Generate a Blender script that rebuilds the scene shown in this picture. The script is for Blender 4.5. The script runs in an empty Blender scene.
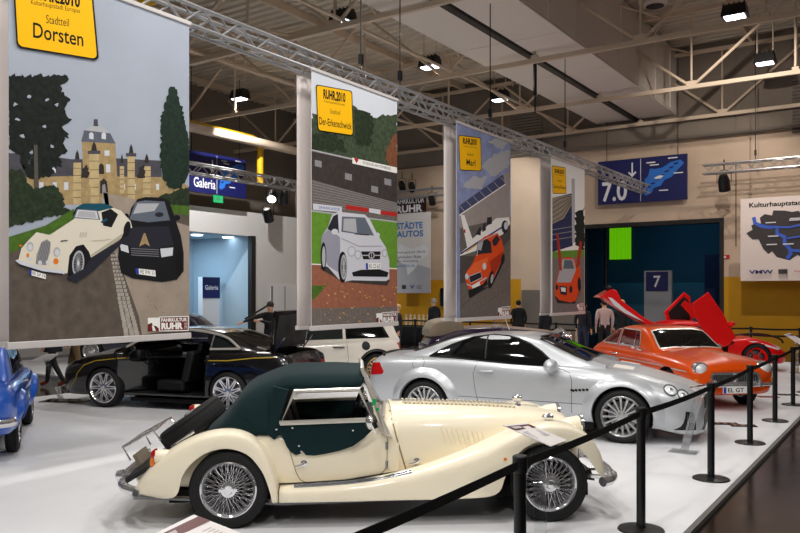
import bpy, bmesh, math, random
from mathutils import Vector, Matrix, Euler
from mathutils.bvhtree import BVHTree
from mathutils.geometry import delaunay_2d_cdt
PI = math.pi
random.seed(11)
SC = bpy.context.scene
COL = SC.collection
# ---------------------------------------------------------------- camera model
FP, HC, HY, CX = 778.0, 1.82, 293.0, 400.0
TH = math.atan(522.5 / FP)
CT, ST = math.cos(TH), math.sin(TH)

def ray(px, py):
    kx = (px - CX) / FP
    return Vector((kx * CT - ST, kx * ST + CT, -(py - HY) / FP))
EYE = Vector((0, 0, HC))
def at_depth(px, py, d): return EYE + ray(px, py) * d
def on_z(px, py, z=0.0):
    r = ray(px, py); return EYE + r * ((z - HC) / r.z)
def on_x(px, py, X):
    r = ray(px, py); return EYE + r * (X / r.x)
def on_y(px, py, Y):
    r = ray(px, py); return EYE + r * (Y / r.y)

# ---------------------------------------------------------------- materials
def lin(c):
    return tuple((v / 255 / 12.92) if v / 255 <= .04045 else ((v / 255 + .055) / 1.055) ** 2.4 for v in c)
MATS = {}
def mat(name, rgb, rough=.5, metal=0., coat=0., spec=.5, trans=0., emit=0., ior=1.45, noise=0., nscale=8., bump=0., bscale=60., sheen=0., alpha=1.):
    if name in MATS: return MATS[name]
    m = bpy.data.materials.new(name); m.use_nodes = True
    nt = m.node_tree; b = nt.nodes['Principled BSDF']
    c = lin(rgb) + (1,)
    b.inputs['Base Color'].default_value = c
    b.inputs['Roughness'].default_value = rough
    b.inputs['Metallic'].default_value = metal
    b.inputs['IOR'].default_value = ior
    b.inputs['Specular IOR Level'].default_value = spec
    b.inputs['Coat Weight'].default_value = coat
    b.inputs['Coat Roughness'].default_value = .03
    b.inputs['Transmission Weight'].default_value = trans
    b.inputs['Sheen Weight'].default_value = sheen
    b.inputs['Alpha'].default_value = alpha
    if emit:
        b.inputs['Emission Color'].default_value = c
        b.inputs['Emission Strength'].default_value = emit
    if noise or bump:
        tc = nt.nodes.new('ShaderNodeTexCoord')
    if noise:
        n = nt.nodes.new('ShaderNodeTexNoise'); n.inputs['Scale'].default_value = nscale; n.inputs['Detail'].default_value = 6
        nt.links.new(tc.outputs['Object'], n.inputs['Vector'])
        r = nt.nodes.new('ShaderNodeValToRGB')
        r.color_ramp.elements[0].position = .3; r.color_ramp.elements[1].position = .7
        lo = tuple(max(0, v * (1 - noise)) for v in c[:3]) + (1,)
        hi = tuple(min(1, v * (1 + noise)) for v in c[:3]) + (1,)
        r.color_ramp.elements[0].color = lo; r.color_ramp.elements[1].color = hi
        nt.links.new(n.outputs['Fac'], r.inputs['Fac']); nt.links.new(r.outputs['Color'], b.inputs['Base Color'])
    if bump:
        n = nt.nodes.new('ShaderNodeTexNoise'); n.inputs['Scale'].default_value = bscale; n.inputs['Detail'].default_value = 4
        nt.links.new(tc.outputs['Object'], n.inputs['Vector'])
        bp = nt.nodes.new('ShaderNodeBump'); bp.inputs['Strength'].default_value = bump; bp.inputs['Distance'].default_value = .01
        nt.links.new(n.outputs['Fac'], bp.inputs['Height']); nt.links.new(bp.outputs['Normal'], b.inputs['Normal'])
    MATS[name] = m
    return m

M_cream = mat('cream_paint', (249, 238, 212), .35, 0, .6, .35)
M_creamshade = mat('cream_groove', (150, 130, 94), .6)
M_silver = mat('silver_paint', (198, 201, 205), .34, .4, .7)
M_silver2 = mat('silver_wheel', (205, 205, 205), .28, .85)
M_orange = mat('orange_paint', (220, 76, 2), .3, 0, .6, .35)
M_red = mat('red_paint', (238, 8, 8), .34, 0, .4, .3)
M_reddark = mat('red_trim', (150, 14, 14), .4)
M_blue = mat('blue_paint', (22, 92, 200), .28, 0, 1)
M_bmwblack = mat('black_paint', (7, 7, 10), .22, 0, 1)
M_navy = mat('navy_paint', (12, 18, 44), .25, 0, 1)
M_purple = mat('aubergine_paint', (40, 26, 52), .22, 0, 1)
M_white = mat('white_paint', (232, 226, 214), .3, 0, .8)
M_chrome = mat('chrome', (232, 232, 235), .1, .88)
M_chromed = mat('brushed_alloy', (150, 152, 156), .25, 1)
M_alu = mat('truss_aluminium', (178, 178, 180), .38, .75)
M_rubber = mat('tyre_rubber', (17, 17, 18), .75, bump=.2, bscale=120)
M_black = mat('black_plastic', (9, 9, 10), .5)
M_satin = mat('black_satin', (14, 14, 16), .38)
M_belt = mat('black_webbing', (8, 8, 10), .8)
M_well = mat('wheel_well', (6, 6, 6), .9)
M_groove = mat('panel_gap', (20, 18, 16), .8)
M_groovesil = mat('panel_gap_grey', (90, 92, 94), .7)
M_frame = mat('polished_frame', (214, 208, 198), .35, .6)
M_green = mat('green_soft_top_cloth', (8, 36, 39), .8, bump=.35, bscale=140, sheen=.06, spec=.25)
M_glass = mat('clear_glass', (235, 240, 240), .02, 0, 0, .5, 1., ior=1.08, alpha=.35)
M_dglass = mat('dark_car_glass', (10, 12, 13), .04, 0, 0, .6)
M_tint = mat('tinted_glass', (60, 66, 66), .03, 0, 0, .6, .7, ior=1.1)
M_redlens = mat('red_lens', (176, 12, 14), .12, 0, .6)
M_orangelens = mat('amber_lens', (226, 120, 20), .15, 0, .5)
M_lens = mat('headlamp_glass', (236, 238, 240), .1, .2)
M_gold = mat('gold_alloy', (206, 172, 110), .3, .7)
M_leather = mat('dark_leather', (11, 11, 11), .6)
M_redleather = mat('red_leather', (150, 22, 20), .5)
M_beige = mat('beige_cloth', (128, 116, 100), .8)
M_yellowline = mat('yellow_pinstripe', (190, 160, 40), .5)
M_platewhite = mat('plate_white', (236, 236, 232), .4)
M_plateblue = mat('plate_blue', (20, 60, 170), .4)
M_ink = mat('black_ink', (14, 13, 12), .6)
M_skin = mat('skin', (206, 160, 132), .55)

# ---------------------------------------------------------------- mesh builder
class MB:
    def __init__(s): s.v = []; s.f = []; s.m = []; s.mats = []
    def _mi(s, m):
        if m is None: return -1
        if m not in s.mats: s.mats.append(m)
        return s.mats.index(m)
    def add(s, vs, fs, m=None):
        k = len(s.v); i = s._mi(m)
        s.v += [tuple(v) for v in vs]
        for f in fs: s.f.append([k + j for j in f]); s.m.append(i)
        return s
    def box(s, c, d, m=None, rot=None, taper=1.0):
        x, y, z = d[0] / 2, d[1] / 2, d[2] / 2
        vs = [Vector((sx * x * (taper if sz > 0 else 1), sy * y * (taper if sz > 0 else 1), sz * z)) for sx in (-1, 1) for sy in (-1, 1) for sz in (-1, 1)]
        if rot is not None: vs = [rot @ v for v in vs]
        vs = [v + Vector(c) for v in vs]
        return s.add(vs, [(0, 1, 3, 2), (4, 6, 7, 5), (0, 4, 5, 1), (2, 3, 7, 6), (0, 2, 6, 4), (1, 5, 7, 3)], m)
    def tube(s, pts, r, n=8, m=None, closed=False, cap=True, flat=1.0):
        pts = [Vector(p) for p in pts]; N = len(pts)
        rs = r if isinstance(r, (list, tuple)) else [r] * N
        rings = []; up = None
        for i in range(N):
            if closed: t = pts[(i + 1) % N] - pts[i - 1]
            else: t = pts[min(i + 1, N - 1)] - pts[max(i - 1, 0)]
            if t.length < 1e-9: t = Vector((0, 0, 1))
            t.normalize()
            if up is None:
                up = Vector((0, 0, 1)) if abs(t.z) < .9 else Vector((1, 0, 0))
            u = up - t * up.dot(t)
            if u.length < 1e-6: u = t.orthogonal()
            u.normalize(); up = u; w = t.cross(u)
            rings.append([pts[i] + (u * math.cos(a) * flat + w * math.sin(a)) * rs[i] for a in (2 * PI * j / n for j in range(n))])
        return s.loft(rings, closed=True, cap=cap and not closed, loop=closed, m=m)
    def loft(s, rings, closed=True, cap=True, loop=False, m=None):
        n = len(rings[0]); k = len(rings)
        vs = [p for r in rings for p in r]; fs = []
        for i in range(k if loop else k - 1):
            a = i * n; b = ((i + 1) % k) * n
            for j in range(n if closed else n - 1):
                j2 = (j + 1) % n
                fs.append((a + j, a + j2, b + j2, b + j))
        if cap:
            fs.append(tuple(range(n - 1, -1, -1))); fs.append(tuple((k - 1) * n + j for j in range(n)))
        return s.add(vs, fs, m)
    def lathe(s, prof, n=32, axis='z', c=(0, 0, 0), m=None, cap=False, a0=0, a1=2 * PI):
        full = abs(a1 - a0 - 2 * PI) < 1e-6; rings = []
        for i in range(n if full else n + 1):
            a = a0 + (a1 - a0) * i / n; ring = []
            for r, h in prof:
                p = {'z': (r * math.cos(a), r * math.sin(a), h), 'y': (r * math.cos(a), h, r * math.sin(a)), 'x': (h, r * math.cos(a), r * math.sin(a))}[axis]
                ring.append(Vector(p) + Vector(c))
            rings.append(ring)
        return s.loft(rings, closed=False, cap=False, loop=full, m=m)
    def disc(s, c, r, n=24, axis='y', m=None, rz=None):
        c = Vector(c); rz = rz or r
        vs = []
        for i in range(n):
            a = 2 * PI * i / n; u, w = r * math.cos(a), rz * math.sin(a)
            vs.append(c + Vector({'y': (u, 0, w), 'x': (0, u, w), 'z': (u, w, 0)}[axis]))
        return s.add(vs, [tuple(range(n))], m)
    def prism(s, poly, d0, d1, axis='y', m=None):
        def P(a, b, h): return {'y': (a, h, b), 'x': (h, a, b), 'z': (a, b, h)}[axis]
        n = len(poly)
        vs = [P(a, b, d0) for a, b in poly] + [P(a, b, d1) for a, b in poly]
        fs = [tuple(range(n)), tuple(range(2 * n - 1, n - 1, -1))] + [(i, (i + 1) % n, n + (i + 1) % n, n + i) for i in range(n)]
        return s.add(vs, fs, m)
    def sphere(s, c, r, n=16, k=10, m=None, sc=(1, 1, 1)):
        rings = []
        for i in range(1, k):
            a = PI * i / k
            rings.append([Vector(c) + Vector((r * sc[0] * math.sin(a) * math.cos(2 * PI * j / n), r * sc[1] * math.sin(a) * math.sin(2 * PI * j / n), -r * sc[2] * math.cos(a))) for j in range(n)])
        return s.loft(rings, cap=True, m=m)
    def xf(s, M, start=0):
        s.v = s.v[:start] + [tuple(M @ Vector(v)) for v in s.v[start:]]; return s
    def mesh(s, name, m=None, ang=38, normals=True):
        me = bpy.data.meshes.new(name); me.from_pydata(s.v, [], s.f)
        mats = list(s.mats)
        if m is not None and m not in mats: mats.append(m)
        for q in mats: me.materials.append(q)
        d = mats.index(m) if m is not None else 0
        me.polygons.foreach_set('material_index', [d if i < 0 else i for i in s.m])
        shade(me, ang, normals)
        return me
    def build(s, name, m=None, parent=None, ang=38, bevel=0, seg=2, normals=True):
        o = bpy.data.objects.new(name, s.mesh(name, m, ang, normals)); COL.objects.link(o)
        if parent is not None: o.parent = parent
        if bevel:
            b = o.modifiers.new('b', 'BEVEL'); b.width = bevel; b.segments = seg; b.limit_method = 'ANGLE'; b.angle_limit = math.radians(35)
            b.harden_normals = False
        return o

def shade(me, ang=38, normals=True):
    bm = bmesh.new(); bm.from_mesh(me)
    if normals: bmesh.ops.recalc_face_normals(bm, faces=bm.faces)
    a = math.radians(ang)
    for f in bm.faces: f.smooth = True
    for e in bm.edges:
        e.smooth = not (len(e.link_faces) == 2 and e.calc_face_angle(0) > a)
    bm.to_mesh(me); bm.free(); me.update()

def thing(name, label, cat, loc=(0, 0, 0), rz=0, group=None):
    o = bpy.data.objects.new(name, None); COL.objects.link(o)
    o.empty_display_size = .1
    o.location = loc; o.rotation_euler = (0, 0, rz)
    return tag(o, label, cat, group)
def tag(o, label, cat, group=None):
    o['label'] = label; o['category'] = cat
    if group: o['group'] = group
    return o
def struct(mb, name, m=None, label=None, cat=None, **k):
    o = mb.build(name, m, None, **k); o['kind'] = 'structure'
    if label: o['label'] = label
    if cat: o['category'] = cat
    return o
def copy_tree(o, parent=None):
    c = o.copy(); COL.objects.link(c)
    if parent is not None: c.parent = parent
    for ch in list(o.children): copy_tree(ch, c)
    return c

# ---------------------------------------------------------------- numeric helpers
def pchip(xs, ys):
    n = len(xs)
    h = [xs[i + 1] - xs[i] for i in range(n - 1)]; d = [(ys[i + 1] - ys[i]) / h[i] for i in range(n - 1)]
    m = [0.0] * n
    for i in range(1, n - 1):
        if d[i - 1] * d[i] > 0:
            w1 = 2 * h[i] + h[i - 1]; w2 = h[i] + 2 * h[i - 1]
            m[i] = (w1 + w2) / (w1 / d[i - 1] + w2 / d[i])
    m[0], m[-1] = d[0], d[-1]
    def f(x):
        if x <= xs[0]: return ys[0]
        if x >= xs[-1]: return ys[-1]
        i = 0
        while x > xs[i + 1]: i += 1
        t = (x - xs[i]) / h[i]
        return ((1 + 2 * t) * (1 - t) ** 2 * ys[i] + t * (1 - t) ** 2 * h[i] * m[i] + t * t * (3 - 2 * t) * ys[i + 1] + t * t * (t - 1) * h[i] * m[i + 1])
    return f
def chaikin(p, it=2):
    for _ in range(it):
        q = [p[0]]
        for a, b in zip(p[:-1], p[1:]):
            q.append(tuple(.75 * x + .25 * y for x, y in zip(a, b))); q.append(tuple(.25 * x + .75 * y for x, y in zip(a, b)))
        q.append(p[-1]); p = q
    return p
def smooth(pts, n=6):
    """Catmull-Rom through points"""
    pts = [Vector(p) for p in pts]; out = []
    for i in range(len(pts) - 1):
        p0 = pts[max(i - 1, 0)]; p1 = pts[i]; p2 = pts[i + 1]; p3 = pts[min(i + 2, len(pts) - 1)]
        for j in range(n):
            t = j / n
            out.append(.5 * ((2 * p1) + (p2 - p0) * t + (2 * p0 - 5 * p1 + 4 * p2 - p3) * t * t + (3 * p1 - p0 - 3 * p2 + p3) * t ** 3))
    out.append(pts[-1]); return out

def body_loft(secs, n=70, it=2, mb=None, m=None):
    """secs: [(x, [(y,z)...half profile bottom-centre to top-centre])] -> closed solid"""
    secs = sorted(secs); xs = [q[0] for q in secs]; k = len(secs[0][1])
    fy = [pchip(xs, [q[1][j][0] for q in secs]) for j in range(k)]
    fz = [pchip(xs, [q[1][j][1] for q in secs]) for j in range(k)]
    X = sorted(set([xs[0] + (xs[-1] - xs[0]) * i / n for i in range(n + 1)]) | set(xs))
    X = [X[0]] + [b for a, b in zip(X[:-1], X[1:]) if b - a > 1e-3]
    rings = []
    for x in X:
        pr = chaikin([(fy[j](x), fz[j](x)) for j in range(k)], it)
        ring = [Vector((x, y, z)) for y, z in pr] + [Vector((x, -y, z)) for y, z in reversed(pr[1:-1])]
        rings.append(ring)
    mb = mb or MB(); mb.loft(rings, True, True, m=m); return mb

def boolean(o, cutters, op='DIFFERENCE', ang=38):
    for c in cutters:
        md = o.modifiers.new('cut', 'BOOLEAN'); md.operation = op; md.object = c; md.solver = 'EXACT'
        try: md.material_mode = 'TRANSFER'
        except Exception: pass
        bpy.context.view_layer.update()
        dg = bpy.context.evaluated_depsgraph_get()
        me = bpy.data.meshes.new_from_object(o.evaluated_get(dg))
        o.modifiers.clear(); old = o.data; o.data = me
        bpy.data.meshes.remove(old)
    for c in cutters:
        d = c.data; bpy.data.objects.remove(c); bpy.data.meshes.remove(d)
    shade(o.data, ang, False)
    return o
def cyl_cutter(x, z, r, y0, y1, m=None, n=48):
    mb = MB(); mb.prism([(x + r * math.cos(2 * PI * i / n), z + r * math.sin(2 * PI * i / n)) for i in range(n)], y0, y1, 'y')
    return mb.build('cutter', m or M_well)
def bvh_of(*objs):
    vs = []; fs = []
    for o in objs:
        k = len(vs); vs += [v.co.copy() for v in o.data.vertices]
        fs += [[k + i for i in p.vertices] for p in o.data.polygons]
    return BVHTree.FromPolygons(vs, fs)
def hit(bvh, a, b, axis, sgn, off=.003):
    o, d = {'y': (Vector((a, sgn * 4, b)), Vector((0, -sgn, 0))), 'x': (Vector((sgn * 8, a, b)), Vector((-sgn, 0, 0))), 'z': (Vector((a, b, sgn * 5)), Vector((0, 0, -sgn)))}[axis]
    p, nrm, i, dist = bvh.ray_cast(o, d)
    if p is None: return None, None
    if nrm.dot(d) > 0: nrm = -nrm
    return p + nrm * off, nrm
def proj_poly(mb, bvh, poly, axis='y', sgn=-1, off=.004, step=.06, m=None, skirt=.012):
    xs = [p[0] for p in poly]; zs = [p[1] for p in poly]
    dense = []
    for i in range(len(poly)):
        a = Vector(poly[i]).to_2d(); b = Vector(poly[(i + 1) % len(poly)]).to_2d(); k = max(1, int((b - a).length / step))
        dense += [a.lerp(b, j / k) for j in range(k)]
    nb = len(dense); pts = list(dense)
    x = min(xs) + step * .5
    while x < max(xs):
        z = min(zs) + step * .5
        while z < max(zs):
            pts.append(Vector((x, z))); z += step
        x += step
    vs, _, fs, ov, _, _ = delaunay_2d_cdt(pts, [], [list(range(nb))], 1, 1e-5)
    P = []; ok = []
    for v in vs:
        p, nr = hit(bvh, v.x, v.y, axis, sgn, off); P.append(p); ok.append(nr)
    good = [f for f in fs if all(P[i] is not None for i in f)]
    used = sorted({i for f in good for i in f}); mp = {u: i for i, u in enumerate(used)}
    V = [P[u] for u in used]; Fc = [[mp[i] for i in f] for f in good]
    if skirt:
        cnt = {}
        for f in Fc:
            for i in range(len(f)):
                e = (f[i], f[(i + 1) % len(f)]); cnt[tuple(sorted(e))] = cnt.get(tuple(sorted(e)), []) + [e]
        extra = {}
        for k_, es in cnt.items():
            if len(es) == 1:
                a, b = es[0]
                for q in (a, b):
                    if q not in extra:
                        extra[q] = len(V); V.append(V[q] - ok[used[q]] * (skirt))
                Fc.append([b, a, extra[a], extra[b]])
    mb.add(V, Fc, m); return mb
def proj_line(mb, bvh, pts, axis='y', sgn=-1, w=.008, off=.002, step=.04, m=None):
    dense = []
    for a, b in zip(pts[:-1], pts[1:]):
        a = Vector(a).to_2d(); b = Vector(b).to_2d(); k = max(1, int((b - a).length / step))
        dense += [a.lerp(b, j / k) for j in range(k)]
    dense.append(Vector(pts[-1]).to_2d())
    H = [hit(bvh, p.x, p.y, axis, sgn, off) for p in dense]; H = [h for h in H if h[0] is not None]
    if len(H) < 2: return mb
    L = []; Rr = []
    for i, (p, nr) in enumerate(H):
        t = H[min(i + 1, len(H) - 1)][0] - H[max(i - 1, 0)][0]; sd = nr.cross(t)
        if sd.length < 1e-9: sd = Vector((0, 0, 1))
        sd.normalize(); L.append(p + sd * w / 2); Rr.append(p - sd * w / 2)
    n = len(L)
    mb.add(L + Rr, [(i, i + 1, n + i + 1, n + i) for i in range(n - 1)], m); return mb

def ell(cx, cy, rx, ry, n=20, rot=0):
    return [(cx + rx * math.cos(2 * PI * i / n) * math.cos(rot) - ry * math.sin(2 * PI * i / n) * math.sin(rot), cy + rx * math.cos(2 * PI * i / n) * math.sin(rot) + ry * math.sin(2 * PI * i / n) * math.cos(rot)) for i in range(n)]
def rrect(x0, y0, x1, y1, r, n=4):
    out = []
    for cx, cy, a in ((x1 - r, y1 - r, 0), (x0 + r, y1 - r, PI / 2), (x0 + r, y0 + r, PI), (x1 - r, y0 + r, 1.5 * PI)):
        out += [(cx + r * math.cos(a + PI / 2 * i / n), cy + r * math.sin(a + PI / 2 * i / n)) for i in range(n + 1)]
    return out

def text_geo(s, bold=0.0, space=1.0):
    """2-D text geometry, normalised to its own bounding box 0..1 x 0..1; also returns aspect"""
    cu = bpy.data.curves.new('txt', 'FONT'); cu.body = s; cu.size = 1; cu.offset = bold; cu.space_character = space; cu.resolution_u = 3
    o = bpy.data.objects.new('txt', cu); COL.objects.link(o); bpy.context.view_layer.update()
    me = bpy.data.meshes.new_from_object(o.evaluated_get(bpy.context.evaluated_depsgraph_get()))
    vs = [v.co.copy() for v in me.vertices]; fs = [list(p.vertices) for p in me.polygons]
    bpy.data.objects.remove(o); bpy.data.curves.remove(cu); bpy.data.meshes.remove(me)
    x0, x1 = min(v.x for v in vs), max(v.x for v in vs); y0, y1 = min(v.y for v in vs), max(v.y for v in vs)
    return [((v.x - x0) / (x1 - x0), (v.y - y0) / (y1 - y0)) for v in vs], fs, (x1 - x0) / (y1 - y0)
# ================================================================= THE HALL
WB, WL = 26.5, -21.5           # back wall (y), left wall (x)
XB = -7.18                     # plane of the hanging banners
def stage_mat():
    m = mat('white_stage_floor', (226, 226, 228), .42, 0, 0, .35)
    nt = m.node_tree; b = nt.nodes['Principled BSDF']
    tc = nt.nodes.new('ShaderNodeTexCoord'); n = nt.nodes.new('ShaderNodeTexNoise'); n.inputs['Scale'].default_value = .9; n.inputs['Detail'].default_value = 8
    nt.links.new(tc.outputs['Object'], n.inputs['Vector'])
    r = nt.nodes.new('ShaderNodeValToRGB'); r.color_ramp.elements[0].position = .3; r.color_ramp.elements[1].position = .75
    r.color_ramp.elements[0].color = lin((216, 216, 219)) + (1,); r.color_ramp.elements[1].color = lin((234, 234, 235)) + (1,)
    nt.links.new(n.outputs['Fac'], r.inputs['Fac']); nt.links.new(r.outputs['Color'], b.inputs['Base Color'])
    return m
def tile_mat():
    m = mat('dark_floor_tiles', (26, 16, 12), .22, 0, 0, .4)
    nt = m.node_tree; b = nt.nodes['Principled BSDF']
    tc = nt.nodes.new('ShaderNodeTexCoord'); br = nt.nodes.new('ShaderNodeTexBrick')
    br.offset = 0; br.inputs['Scale'].default_value = 1.0; br.inputs['Brick Width'].default_value = 1.0; br.inputs['Row Height'].default_value = 1.0
    br.inputs['Mortar Size'].default_value = .012
    br.inputs['Color1'].default_value = lin((26, 15, 11)) + (1,); br.inputs['Color2'].default_value = lin((19, 12, 9)) + (1,); br.inputs['Mortar'].default_value = lin((8, 6, 5)) + (1,)
    nt.links.new(tc.outputs['Object'], br.inputs['Vector'])
    n = nt.nodes.new('ShaderNodeTexNoise'); n.inputs['Scale'].default_value = 3; n.inputs['Detail'].default_value = 6
    nt.links.new(tc.outputs['Object'], n.inputs['Vector'])
    mr = nt.nodes.new('ShaderNodeMapRange'); mr.inputs['To Min'].default_value = .1; mr.inputs['To Max'].default_value = .26
    nt.links.new(n.outputs['Fac'], mr.inputs['Value']); nt.links.new(mr.outputs['Result'], b.inputs['Roughness'])
    nt.links.new(br.outputs['Color'], b.inputs['Base Color'])
    return m
M_stage = stage_mat(); M_tile = tile_mat()
M_edge = mat('grey_stage_edge', (104, 100, 98), .6)
M_wallup = mat('upper_wall_concrete', (124, 114, 104), .85, noise=.05, nscale=1.2)
M_wallbeige = mat('beige_wall_paint', (204, 182, 160), .8, noise=.05, nscale=1.5)
M_wallyellow = mat('yellow_wall_paint', (206, 150, 14), .7, noise=.04, nscale=2)
M_wallgrey = mat('grey_wall_panel', (120, 112, 104), .8)
M_wallwhite = mat('white_wall_paint', (214, 212, 210), .8)
M_joint = mat('wall_joint', (110, 98, 86), .9)
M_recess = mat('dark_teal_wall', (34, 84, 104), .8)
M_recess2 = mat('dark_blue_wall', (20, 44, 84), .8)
M_recessL = mat('pale_blue_wall', (176, 196, 208), .8)
M_steel = mat('cream_roof_steel', (206, 188, 166), .6)
M_roof = mat('roof_sheeting', (206, 196, 180), .7)
M_duct = mat('duct_sheet', (226, 217, 208), .6)
M_darkmetal = mat('dark_metal', (34, 32, 32), .5)
M_lampglow = mat('floodlight_glass', (236, 240, 255), .3, emit=9)
M_signblue = mat('sign_blue', (18, 24, 88), .5)
M_signlight = mat('sign_light_blue', (40, 110, 200), .5)
M_signwhite = mat('sign_white', (226, 228, 232), .5)
M_cloth = mat('banner_white_cloth', (218, 214, 212), .85)
M_ypipe = mat('yellow_pipe', (206, 160, 10), .5)

mb = MB(); mb.box((-8, 11, -.14), (34, 36, .2), M_tile); struct(mb, 'floor', M_tile)
mb = MB(); mb.box(((-12.9 - 1.51) / 2, 9.35, -.02), (11.39, 26.7, .04), M_stage); struct(mb, 'floor_stage', M_stage)
mb = MB(); mb.box((-1.487, 9.35, -.0205), (.045, 26.7, .04)); struct(mb, 'trim_1', M_edge)
mb = MB(); mb.box((-17.6, 16, -.02), (5.0, 12, .04), M_stage); struct(mb, 'floor_podium', M_stage)

# back wall with the wide doorway
zy = 2.34
dx0 = on_y(579, 260, WB).x; dx1 = on_y(722, 260, WB).x; dz = on_y(720, 218, WB).z
yx = on_y(521, 290, WB).x; 
mb = MB()
def wbox(mb, x0, x1, z0, z1, m, y0=WB, d=.3): mb.box(((x0 + x1) / 2, y0 + d / 2, (z0 + z1) / 2), (x1 - x0, d, z1 - z0), m)
wbox(mb, WL - 2, yx, 0 - .04, zy, M_wallyellow); wbox(mb, WL - 2, yx, zy, 10, M_wallbeige)
wbox(mb, yx, dx0, -.04, 10, M_wallbeige)
wbox(mb, dx0, dx1, dz, 10, M_wallbeige)
wbox(mb, dx1, 14, -.04, zy, M_wallyellow); wbox(mb, dx1, 14, zy, 10, M_wallbeige)
zw = on_y(700, 137, WB).z
mb.box((-5, WB - .03, (zw + 9.9) / 2), (38, .06, 9.9 - zw), M_wallup)
struct(mb, 'wall_back', M_wallbeige)
mb = MB()   # raised joints of the wall panels
for px in (548, 655, 736, 784):
    x = on_y(px, 100, WB).x; mb.box((x, WB - .045, 8.4), (.05, .03, 3.0), M_joint)
for z in (zw,): mb.box((-4, WB - .05, z), (30, .05, .06), M_joint)
x = on_y(736, 200, WB).x; mb.box((x, WB - .012, 4.6), (.03, .024, 2.6), M_joint)
struct(mb, 'trim_2', M_joint)
# service pipe along the wall
mb = MB(); z = on_y(600, 147, WB - .15).z
mb.tube([(-12, WB - .15, z), (10, WB - .15, z)], .06, 8, M_wallgrey); struct(mb, 'trim_3', M_wallgrey)
mb = MB(); a = on_y(510, 117, WB - .06); c = on_y(544, 153, WB - .06)
def louvre(a, c, n):
    mb = MB(); w = abs(c.x - a.x); h = a.z - c.z; cx = (a.x + c.x) / 2
    mb.box((cx, WB - .03, (a.z + c.z) / 2), (w, .05, h), M_darkmetal)
    for i in range(n): mb.box((cx, WB - .08, c.z + h * (i + .5) / n), (w * .94, .09, h / n * .5), M_wallgrey, Matrix.Rotation(.6, 3, 'X'))
    return mb
tag(louvre(a, c, 14).build('wall_louvre'), 'dark slatted air vent high on the back wall behind the long truss', 'air vent')
a = on_y(792, 78, WB - .06); c = on_y(816, 130, WB - .06)
tag(louvre(a, c, 16).build('wall_louvre'), 'dark slatted air vent at the right end of the back wall', 'air vent')
# grey service door beside the yellow wall
p = on_y(522, 290, WB); q = on_y(575, 290, WB)
mb = MB(); wbox(mb, p.x, q.x, 0, p.z, M_wallgrey, WB - .05, .06); d = struct(mb, 'door_1', M_wallgrey)
# doorway recess with the coloured light
mb = MB()
mb.box(((dx0 + dx1) / 2 - 1.5, WB + 7.1, 2.9), (dx1 - dx0 + 7, .2, 6), M_recess)
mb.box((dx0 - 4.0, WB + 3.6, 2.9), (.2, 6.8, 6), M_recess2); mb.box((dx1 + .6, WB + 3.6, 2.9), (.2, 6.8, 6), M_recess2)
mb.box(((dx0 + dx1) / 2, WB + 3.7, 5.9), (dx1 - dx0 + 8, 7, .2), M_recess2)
mb.box(((dx0 + dx1) / 2, WB + 3.7, -.1), (dx1 - dx0 + 8, 7, .1), M_tile)
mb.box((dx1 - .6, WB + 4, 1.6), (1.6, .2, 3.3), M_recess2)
struct(mb, 'wall_recess', M_recess)
mb = MB(); mb.box(((dx0 + dx1) / 2, WB + .15, dz - .07), (dx1 - dx0, .36, .14), M_darkmetal)
for px in (583, 722): 
    x = on_y(px, 260, WB).x; mb.box((x, WB + .12, dz / 2), (.12, .36, dz), M_darkmetal)
struct(mb, 'trim_4', M_darkmetal)
mb = MB(); mb.box(((dx0 + dx1) / 2, WB + .9, dz + .02), (dx1 - dx0 + .4, .9, .1)); struct(mb, 'trim_12', mat('soffit_teal', (120, 150, 156), .7))
x = on_y(606, 250, WB + 2).x; mb = MB(); mb.tube([(x, WB + 2, -.04), (x, WB + 2, 5.8)], .07, 10); struct(mb, 'trim_13', M_darkmetal)
M_greenglow = mat('green_lit_glass', (120, 220, 10), .4, emit=.5)
a = on_y(609, 228, WB + 6.9); c = on_y(631, 259, WB + 6.9)
mb = MB(); 
for i in range(6):
    w = (c.x - a.x) / 6; mb.box((a.x + w * (i + .5), WB + 6.95, (a.z + c.z) / 2), (w * .86, .06, a.z - c.z), M_greenglow)
mb.box(((a.x + c.x) / 2, WB + 6.98, (a.z + c.z) / 2), (c.x - a.x, .03, a.z - c.z), M_darkmetal)
o = mb.build('window_1'); o['kind'] = 'structure'
# counter wall in the recess
a = on_y(612, 283, WB + 5)
mb = MB(); mb.box(((dx0 + dx1) / 2, WB + 5.2, a.z / 2), (dx1 - dx0 + 1.6, .16, a.z), mat('teal_partition', (52, 112, 132), .8)); struct(mb, 'wall_partition')

# left wall: white lower storey with a lit portal, dark upper wall set back
zt = on_x(190, 205, WL).z; zo = on_x(190, 231, WL).z
y1 = on_x(255, 260, WL).y; y0 = y1 - 6.5
mb = MB()
def lbox(mb, a, b, z0, z1, m, x=WL, d=.3): mb.box((x - d / 2, (a + b) / 2, (z0 + z1) / 2), (d, b - a, z1 - z0), m)
lbox(mb, -2, y0, -.04, zt, M_wallwhite); lbox(mb, y0, y1, zo, zt, M_wallwhite); lbox(mb, y1, WB, -.04, zt, M_wallwhite)
mb.box((WL - 1.1, 12, zt - .05), (2, 29, .1), M_wallwhite)
struct(mb, 'wall_left', M_wallwhite)
mb = MB(); mb.box((WL - 2.1, 12, 7.6), (.2, 29, 5.4)); struct(mb, 'wall_left_upper', mat('upper_wall_brown', (134, 124, 112), .85))
mb = MB(); mb.box((WL - 3.6, (y0 + y1) / 2, zo / 2), (.2, 6.6, zo), M_recessL); mb.box((WL - 1.9, y1 + .1, zo / 2), (3.2, .2, zo), M_recessL); mb.box((WL - 1.9, y0 - .1, zo / 2), (3.2, .2, zo), M_recessL)
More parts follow.
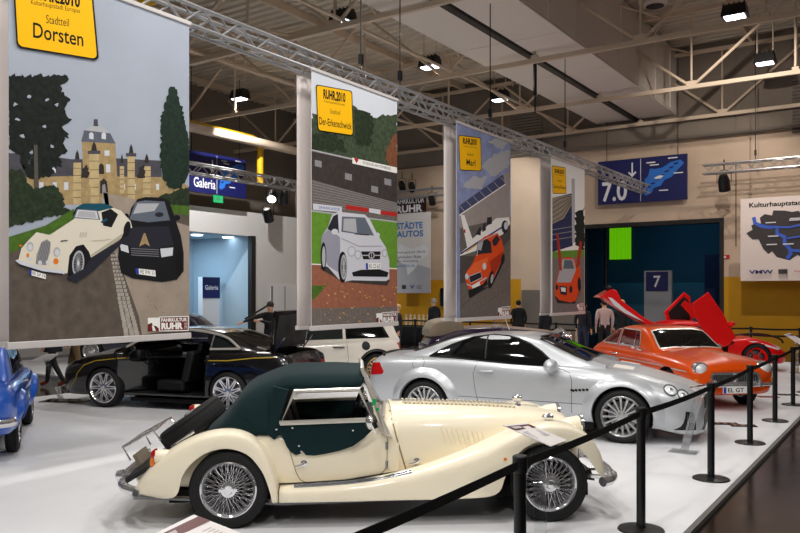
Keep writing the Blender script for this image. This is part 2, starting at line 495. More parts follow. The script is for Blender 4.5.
mb.box((WL - 1.95, (y0 + y1) / 2, zo + .06), (3.3, 6.6, .1), M_recessL)
struct(mb, 'wall_portal', M_recessL)
mb = MB(); p = on_x(252, 240, WL + .03)
mb.box((WL + .02, p.y, zo / 2), (.2, .22, zo)); struct(mb, 'trim_5', M_darkmetal)
# white infill panel near the portal
mb = MB(); p = on_x(272, 286, WL + .1); q = on_x(297, 286, WL + .1); 
lbox(mb, p.y, WB - .1, 0, p.z, M_signwhite, WL + .12, .1)
for k in range(5): lbox(mb, p.y + k * (WB - .1 - p.y) / 5 - .02, p.y + k * (WB - .1 - p.y) / 5 + .02, 0, p.z, M_joint, WL + .13, .06)
struct(mb, 'wall_infill', M_signwhite)
M_coolglow = mat('portal_lamp_glass', (225, 240, 255), .3, emit=6)
for px, py in ((197, 234), (228, 237)):
    p = on_x(px, py, WL - 1.2); mb = MB(); mb.lathe([(.0, zo - .03), (.2, zo - .03), (.22, zo + .01)], 20, 'z', (WL - 1.2, p.y, 0), M_coolglow)
    tag(mb.build('ceiling_light'), 'round lit ceiling lamp in the pale blue portal, ' + ('nearer the big left banner' if px < 210 else 'nearer the dark door frame'), 'lamp', 'portal lamps')

# roof sheeting and steel
zr = 9.9
mb = MB(); y = -3.0; pts = []
while y < WB:
    pts += [(y, zr), (y + .14, zr), (y + .18, zr + .07), (y + .30, zr + .07)]; y += .34
pts.append((WB, zr)); n = len(pts)
mb.add([(-24, a, b) for a, b in pts] + [(16, a, b) for a, b in pts], [(i, i + 1, n + i + 1, n + i) for i in range(n - 1)], M_roof)
struct(mb, 'ceiling', M_roof)
mb = MB()
for x in [-22.5 + 2.58 * k for k in range(15)]: mb.box((x, 12, zr - .13), (.09, 29, .22), M_steel)
struct(mb, 'trim_6', M_steel)
ZC = 7.5
ty = [on_z(420, 7, ZC).y, on_z(400, 85, ZC).y, on_z(600, 100, ZC).y, WB - .25]
for k, y in enumerate(ty):
    mb = MB(); zt2 = zr - .3
    mb.box((-4, y, ZC), (38, .10, .11), M_steel); mb.box((-4, y, zt2), (38, .11, .12), M_steel)
    for j in range(-4, 5):
        x = -5.29 + 5.16 * j
        if x < -24 or x > 15: continue
        mb.tube([(x, y, ZC), (x + 2.58, y, zt2)], .042, 6, M_steel); mb.tube([(x, y, ZC), (x - 2.58, y, zt2)], .042, 6, M_steel)
        mb.tube([(x, y, ZC), (x, y, zt2)], .03, 6, M_steel); mb.tube([(x + 2.58, y, ZC), (x + 2.58, y, zt2)], .036, 6, M_steel)
        mb.box((x, y, ZC + .09), (.26, .11, .14), M_steel); mb.box((x + 2.58, y, ZC + .08), (.16, .11, .1), M_steel)
    struct(mb, 'trim_%d' % (7 + k), M_steel)
mb = MB()      # cross bracing between the trusses
for x in (-17.5, -12.6, -7.9, -1.5, 2.2):
    for a, b in zip(ty[:-1], ty[1:]):
        mb.tube([(x, a, zr - .35), (x + 1.8, b, zr - .35)], .035, 6, M_steel); mb.tube([(x + 1.8, a, zr - .4), (x, b, zr - .4)], .035, 6, M_steel)
for x in (-14.5, -10.2): mb.tube([(x, -2, ZC + .1), (x, WB, ZC + .1)], .045, 6, M_steel)
struct(mb, 'trim_11', M_steel)

# big boxed air duct
ZD = 7.72
xl = on_z(484, 66, ZD).x; xr = on_z(589, 51, ZD).x; xm = on_z(532, 57, ZD).x
dt = thing('ventilation_duct', 'huge pale box-shaped air duct running along under the roof', 'air duct', ((xl + xr) / 2, 15, ZD))
mb = MB(); L = WB - .05 - 3.5
for a, b in ((xl, xm - .11), (xm + .11, xr)):
    for k in range(7):
        y0_, y1_ = 3.5 + L * k / 7, 3.5 + L * (k + 1) / 7
        mb.box(((a + b) / 2 - (xl + xr) / 2, (y0_ + y1_) / 2 - 15, .03), (b - a - .015, y1_ - y0_ - .03, .06), M_duct)
mb.build('bottom_panels', M_duct, dt, bevel=.008, seg=1)
mb = MB(); mb.box((0, 3.5 + L / 2 - 15, 1.07), (xr - xl, L, 2.0), M_duct)
for k in range(14): mb.box(((xr - xl) / 2 + .01, 3.5 + L * (k + .5) / 14 - 15, 1.05), (.03, .05, 2.0), M_duct)
mb.build('duct_casing', M_duct, dt)
mb = MB(); mb.box((xm - (xl + xr) / 2, 3.5 + L / 2 - 15, .0), (.17, L, .1)); mb.build('joint_rail', M_darkmetal, dt)
# hanging chain hoist at the duct end and a round diffuser
p = on_z(535, 60, ZD)
mb = MB(); mb.tube([(p.x, p.y, ZD - .06), (p.x, p.y, ZD - .9)], .05, 8, M_satin); mb.tube([(p.x, p.y, ZD - .9), (p.x, p.y, ZD - 1.35)], .02, 6, M_satin)
tag(mb.build('chain_hoist'), 'black chain hoist hanging from the middle rail of the pale air duct', 'hoist')
p = at_depth(655, 6, 21)
mb = MB(); mb.lathe([(.0, 0), (.28, 0), (.32, .04), (.32, .5), (.26, .52)], 24, 'z', p, M_duct); mb.lathe([(0, -.01), (.24, -.01)], 20, 'z', p, M_darkmetal)
mb.tube([p + Vector((0, 0, .5)), Vector((p.x, p.y, zr - .03))], .12, 10, M_duct)
tag(mb.build('air_diffuser'), 'round cylindrical air outlet with dark underside beneath the roof', 'air outlet')

# floodlights under the roof
FL = [(240, 97, 'left of the sports ground banner'), (343, 20, 'just above the long truss'), (430, 65, 'left of the duct, upper one'), (500, 98, 'left of the duct, lower one'), (735, 14, 'right of the duct, upper one'), (765, 61, 'right of the duct, lower one')]
flood = None; FLP = []
for px, py, where in FL:
    p = on_z(px, py, 8.2 if px > 600 else 8.1); FLP.append(p)
    if flood is None:
        flood = thing('floodlight', '', 'floodlight', p, 0, 'floodlights under the roof')
        h = MB(); h.box((0, 0, .06), (.56, .42, .26), M_satin, taper=.86)
        for i in range(5): h.box((-.22 + .11 * i, 0, .21), (.03, .3, .06), M_satin)
        h.build('housing', M_satin, flood, bevel=.02)
        l = MB(); l.box((.0, -.02, -.075), (.42, .3, .03), M_lampglow, Matrix.Rotation(.0, 3, 'X')); l.build('lamp_glass', M_lampglow, flood)
        g = MB(); g.tube([(-.2, 0, .15), (-.2, 0, 1.5)], .018, 6); g.tube([(.2, 0, .15), (.2, 0, 1.5)], .018, 6); g.build('hanger', M_steel, flood)
        o = flood
    else: o = copy_tree(flood); o.location = p
    tag(o, 'lit black floodlight under the roof, ' + where, 'floodlight', 'floodlights under the roof')

# ---------------------------------------------------------------- aluminium trusses
def truss(name, label, A, B, w=.25, r=.027, step=.3, hang=()):
    A = Vector(A); B = Vector(B); d = (B - A); Ln = d.length; d.normalize(); sd = Vector((0, 0, 1)).cross(d).normalized(); up = Vector((0, 0, 1))
    t = thing(name, label, 'truss', A)
    cs = [sd * (w / 2) * a + up * (w / 2) * b for a, b in ((-1, -1), (1, -1), (1, 1), (-1, 1))]
    for c in cs: m = MB(); m.tube([c, c + d * Ln], r, 8); m.build('chord', M_alu, t)
    m = MB(); n = int(Ln / step)
    for f in range(4):
        a, b = cs[f], cs[(f + 1) % 4]
        for i in range(n):
            p, q = (a, b) if i % 2 == 0 else (b, a)
            m.tube([p + d * (Ln * i / n), q + d * (Ln * (i + 1) / n)], r * .5, 5, cap=False)
    m.build('lacing', M_alu, t)
    for s in hang:
        m = MB(); m.tube([d * s + up * w / 2, d * s + up * (zr - .2 - A.z)], .012, 6); m.box(d * s + up * (w / 2 + .25), (.06, .06, .16)); m.build('hanging_cable', M_satin, t)
    return t
zb_top = on_x(311, 69, XB).z
ye = on_x(646, 196, XB - .13).y
truss('box_truss', 'long silver lattice truss carrying the row of printed banners', (XB - .14, 1.0, zb_top + .13), (XB - .14, ye, zb_top + .13), .24, hang=(4.6, 8.8, 9.9, 13.2, 17.2))
p = on_x(190, 168, -16.6); q = on_x(300, 190, -16.6)
truss('box_truss', 'short silver truss in front of the blue gallery sign at left', (-16.6, p.y - 4, p.z), (-16.6, q.y + .6, p.z), .27, step=.3)
p = on_y(703, 170, WB - 1.2); q = on_y(800, 162, WB - 1.2)
truss('box_truss', 'silver lattice truss by the back wall above the map poster', (p.x, WB - 1.2, p.z), (q.x + 4, WB - 1.2, p.z), .27, hang=(1.5, 4.3))
p = on_y(388, 196, WB - .8); q = on_y(452, 190, WB - .8)
truss('box_truss', 'short silver truss over the white city cars poster', (p.x - 1, WB - .8, p.z), (q.x, WB - .8, p.z), .27)

# stage lamps clamped to trusses
def par_can(loc, label, lit=False, rz=0, tilt=.6, s=1.):
    t = thing('stage_spotlight', label, 'spotlight', loc, rz)
    m = MB(); R = Matrix.Rotation(tilt, 4, 'X')
    m.lathe([(.0, .16 * s), (.07 * s, .15 * s), (.1 * s, .05 * s), (.105 * s, -.14 * s), (.09 * s, -.14 * s), (.088 * s, -.1 * s)], 16, 'z'); m.xf(R); m.build('lamp_can', M_satin, t)
    l = MB(); l.disc((0, 0, -.11 * s), .088 * s, 16, 'z'); l.xf(R); l.build('lamp_lens', mat('lit_lens', (255, 250, 240), .2, emit=8) if lit else M_darkmetal, t)
    b = MB(); b.tube([(-.12 * s, 0, 0), (-.12 * s, 0, .2 * s), (0, 0, .24 * s), (.12 * s, 0, .2 * s), (.12 * s, 0, 0)], .012, 6); b.tube([(0, 0, .24 * s), (0, 0, .42 * s)], .02, 6); b.build('clamp', M_satin, t)
    return t
p = on_y(724, 183, WB - 1.2); par_can(p, 'dark stage spotlight under the truss near the map poster', False, 0, .5, 1.7)
for px, py, lit, w in ((272, 196, True, 'lit stage spotlight on the short truss at left'), (284, 197, False, 'unlit stage spotlight on the short truss, right of the lit one')):
    p = on_x(px, py, -16.6); par_can(p, w, lit, -2.47 if lit else .8, .9, 1.5)
p = on_x(268, 215, -16.9); par_can(p, 'small black spotlight in front of the white wall below the short truss', False, .4, .6, 1.5)
for px, py, w in ((402, 186, 'left'), (412, 187, 'middle'), (432, 200, 'right')):
    p = on_y(px, py, WB - .8); par_can(p, 'small dark spotlight over the white city cars poster, %s one' % w, False, .3, .7, 1.3)

# pipes at the left
p = on_x(190, 127, -19.5); q = on_x(300, 150, -19.5)
mb = MB(); mb.tube([(-19.5, p.y - 8, p.z), (-19.5, WB, p.z)], .16, 12, M_steel); tag(mb.build('pipe'), 'thick pale pipe under the roof over the gallery sign', 'pipe')
mb = MB(); a = on_x(192, 124, -19.9)
mb.tube([(-19.9, p.y - 8, a.z), (-19.9, p.y + 3.2, a.z), (-19.9, p.y + 3.5, a.z - .1)] + [(-19.9, p.y + 3.6, a.z - .35), (-19.9, p.y + 3.6, a.z - 1.6)], .12, 12, M_ypipe)
tag(mb.build('pipe'), 'yellow pipe bending down beside the gallery sign', 'pipe')
mb = MB(); p = at_depth(182, 2, 12.5); q = at_depth(206, -8, 12.3)
mb.tube([(p.x - 6, p.y, p.z + .2), (p.x + 1, p.y, p.z + .2)], .09, 10, M_ypipe); tag(mb.build('pipe'), 'yellow pipe at the top edge above the castle banner', 'pipe')

# ---------------------------------------------------------------- signs
def on_plane_text(mb, s, o, ux, uy, x0, y0, x1, y1, m, bold=0, space=1., fit=False, align='L'):
    """text laid on plane o + ux*x + uy*y inside the box"""
    v, f, asp = text_geo(s, bold, space); h = y1 - y0; w = x1 - x0
    mb.add([o + ux * (x0 + a * w) + uy * (y0 + b * h) for a, b in v], f, m)
def flat(mb, pts, o, ux, uy, m): mb.add([o + ux * a + uy * b for a, b in pts], [tuple(range(len(pts)))], m)
def wall_sign(name, label, A, B, depth, facing, draw, cat='sign', panelmat=None, hang=0):
    """A = top-left, B = bottom-right, in the plane, seen from the front"""
    A = Vector(A); B = Vector(B); ux = Vector((B.x - A.x, B.y - A.y, 0)); w = ux.length; ux.normalize(); uy = Vector((0, 0, 1)); h = A.z - B.z
    nrm = Vector(facing); o0 = Vector((A.x, A.y, B.z))
    t = thing(name, label, cat, o0)
    m = MB(); c = ux * w / 2 + uy * h / 2 - nrm * depth / 2
    vs = [ux * a * w + uy * b * h - nrm * dd * depth for dd in (0, 1) for a, b in ((0, 0), (1, 0), (1, 1), (0, 1))]
    m.add(vs, [(0, 1, 2, 3), (7, 6, 5, 4), (0, 4, 5, 1), (1, 5, 6, 2), (2, 6, 7, 3), (3, 7, 4, 0)], panelmat); m.build('panel', panelmat, t)
    layers = draw(w, h)
    g = MB()
    for k, (kind, *a) in enumerate(layers):
        o = nrm * (.004 + .0012 * k)
        if kind == 'poly': flat(g, a[0], o, ux, uy, a[1])
        else: on_plane_text(g, a[0], o, ux, uy, *a[1], a[2], *(a[3:]))
    if layers: g.build('printing', None, t, normals=False)
    for k in range(hang):
        m = MB(); p = ux * w * (.1 + .8 * k / max(1, hang - 1)) + uy * h; m.tube([p - nrm * depth / 2, p + uy * (zr - A.z - .2) - nrm * depth / 2], .012, 6); m.build('hanging_wire', M_satin, t)
    return t
def arrow(cx, cy, s): return [(cx - .1 * s, cy + s), (cx + .1 * s, cy + s), (cx + .1 * s, cy - .5 * s), (cx + .42 * s, cy - .18 * s), (cx + .55 * s, cy - .34 * s), (cx, cy - .95 * s), (cx - .55 * s, cy - .34 * s), (cx - .42 * s, cy - .18 * s), (cx - .1 * s, cy - .5 * s)]
MAPB = [(.53, .18), (.56, .14), (.62, .2), (.64, .3), (.72, .34), (.76, .46), (.84, .52), (.9, .66), (.97, .8), (.93, .88), (.82, .84), (.74, .74), (.66, .72), (.6, .74), (.58, .58), (.54, .5), (.55, .36)]
def draw70(w, h):
    L = [('poly', [(.492 * w, .02 * h), (.498 * w, .02 * h), (.498 * w, .98 * h), (.492 * w, .98 * h)], M_signwhite),
         ('poly', arrow(.40 * w, .74 * h, .17 * h), M_signwhite), ('text', '7.0', (.05 * w, .06 * h, .34 * w, .52 * h), M_signwhite, .02),
         ('poly', [(a * w, b * h) for a, b in MAPB], M_signlight)]
    rr = random.Random(3)
    for k in range(7): x = (.56 + .05 * k) * w; y = (.3 + .08 * k) * h; L.append(('poly', [(x, y), (x + .05 * w, y + .02 * h), (x + .045 * w, y + .05 * h), (x + .005 * w, y + .04 * h)], M_signblue))
    L.append(('poly', [(.64 * w, .52 * h), (.7 * w, .57 * h), (.75 * w, .56 * h), (.72 * w, .5 * h), (.67 * w, .49 * h)], M_signwhite))
    for a, b in ((.56, .86), (.6, .8), (.8, .92), (.86, .58), (.7, .22)): L.append(('poly', [(a * w, b * h), ((a + .1) * w, b * h), ((a + .1) * w, (b + .025) * h), (a * w, (b + .025) * h)], M_signwhite))
    return L
p = on_y(598, 162, WB - .3); q = on_y(687, 199, WB - .3); q.z = on_y(598, 205, WB - .3).z
wall_sign('hall_sign', 'blue hall sign reading 7.0 with a plan, hung on the back wall', p, q, .08, (0, -1, 0), draw70, panelmat=M_signblue, hang=2)
def drawgal(w, h):
    L = draw70(w, h); L[1] = ('poly', arrow(.42 * w, .68 * h, .17 * h), M_signwhite); L[2] = ('text', 'Galeria', (.12 * w, .12 * h, .47 * w, .36 * h), M_signwhite, .01)
    return L
q = on_x(246, 198, WL + .6); p = Vector((WL + .6, q.y - 2.85, on_x(246, 160.5, WL + .6).z)); q.z = p.z - 1.42
wall_sign('hall_sign', 'blue sign reading Galeria above the white wall at left', p, q, .08, (1, 0, 0), drawgal, panelmat=M_signblue, hang=2)
# green escape sign
p = on_x(214.5, 195, WL + .3); q = on_x(223, 203, WL + .3)
mg = mat('escape_sign_green', (40, 200, 120), .4, emit=.9)
wall_sign('exit_sign', 'small lit green escape sign below the gallery sign', p, q, .06, (1, 0, 0), lambda w, h: [('poly', [(.2 * w, .2 * h), (.3 * w, .5 * h), (.2 * w, .7 * h), (.45 * w, .8 * h), (.5 * w, .45 * h), (.6 * w, .2 * h), (.45 * w, .35 * h)], M_signwhite), ('poly', arrow(.75 * w, .5 * h, .3 * h), M_signwhite)], panelmat=mg)
# blue Galeria column sign inside the portal
p = on_x(203, 277, WL - 1.6); q = on_x(220, 298, WL - 1.6)
t = thing('pillar_sign', 'white pillar with blue top panel reading Galeria inside the portal', 'sign', (WL - 1.75, (p.y + q.y) / 2, 0))
m = MB(); m.box((0, 0, p.z / 2), (.25, q.y - p.y, p.z)); m.build('pillar', M_signwhite, t)
m = MB(); m.box((.135, 0, (p.z + q.z) / 2), (.03, q.y - p.y, p.z - q.z)); m.build('panel', M_signblue, t)
g = MB(); w = q.y - p.y; h = p.z - q.z
on_plane_text(g, 'Galeria', Vector((.153, -w / 2, q.z - 0)), Vector((0, 1, 0)), Vector((0, 0, 1)), .12 * w, .4 * h, .88 * w, .62 * h, M_signwhite, .01); g.build('lettering', None, t, normals=False)
# pillar 7 in the doorway
p = on_y(646, 272, WB + 1.5); q = on_y(668, 291, WB + 1.5)
t = thing('pillar_sign', 'grey pillar with blue number 7 panel standing in the doorway', 'sign', ((p.x + q.x) / 2 + .02, WB + 1.62, 0))
w = q.x - p.x
m = MB(); m.box((0, 0, p.z / 2 + .02), (w * 1.24, .2, p.z + .04)); m.build('pillar', mat('pillar_grey', (150, 152, 160), .6), t)
m = MB(); m.box((-.02, -.115, (p.z + q.z) / 2), (w, .03, p.z - q.z)); m.build('panel', M_signblue, t)
g = MB(); on_plane_text(g, '7', Vector((-.02, -.133, q.z)), Vector((1, 0, 0)), Vector((0, 0, 1)), -.15 * w, .2 * (p.z - q.z), .17 * w, .8 * (p.z - q.z), M_signwhite, .02); g.build('number', None, t, normals=False)
# small red sign on the wall
p = on_y(722.5, 255, WB - .02); q = on_y(729.5, 259, WB - .02)
wall_sign('fire_sign', 'tiny red plate on the beige wall beside the doorway', p, q, .02, (0, -1, 0), lambda w, h: [('poly', [(.2 * w, .25 * h), (.5 * w, .25 * h), (.5 * w, .75 * h), (.2 * w, .75 * h)], M_signwhite)], panelmat=mat('sign_red', (190, 30, 20), .5))
# map poster
M_map = mat('map_dark', (58, 54, 56), .7); M_river = mat('map_river', (60, 96, 200), .6)
MAPK = [(.05, .56), (.1, .6), (.09, .65), (.13, .68), (.17, .67), (.16, .74), (.2, .78), (.26, .76), (.27, .82), (.36, .81), (.42, .79), (.47, .8), (.5, .75), (.58, .76), (.63, .78), (.68, .84), (.75, .8), (.82, .83), (.9, .74), (.95, .6), (.92, .45), (.85, .36), (.75, .33), (.68, .26), (.6, .3), (.52, .24), (.46, .28), (.4, .22), (.3, .26), (.26, .33), (.23, .3), (.19, .36), (.17, .42), (.15, .48), (.1, .48), (.07, .52)]
RIV = [(.11, .75), (.12, .68), (.17, .64), (.25, .62), (.3, .62), (.3, .54), (.36, .5), (.36, .42), (.4, .36), (.41, .3), (.38, .24)]
RIV2 = [(.25, .62), (.4, .61), (.52, .64), (.66, .62), (.8, .66)]
RIV3 = [(.41, .34), (.52, .32), (.58, .27), (.66, .33), (.8, .3), (.92, .34)]
RIV4 = [(.38, .48), (.5, .5), (.58, .44), (.72, .48), (.9, .46)]
def ribbon(pts, w):
    out = []
    P = [Vector(p) for p in pts]; L = []; Rr = []
    for i, p in enumerate(P):
        t = (P[min(i + 1, len(P) - 1)] - P[max(i - 1, 0)]).normalized(); n = Vector((-t.y, t.x)) * w / 2; L.append(p + n); Rr.append(p - n)
    return [[L[i], L[i + 1], Rr[i + 1], Rr[i]] for i in range(len(P) - 1)]
def drawmap(w, h):
    L = [('text', 'Kulturhauptstadt', (.07 * w, .87 * h, .50 * w, .945 * h), M_ink, .03), ('poly', [(a * w * .96, b * h + .02 * h) for a, b in MAPK], M_map)]
    for rv, wd in ((RIV, .03), (RIV2, .016), (RIV3, .024), (RIV4, .014)):
        for q in ribbon([(a * w * .96, b * h + .02 * h) for a, b in rv], wd * w): L.append(('poly', [tuple(v) for v in q], M_river))
    rr = random.Random(5)
    for k in range(18):
        a = rr.uniform(.2, .85); b = rr.uniform(.34, .74); L.append(('poly', [(a * w, b * h), ((a + .08) * w, b * h), ((a + .08) * w, (b + .012) * h), (a * w, (b + .012) * h)], M_signwhite))
    L += [('text', 'VMW', (.07 * w, .085 * h, .26 * w, .13 * h), mat('navy_ink', (30, 40, 110), .6), .03), ('poly', [(.3 * w, .08 * h), (.37 * w, .08 * h), (.37 * w, .135 * h), (.3 * w, .135 * h)], M_map), ('text', 'metropole', (.42 * w, .09 * h, .6 * w, .125 * h), mat('red_ink', (180, 30, 30), .6)), ('text', 'ruhr', (.62 * w, .09 * h, .72 * w, .125 * h), M_ink)]
    return L
p = on_y(740.5, 199, WB - 1.15); q = Vector((p.x + 3.5, WB - 1.15, on_y(740.5, 281, WB - 1.15).z))
wall_sign('map_poster', 'hanging cloth poster with dark regional map headed Kulturhauptstadt', p, q, .02, (0, -1, 0), drawmap, cat='poster', panelmat=mat('poster_cloth', (226, 212, 206), .85))
# city cars poster
def drawst(w, h):
    bl = mat('poster_blue', (50, 120, 190), .6)
    L = [('poly', [(0, 0), (w, 0), (w, .3 * h), (0, .45 * h)], mat('poster_haze', (176, 178, 186), .8)),
         ('text', 'STÄDTE', (.02 * w, .8 * h, .78 * w, .9 * h), bl, .03), ('text', 'AUTOS', (.02 * w, .7 * h, .8 * w, .78 * h), bl, .03),
         ('poly', [(.03 * w, .5 * h), (.12 * w, .62 * h), (.3 * w, .58 * h), (.5 * w, .55 * h), (.8 * w, .6 * h), (.95 * w, .55 * h), (.9 * w, .46 * h), (.7 * w, .4 * h), (.55 * w, .3 * h), (.35 * w, .22 * h), (.3 * w, .36 * h), (.12 * w, .38 * h)], M_signwhite)]
    for k in range(4): L.append(('text', ('Ruhrgebiet 2010', 'Fahrkultur Ruhr', 'eine Ausstellung', 'www.ruhr.de')[k], (.03 * w, (.49 - .055 * k) * h, (.85 - .1 * k) * w, (.525 - .055 * k) * h), bl if k == 3 else M_ink))
    L += [('poly', [(.18 * w, .05 * h), (.3 * w, .05 * h), (.3 * w, .1 * h), (.18 * w, .1 * h)], M_map), ('text', 'V', (.42 * w, .05 * h, .54 * w, .1 * h), mat('navy_ink', (30, 40, 110)), .03), ('text', 'EE', (.62 * w, .055 * h, .76 * w, .095 * h), mat('grey_ink', (120, 120, 120)))]
    return L
p = on_y(396, 214, WB - .7); q = on_y(430.5, 291, WB - .7); q.z = on_y(397, 293, WB - .7).z
wall_sign('hanging_poster', 'white hanging poster headed STÄDTE AUTOS before the yellow wall', p, q, .02, (0, -1, 0), drawst, cat='poster', panelmat=M_cloth)
p = on_y(393, 198, WB - .62); q = on_y(426, 212, WB - .62)
wall_sign('lettering_board', 'dark board with white letters FAHRKULTUR RUHR above the white poster', p, q, .03, (0, -1, 0), lambda w, h: [('text', 'FAHRKULTUR', (.05 * w, .58 * h, .95 * w, .92 * h), M_signwhite, .02), ('text', 'RUHR', (.1 * w, .05 * h, .9 * w, .5 * h), M_signwhite, .04)], panelmat=mat('board_dark', (60, 30, 30), .6))
# dark screen on the yellow wall
p = on_y(441, 288, WB - .02); q = on_y(449, 306, WB - .02)
m = MB(); m.box(((p.x + q.x) / 2, WB - .05, (p.z + q.z) / 2), (q.x - p.x, .08, p.z - q.z)); tag(m.build('wall_screen', mat('screen_navy', (14, 16, 40), .2), bevel=.01), 'dark navy screen mounted on the yellow wall', 'screen')

# ---------------------------------------------------------------- lights
def area(loc, size, power, col=(1, 1, 1), rot=(0, 0, 0), spread=None, sy=None):
    l = bpy.data.lights.new('lamp', 'AREA'); l.energy = power; l.color = col; l.size = size
    if sy: l.shape = 'RECTANGLE'; l.size_y = sy
    if spread: l.spread = spread
    o = bpy.data.objects.new('stage_light', l); COL.objects.link(o); o.location = loc; o.rotation_euler = rot; return o
def aim(o, target):
    d = Vector(target) - o.location; o.rotation_euler = d.to_track_quat('-Z', 'Y').to_euler(); return o
def spot(loc, target, power, ang=70, r=.15, col=(1, 1, 1), blend=.6):
    l = bpy.data.lights.new('lamp', 'SPOT'); l.energy = power; l.color = col; l.spot_size = math.radians(ang); l.spot_blend = blend; l.shadow_soft_size = r
    o = bpy.data.objects.new('stage_light', l); COL.objects.link(o); o.location = loc; return aim(o, target)
KL = .40
CW = (1, .98, .95)
for x, y in ((-2.6, 1.0), (-2.4, 4.6), (-5.4, 2.4), (-5.6, 6.4), (-2.2, 8.2), (-8.6, 6.0), (-5.2, 10.2)):
    area((x, y, 7.0), .5, 250 * KL, CW, (0, 0, 0))
for x, y, tx, ty_, e in ((.6, -1.5, -3.2, 4.4, 420), (1.6, 3.5, -3.5, 8.5, 420), (-3.2, -2.5, -5.5, 6, 380), (2.0, 8.5, -3, 12, 380)):
    spot((x, y, 6.2), (tx, ty_, .6), e * .85, 95, .22, CW, .7)
fs = [p - Vector((0, 0, .13)) for p in FLP]
for p in fs: spot(p, (p.x * .8 - 1.0, p.y - 1.5, 0), 560, 120, .04, (1, .95, .9), 1)
spot(fs[0], (WL, 22, 2.4), 1350, 85, .04, CW); spot(fs[0], (-13.5, 13, 0), 700, 100, .04, CW)
spot(fs[1], (-12, 14, 0), 800, 100, .04, CW); spot(fs[3], (-14, WB, 3), 700, 85, .04, CW); spot(fs[2], (-6, 16, 0), 500, 110, .04, CW)
spot(fs[4], (-4.5, WB, 4.0), 700, 95, .04, (1, .9, .8)); spot(fs[5], (-7, WB, 2), 260, 110, .04, (1, .9, .8))
# door recess glow and portal glow
area((-7.6, WB + 3.6, 5.6), 2.5, 45, (.35, .7, 1.0)); area((WL - 2, y1 - 2.5, zo - .05), 2.0, 120, (.62, .82, 1.0))
W = bpy.data.worlds.new('hall'); SC.world = W; W.use_nodes = True
bg = W.node_tree.nodes['Background']; bg.inputs['Color'].default_value = (.42, .38, .36, 1); bg.inputs['Strength'].default_value = .19
# camera
cam = bpy.data.cameras.new('camera'); co = bpy.data.objects.new('camera', cam); COL.objects.link(co); SC.camera = co
cam.sensor_width = 36; cam.lens = FP / 800 * 36; cam.shift_y = (HY - 266.5) / 800; cam.clip_end = 200
co.location = EYE; co.rotation_euler = (PI / 2, 0, TH)
vs = SC.view_settings; vs.view_transform = 'Standard'; vs.look = 'None'; vs.gamma = 1; vs.exposure = 0; vs.use_curve_mapping = False
# ================================================================= CAR TOOLS
class Rig:
    """pose of a car on the floor: local x forward, y to its left, origin under the rear axle"""
    def __init__(s, rear, front, yside):
        d = front - rear; s.h = math.atan2(d.y, d.x); s.c, s.s = math.cos(s.h), math.sin(s.h)
        s.o = Vector((rear.x + s.s * yside, rear.y - s.c * yside, 0)); s.wb = math.hypot(d.x, d.y)
    def at(s, px, py, ly):
        r = ray(px, py); nx, ny = -s.s, s.c
        k = (ly + nx * s.o.x + ny * s.o.y) / (nx * r.x + ny * r.y); p = EYE + r * k
        return ((p.x - s.o.x) * s.c + (p.y - s.o.y) * s.s, p.z)
    def thing(s, name, label, cat, group=None): return thing(name, label, cat, s.o, s.h, group)

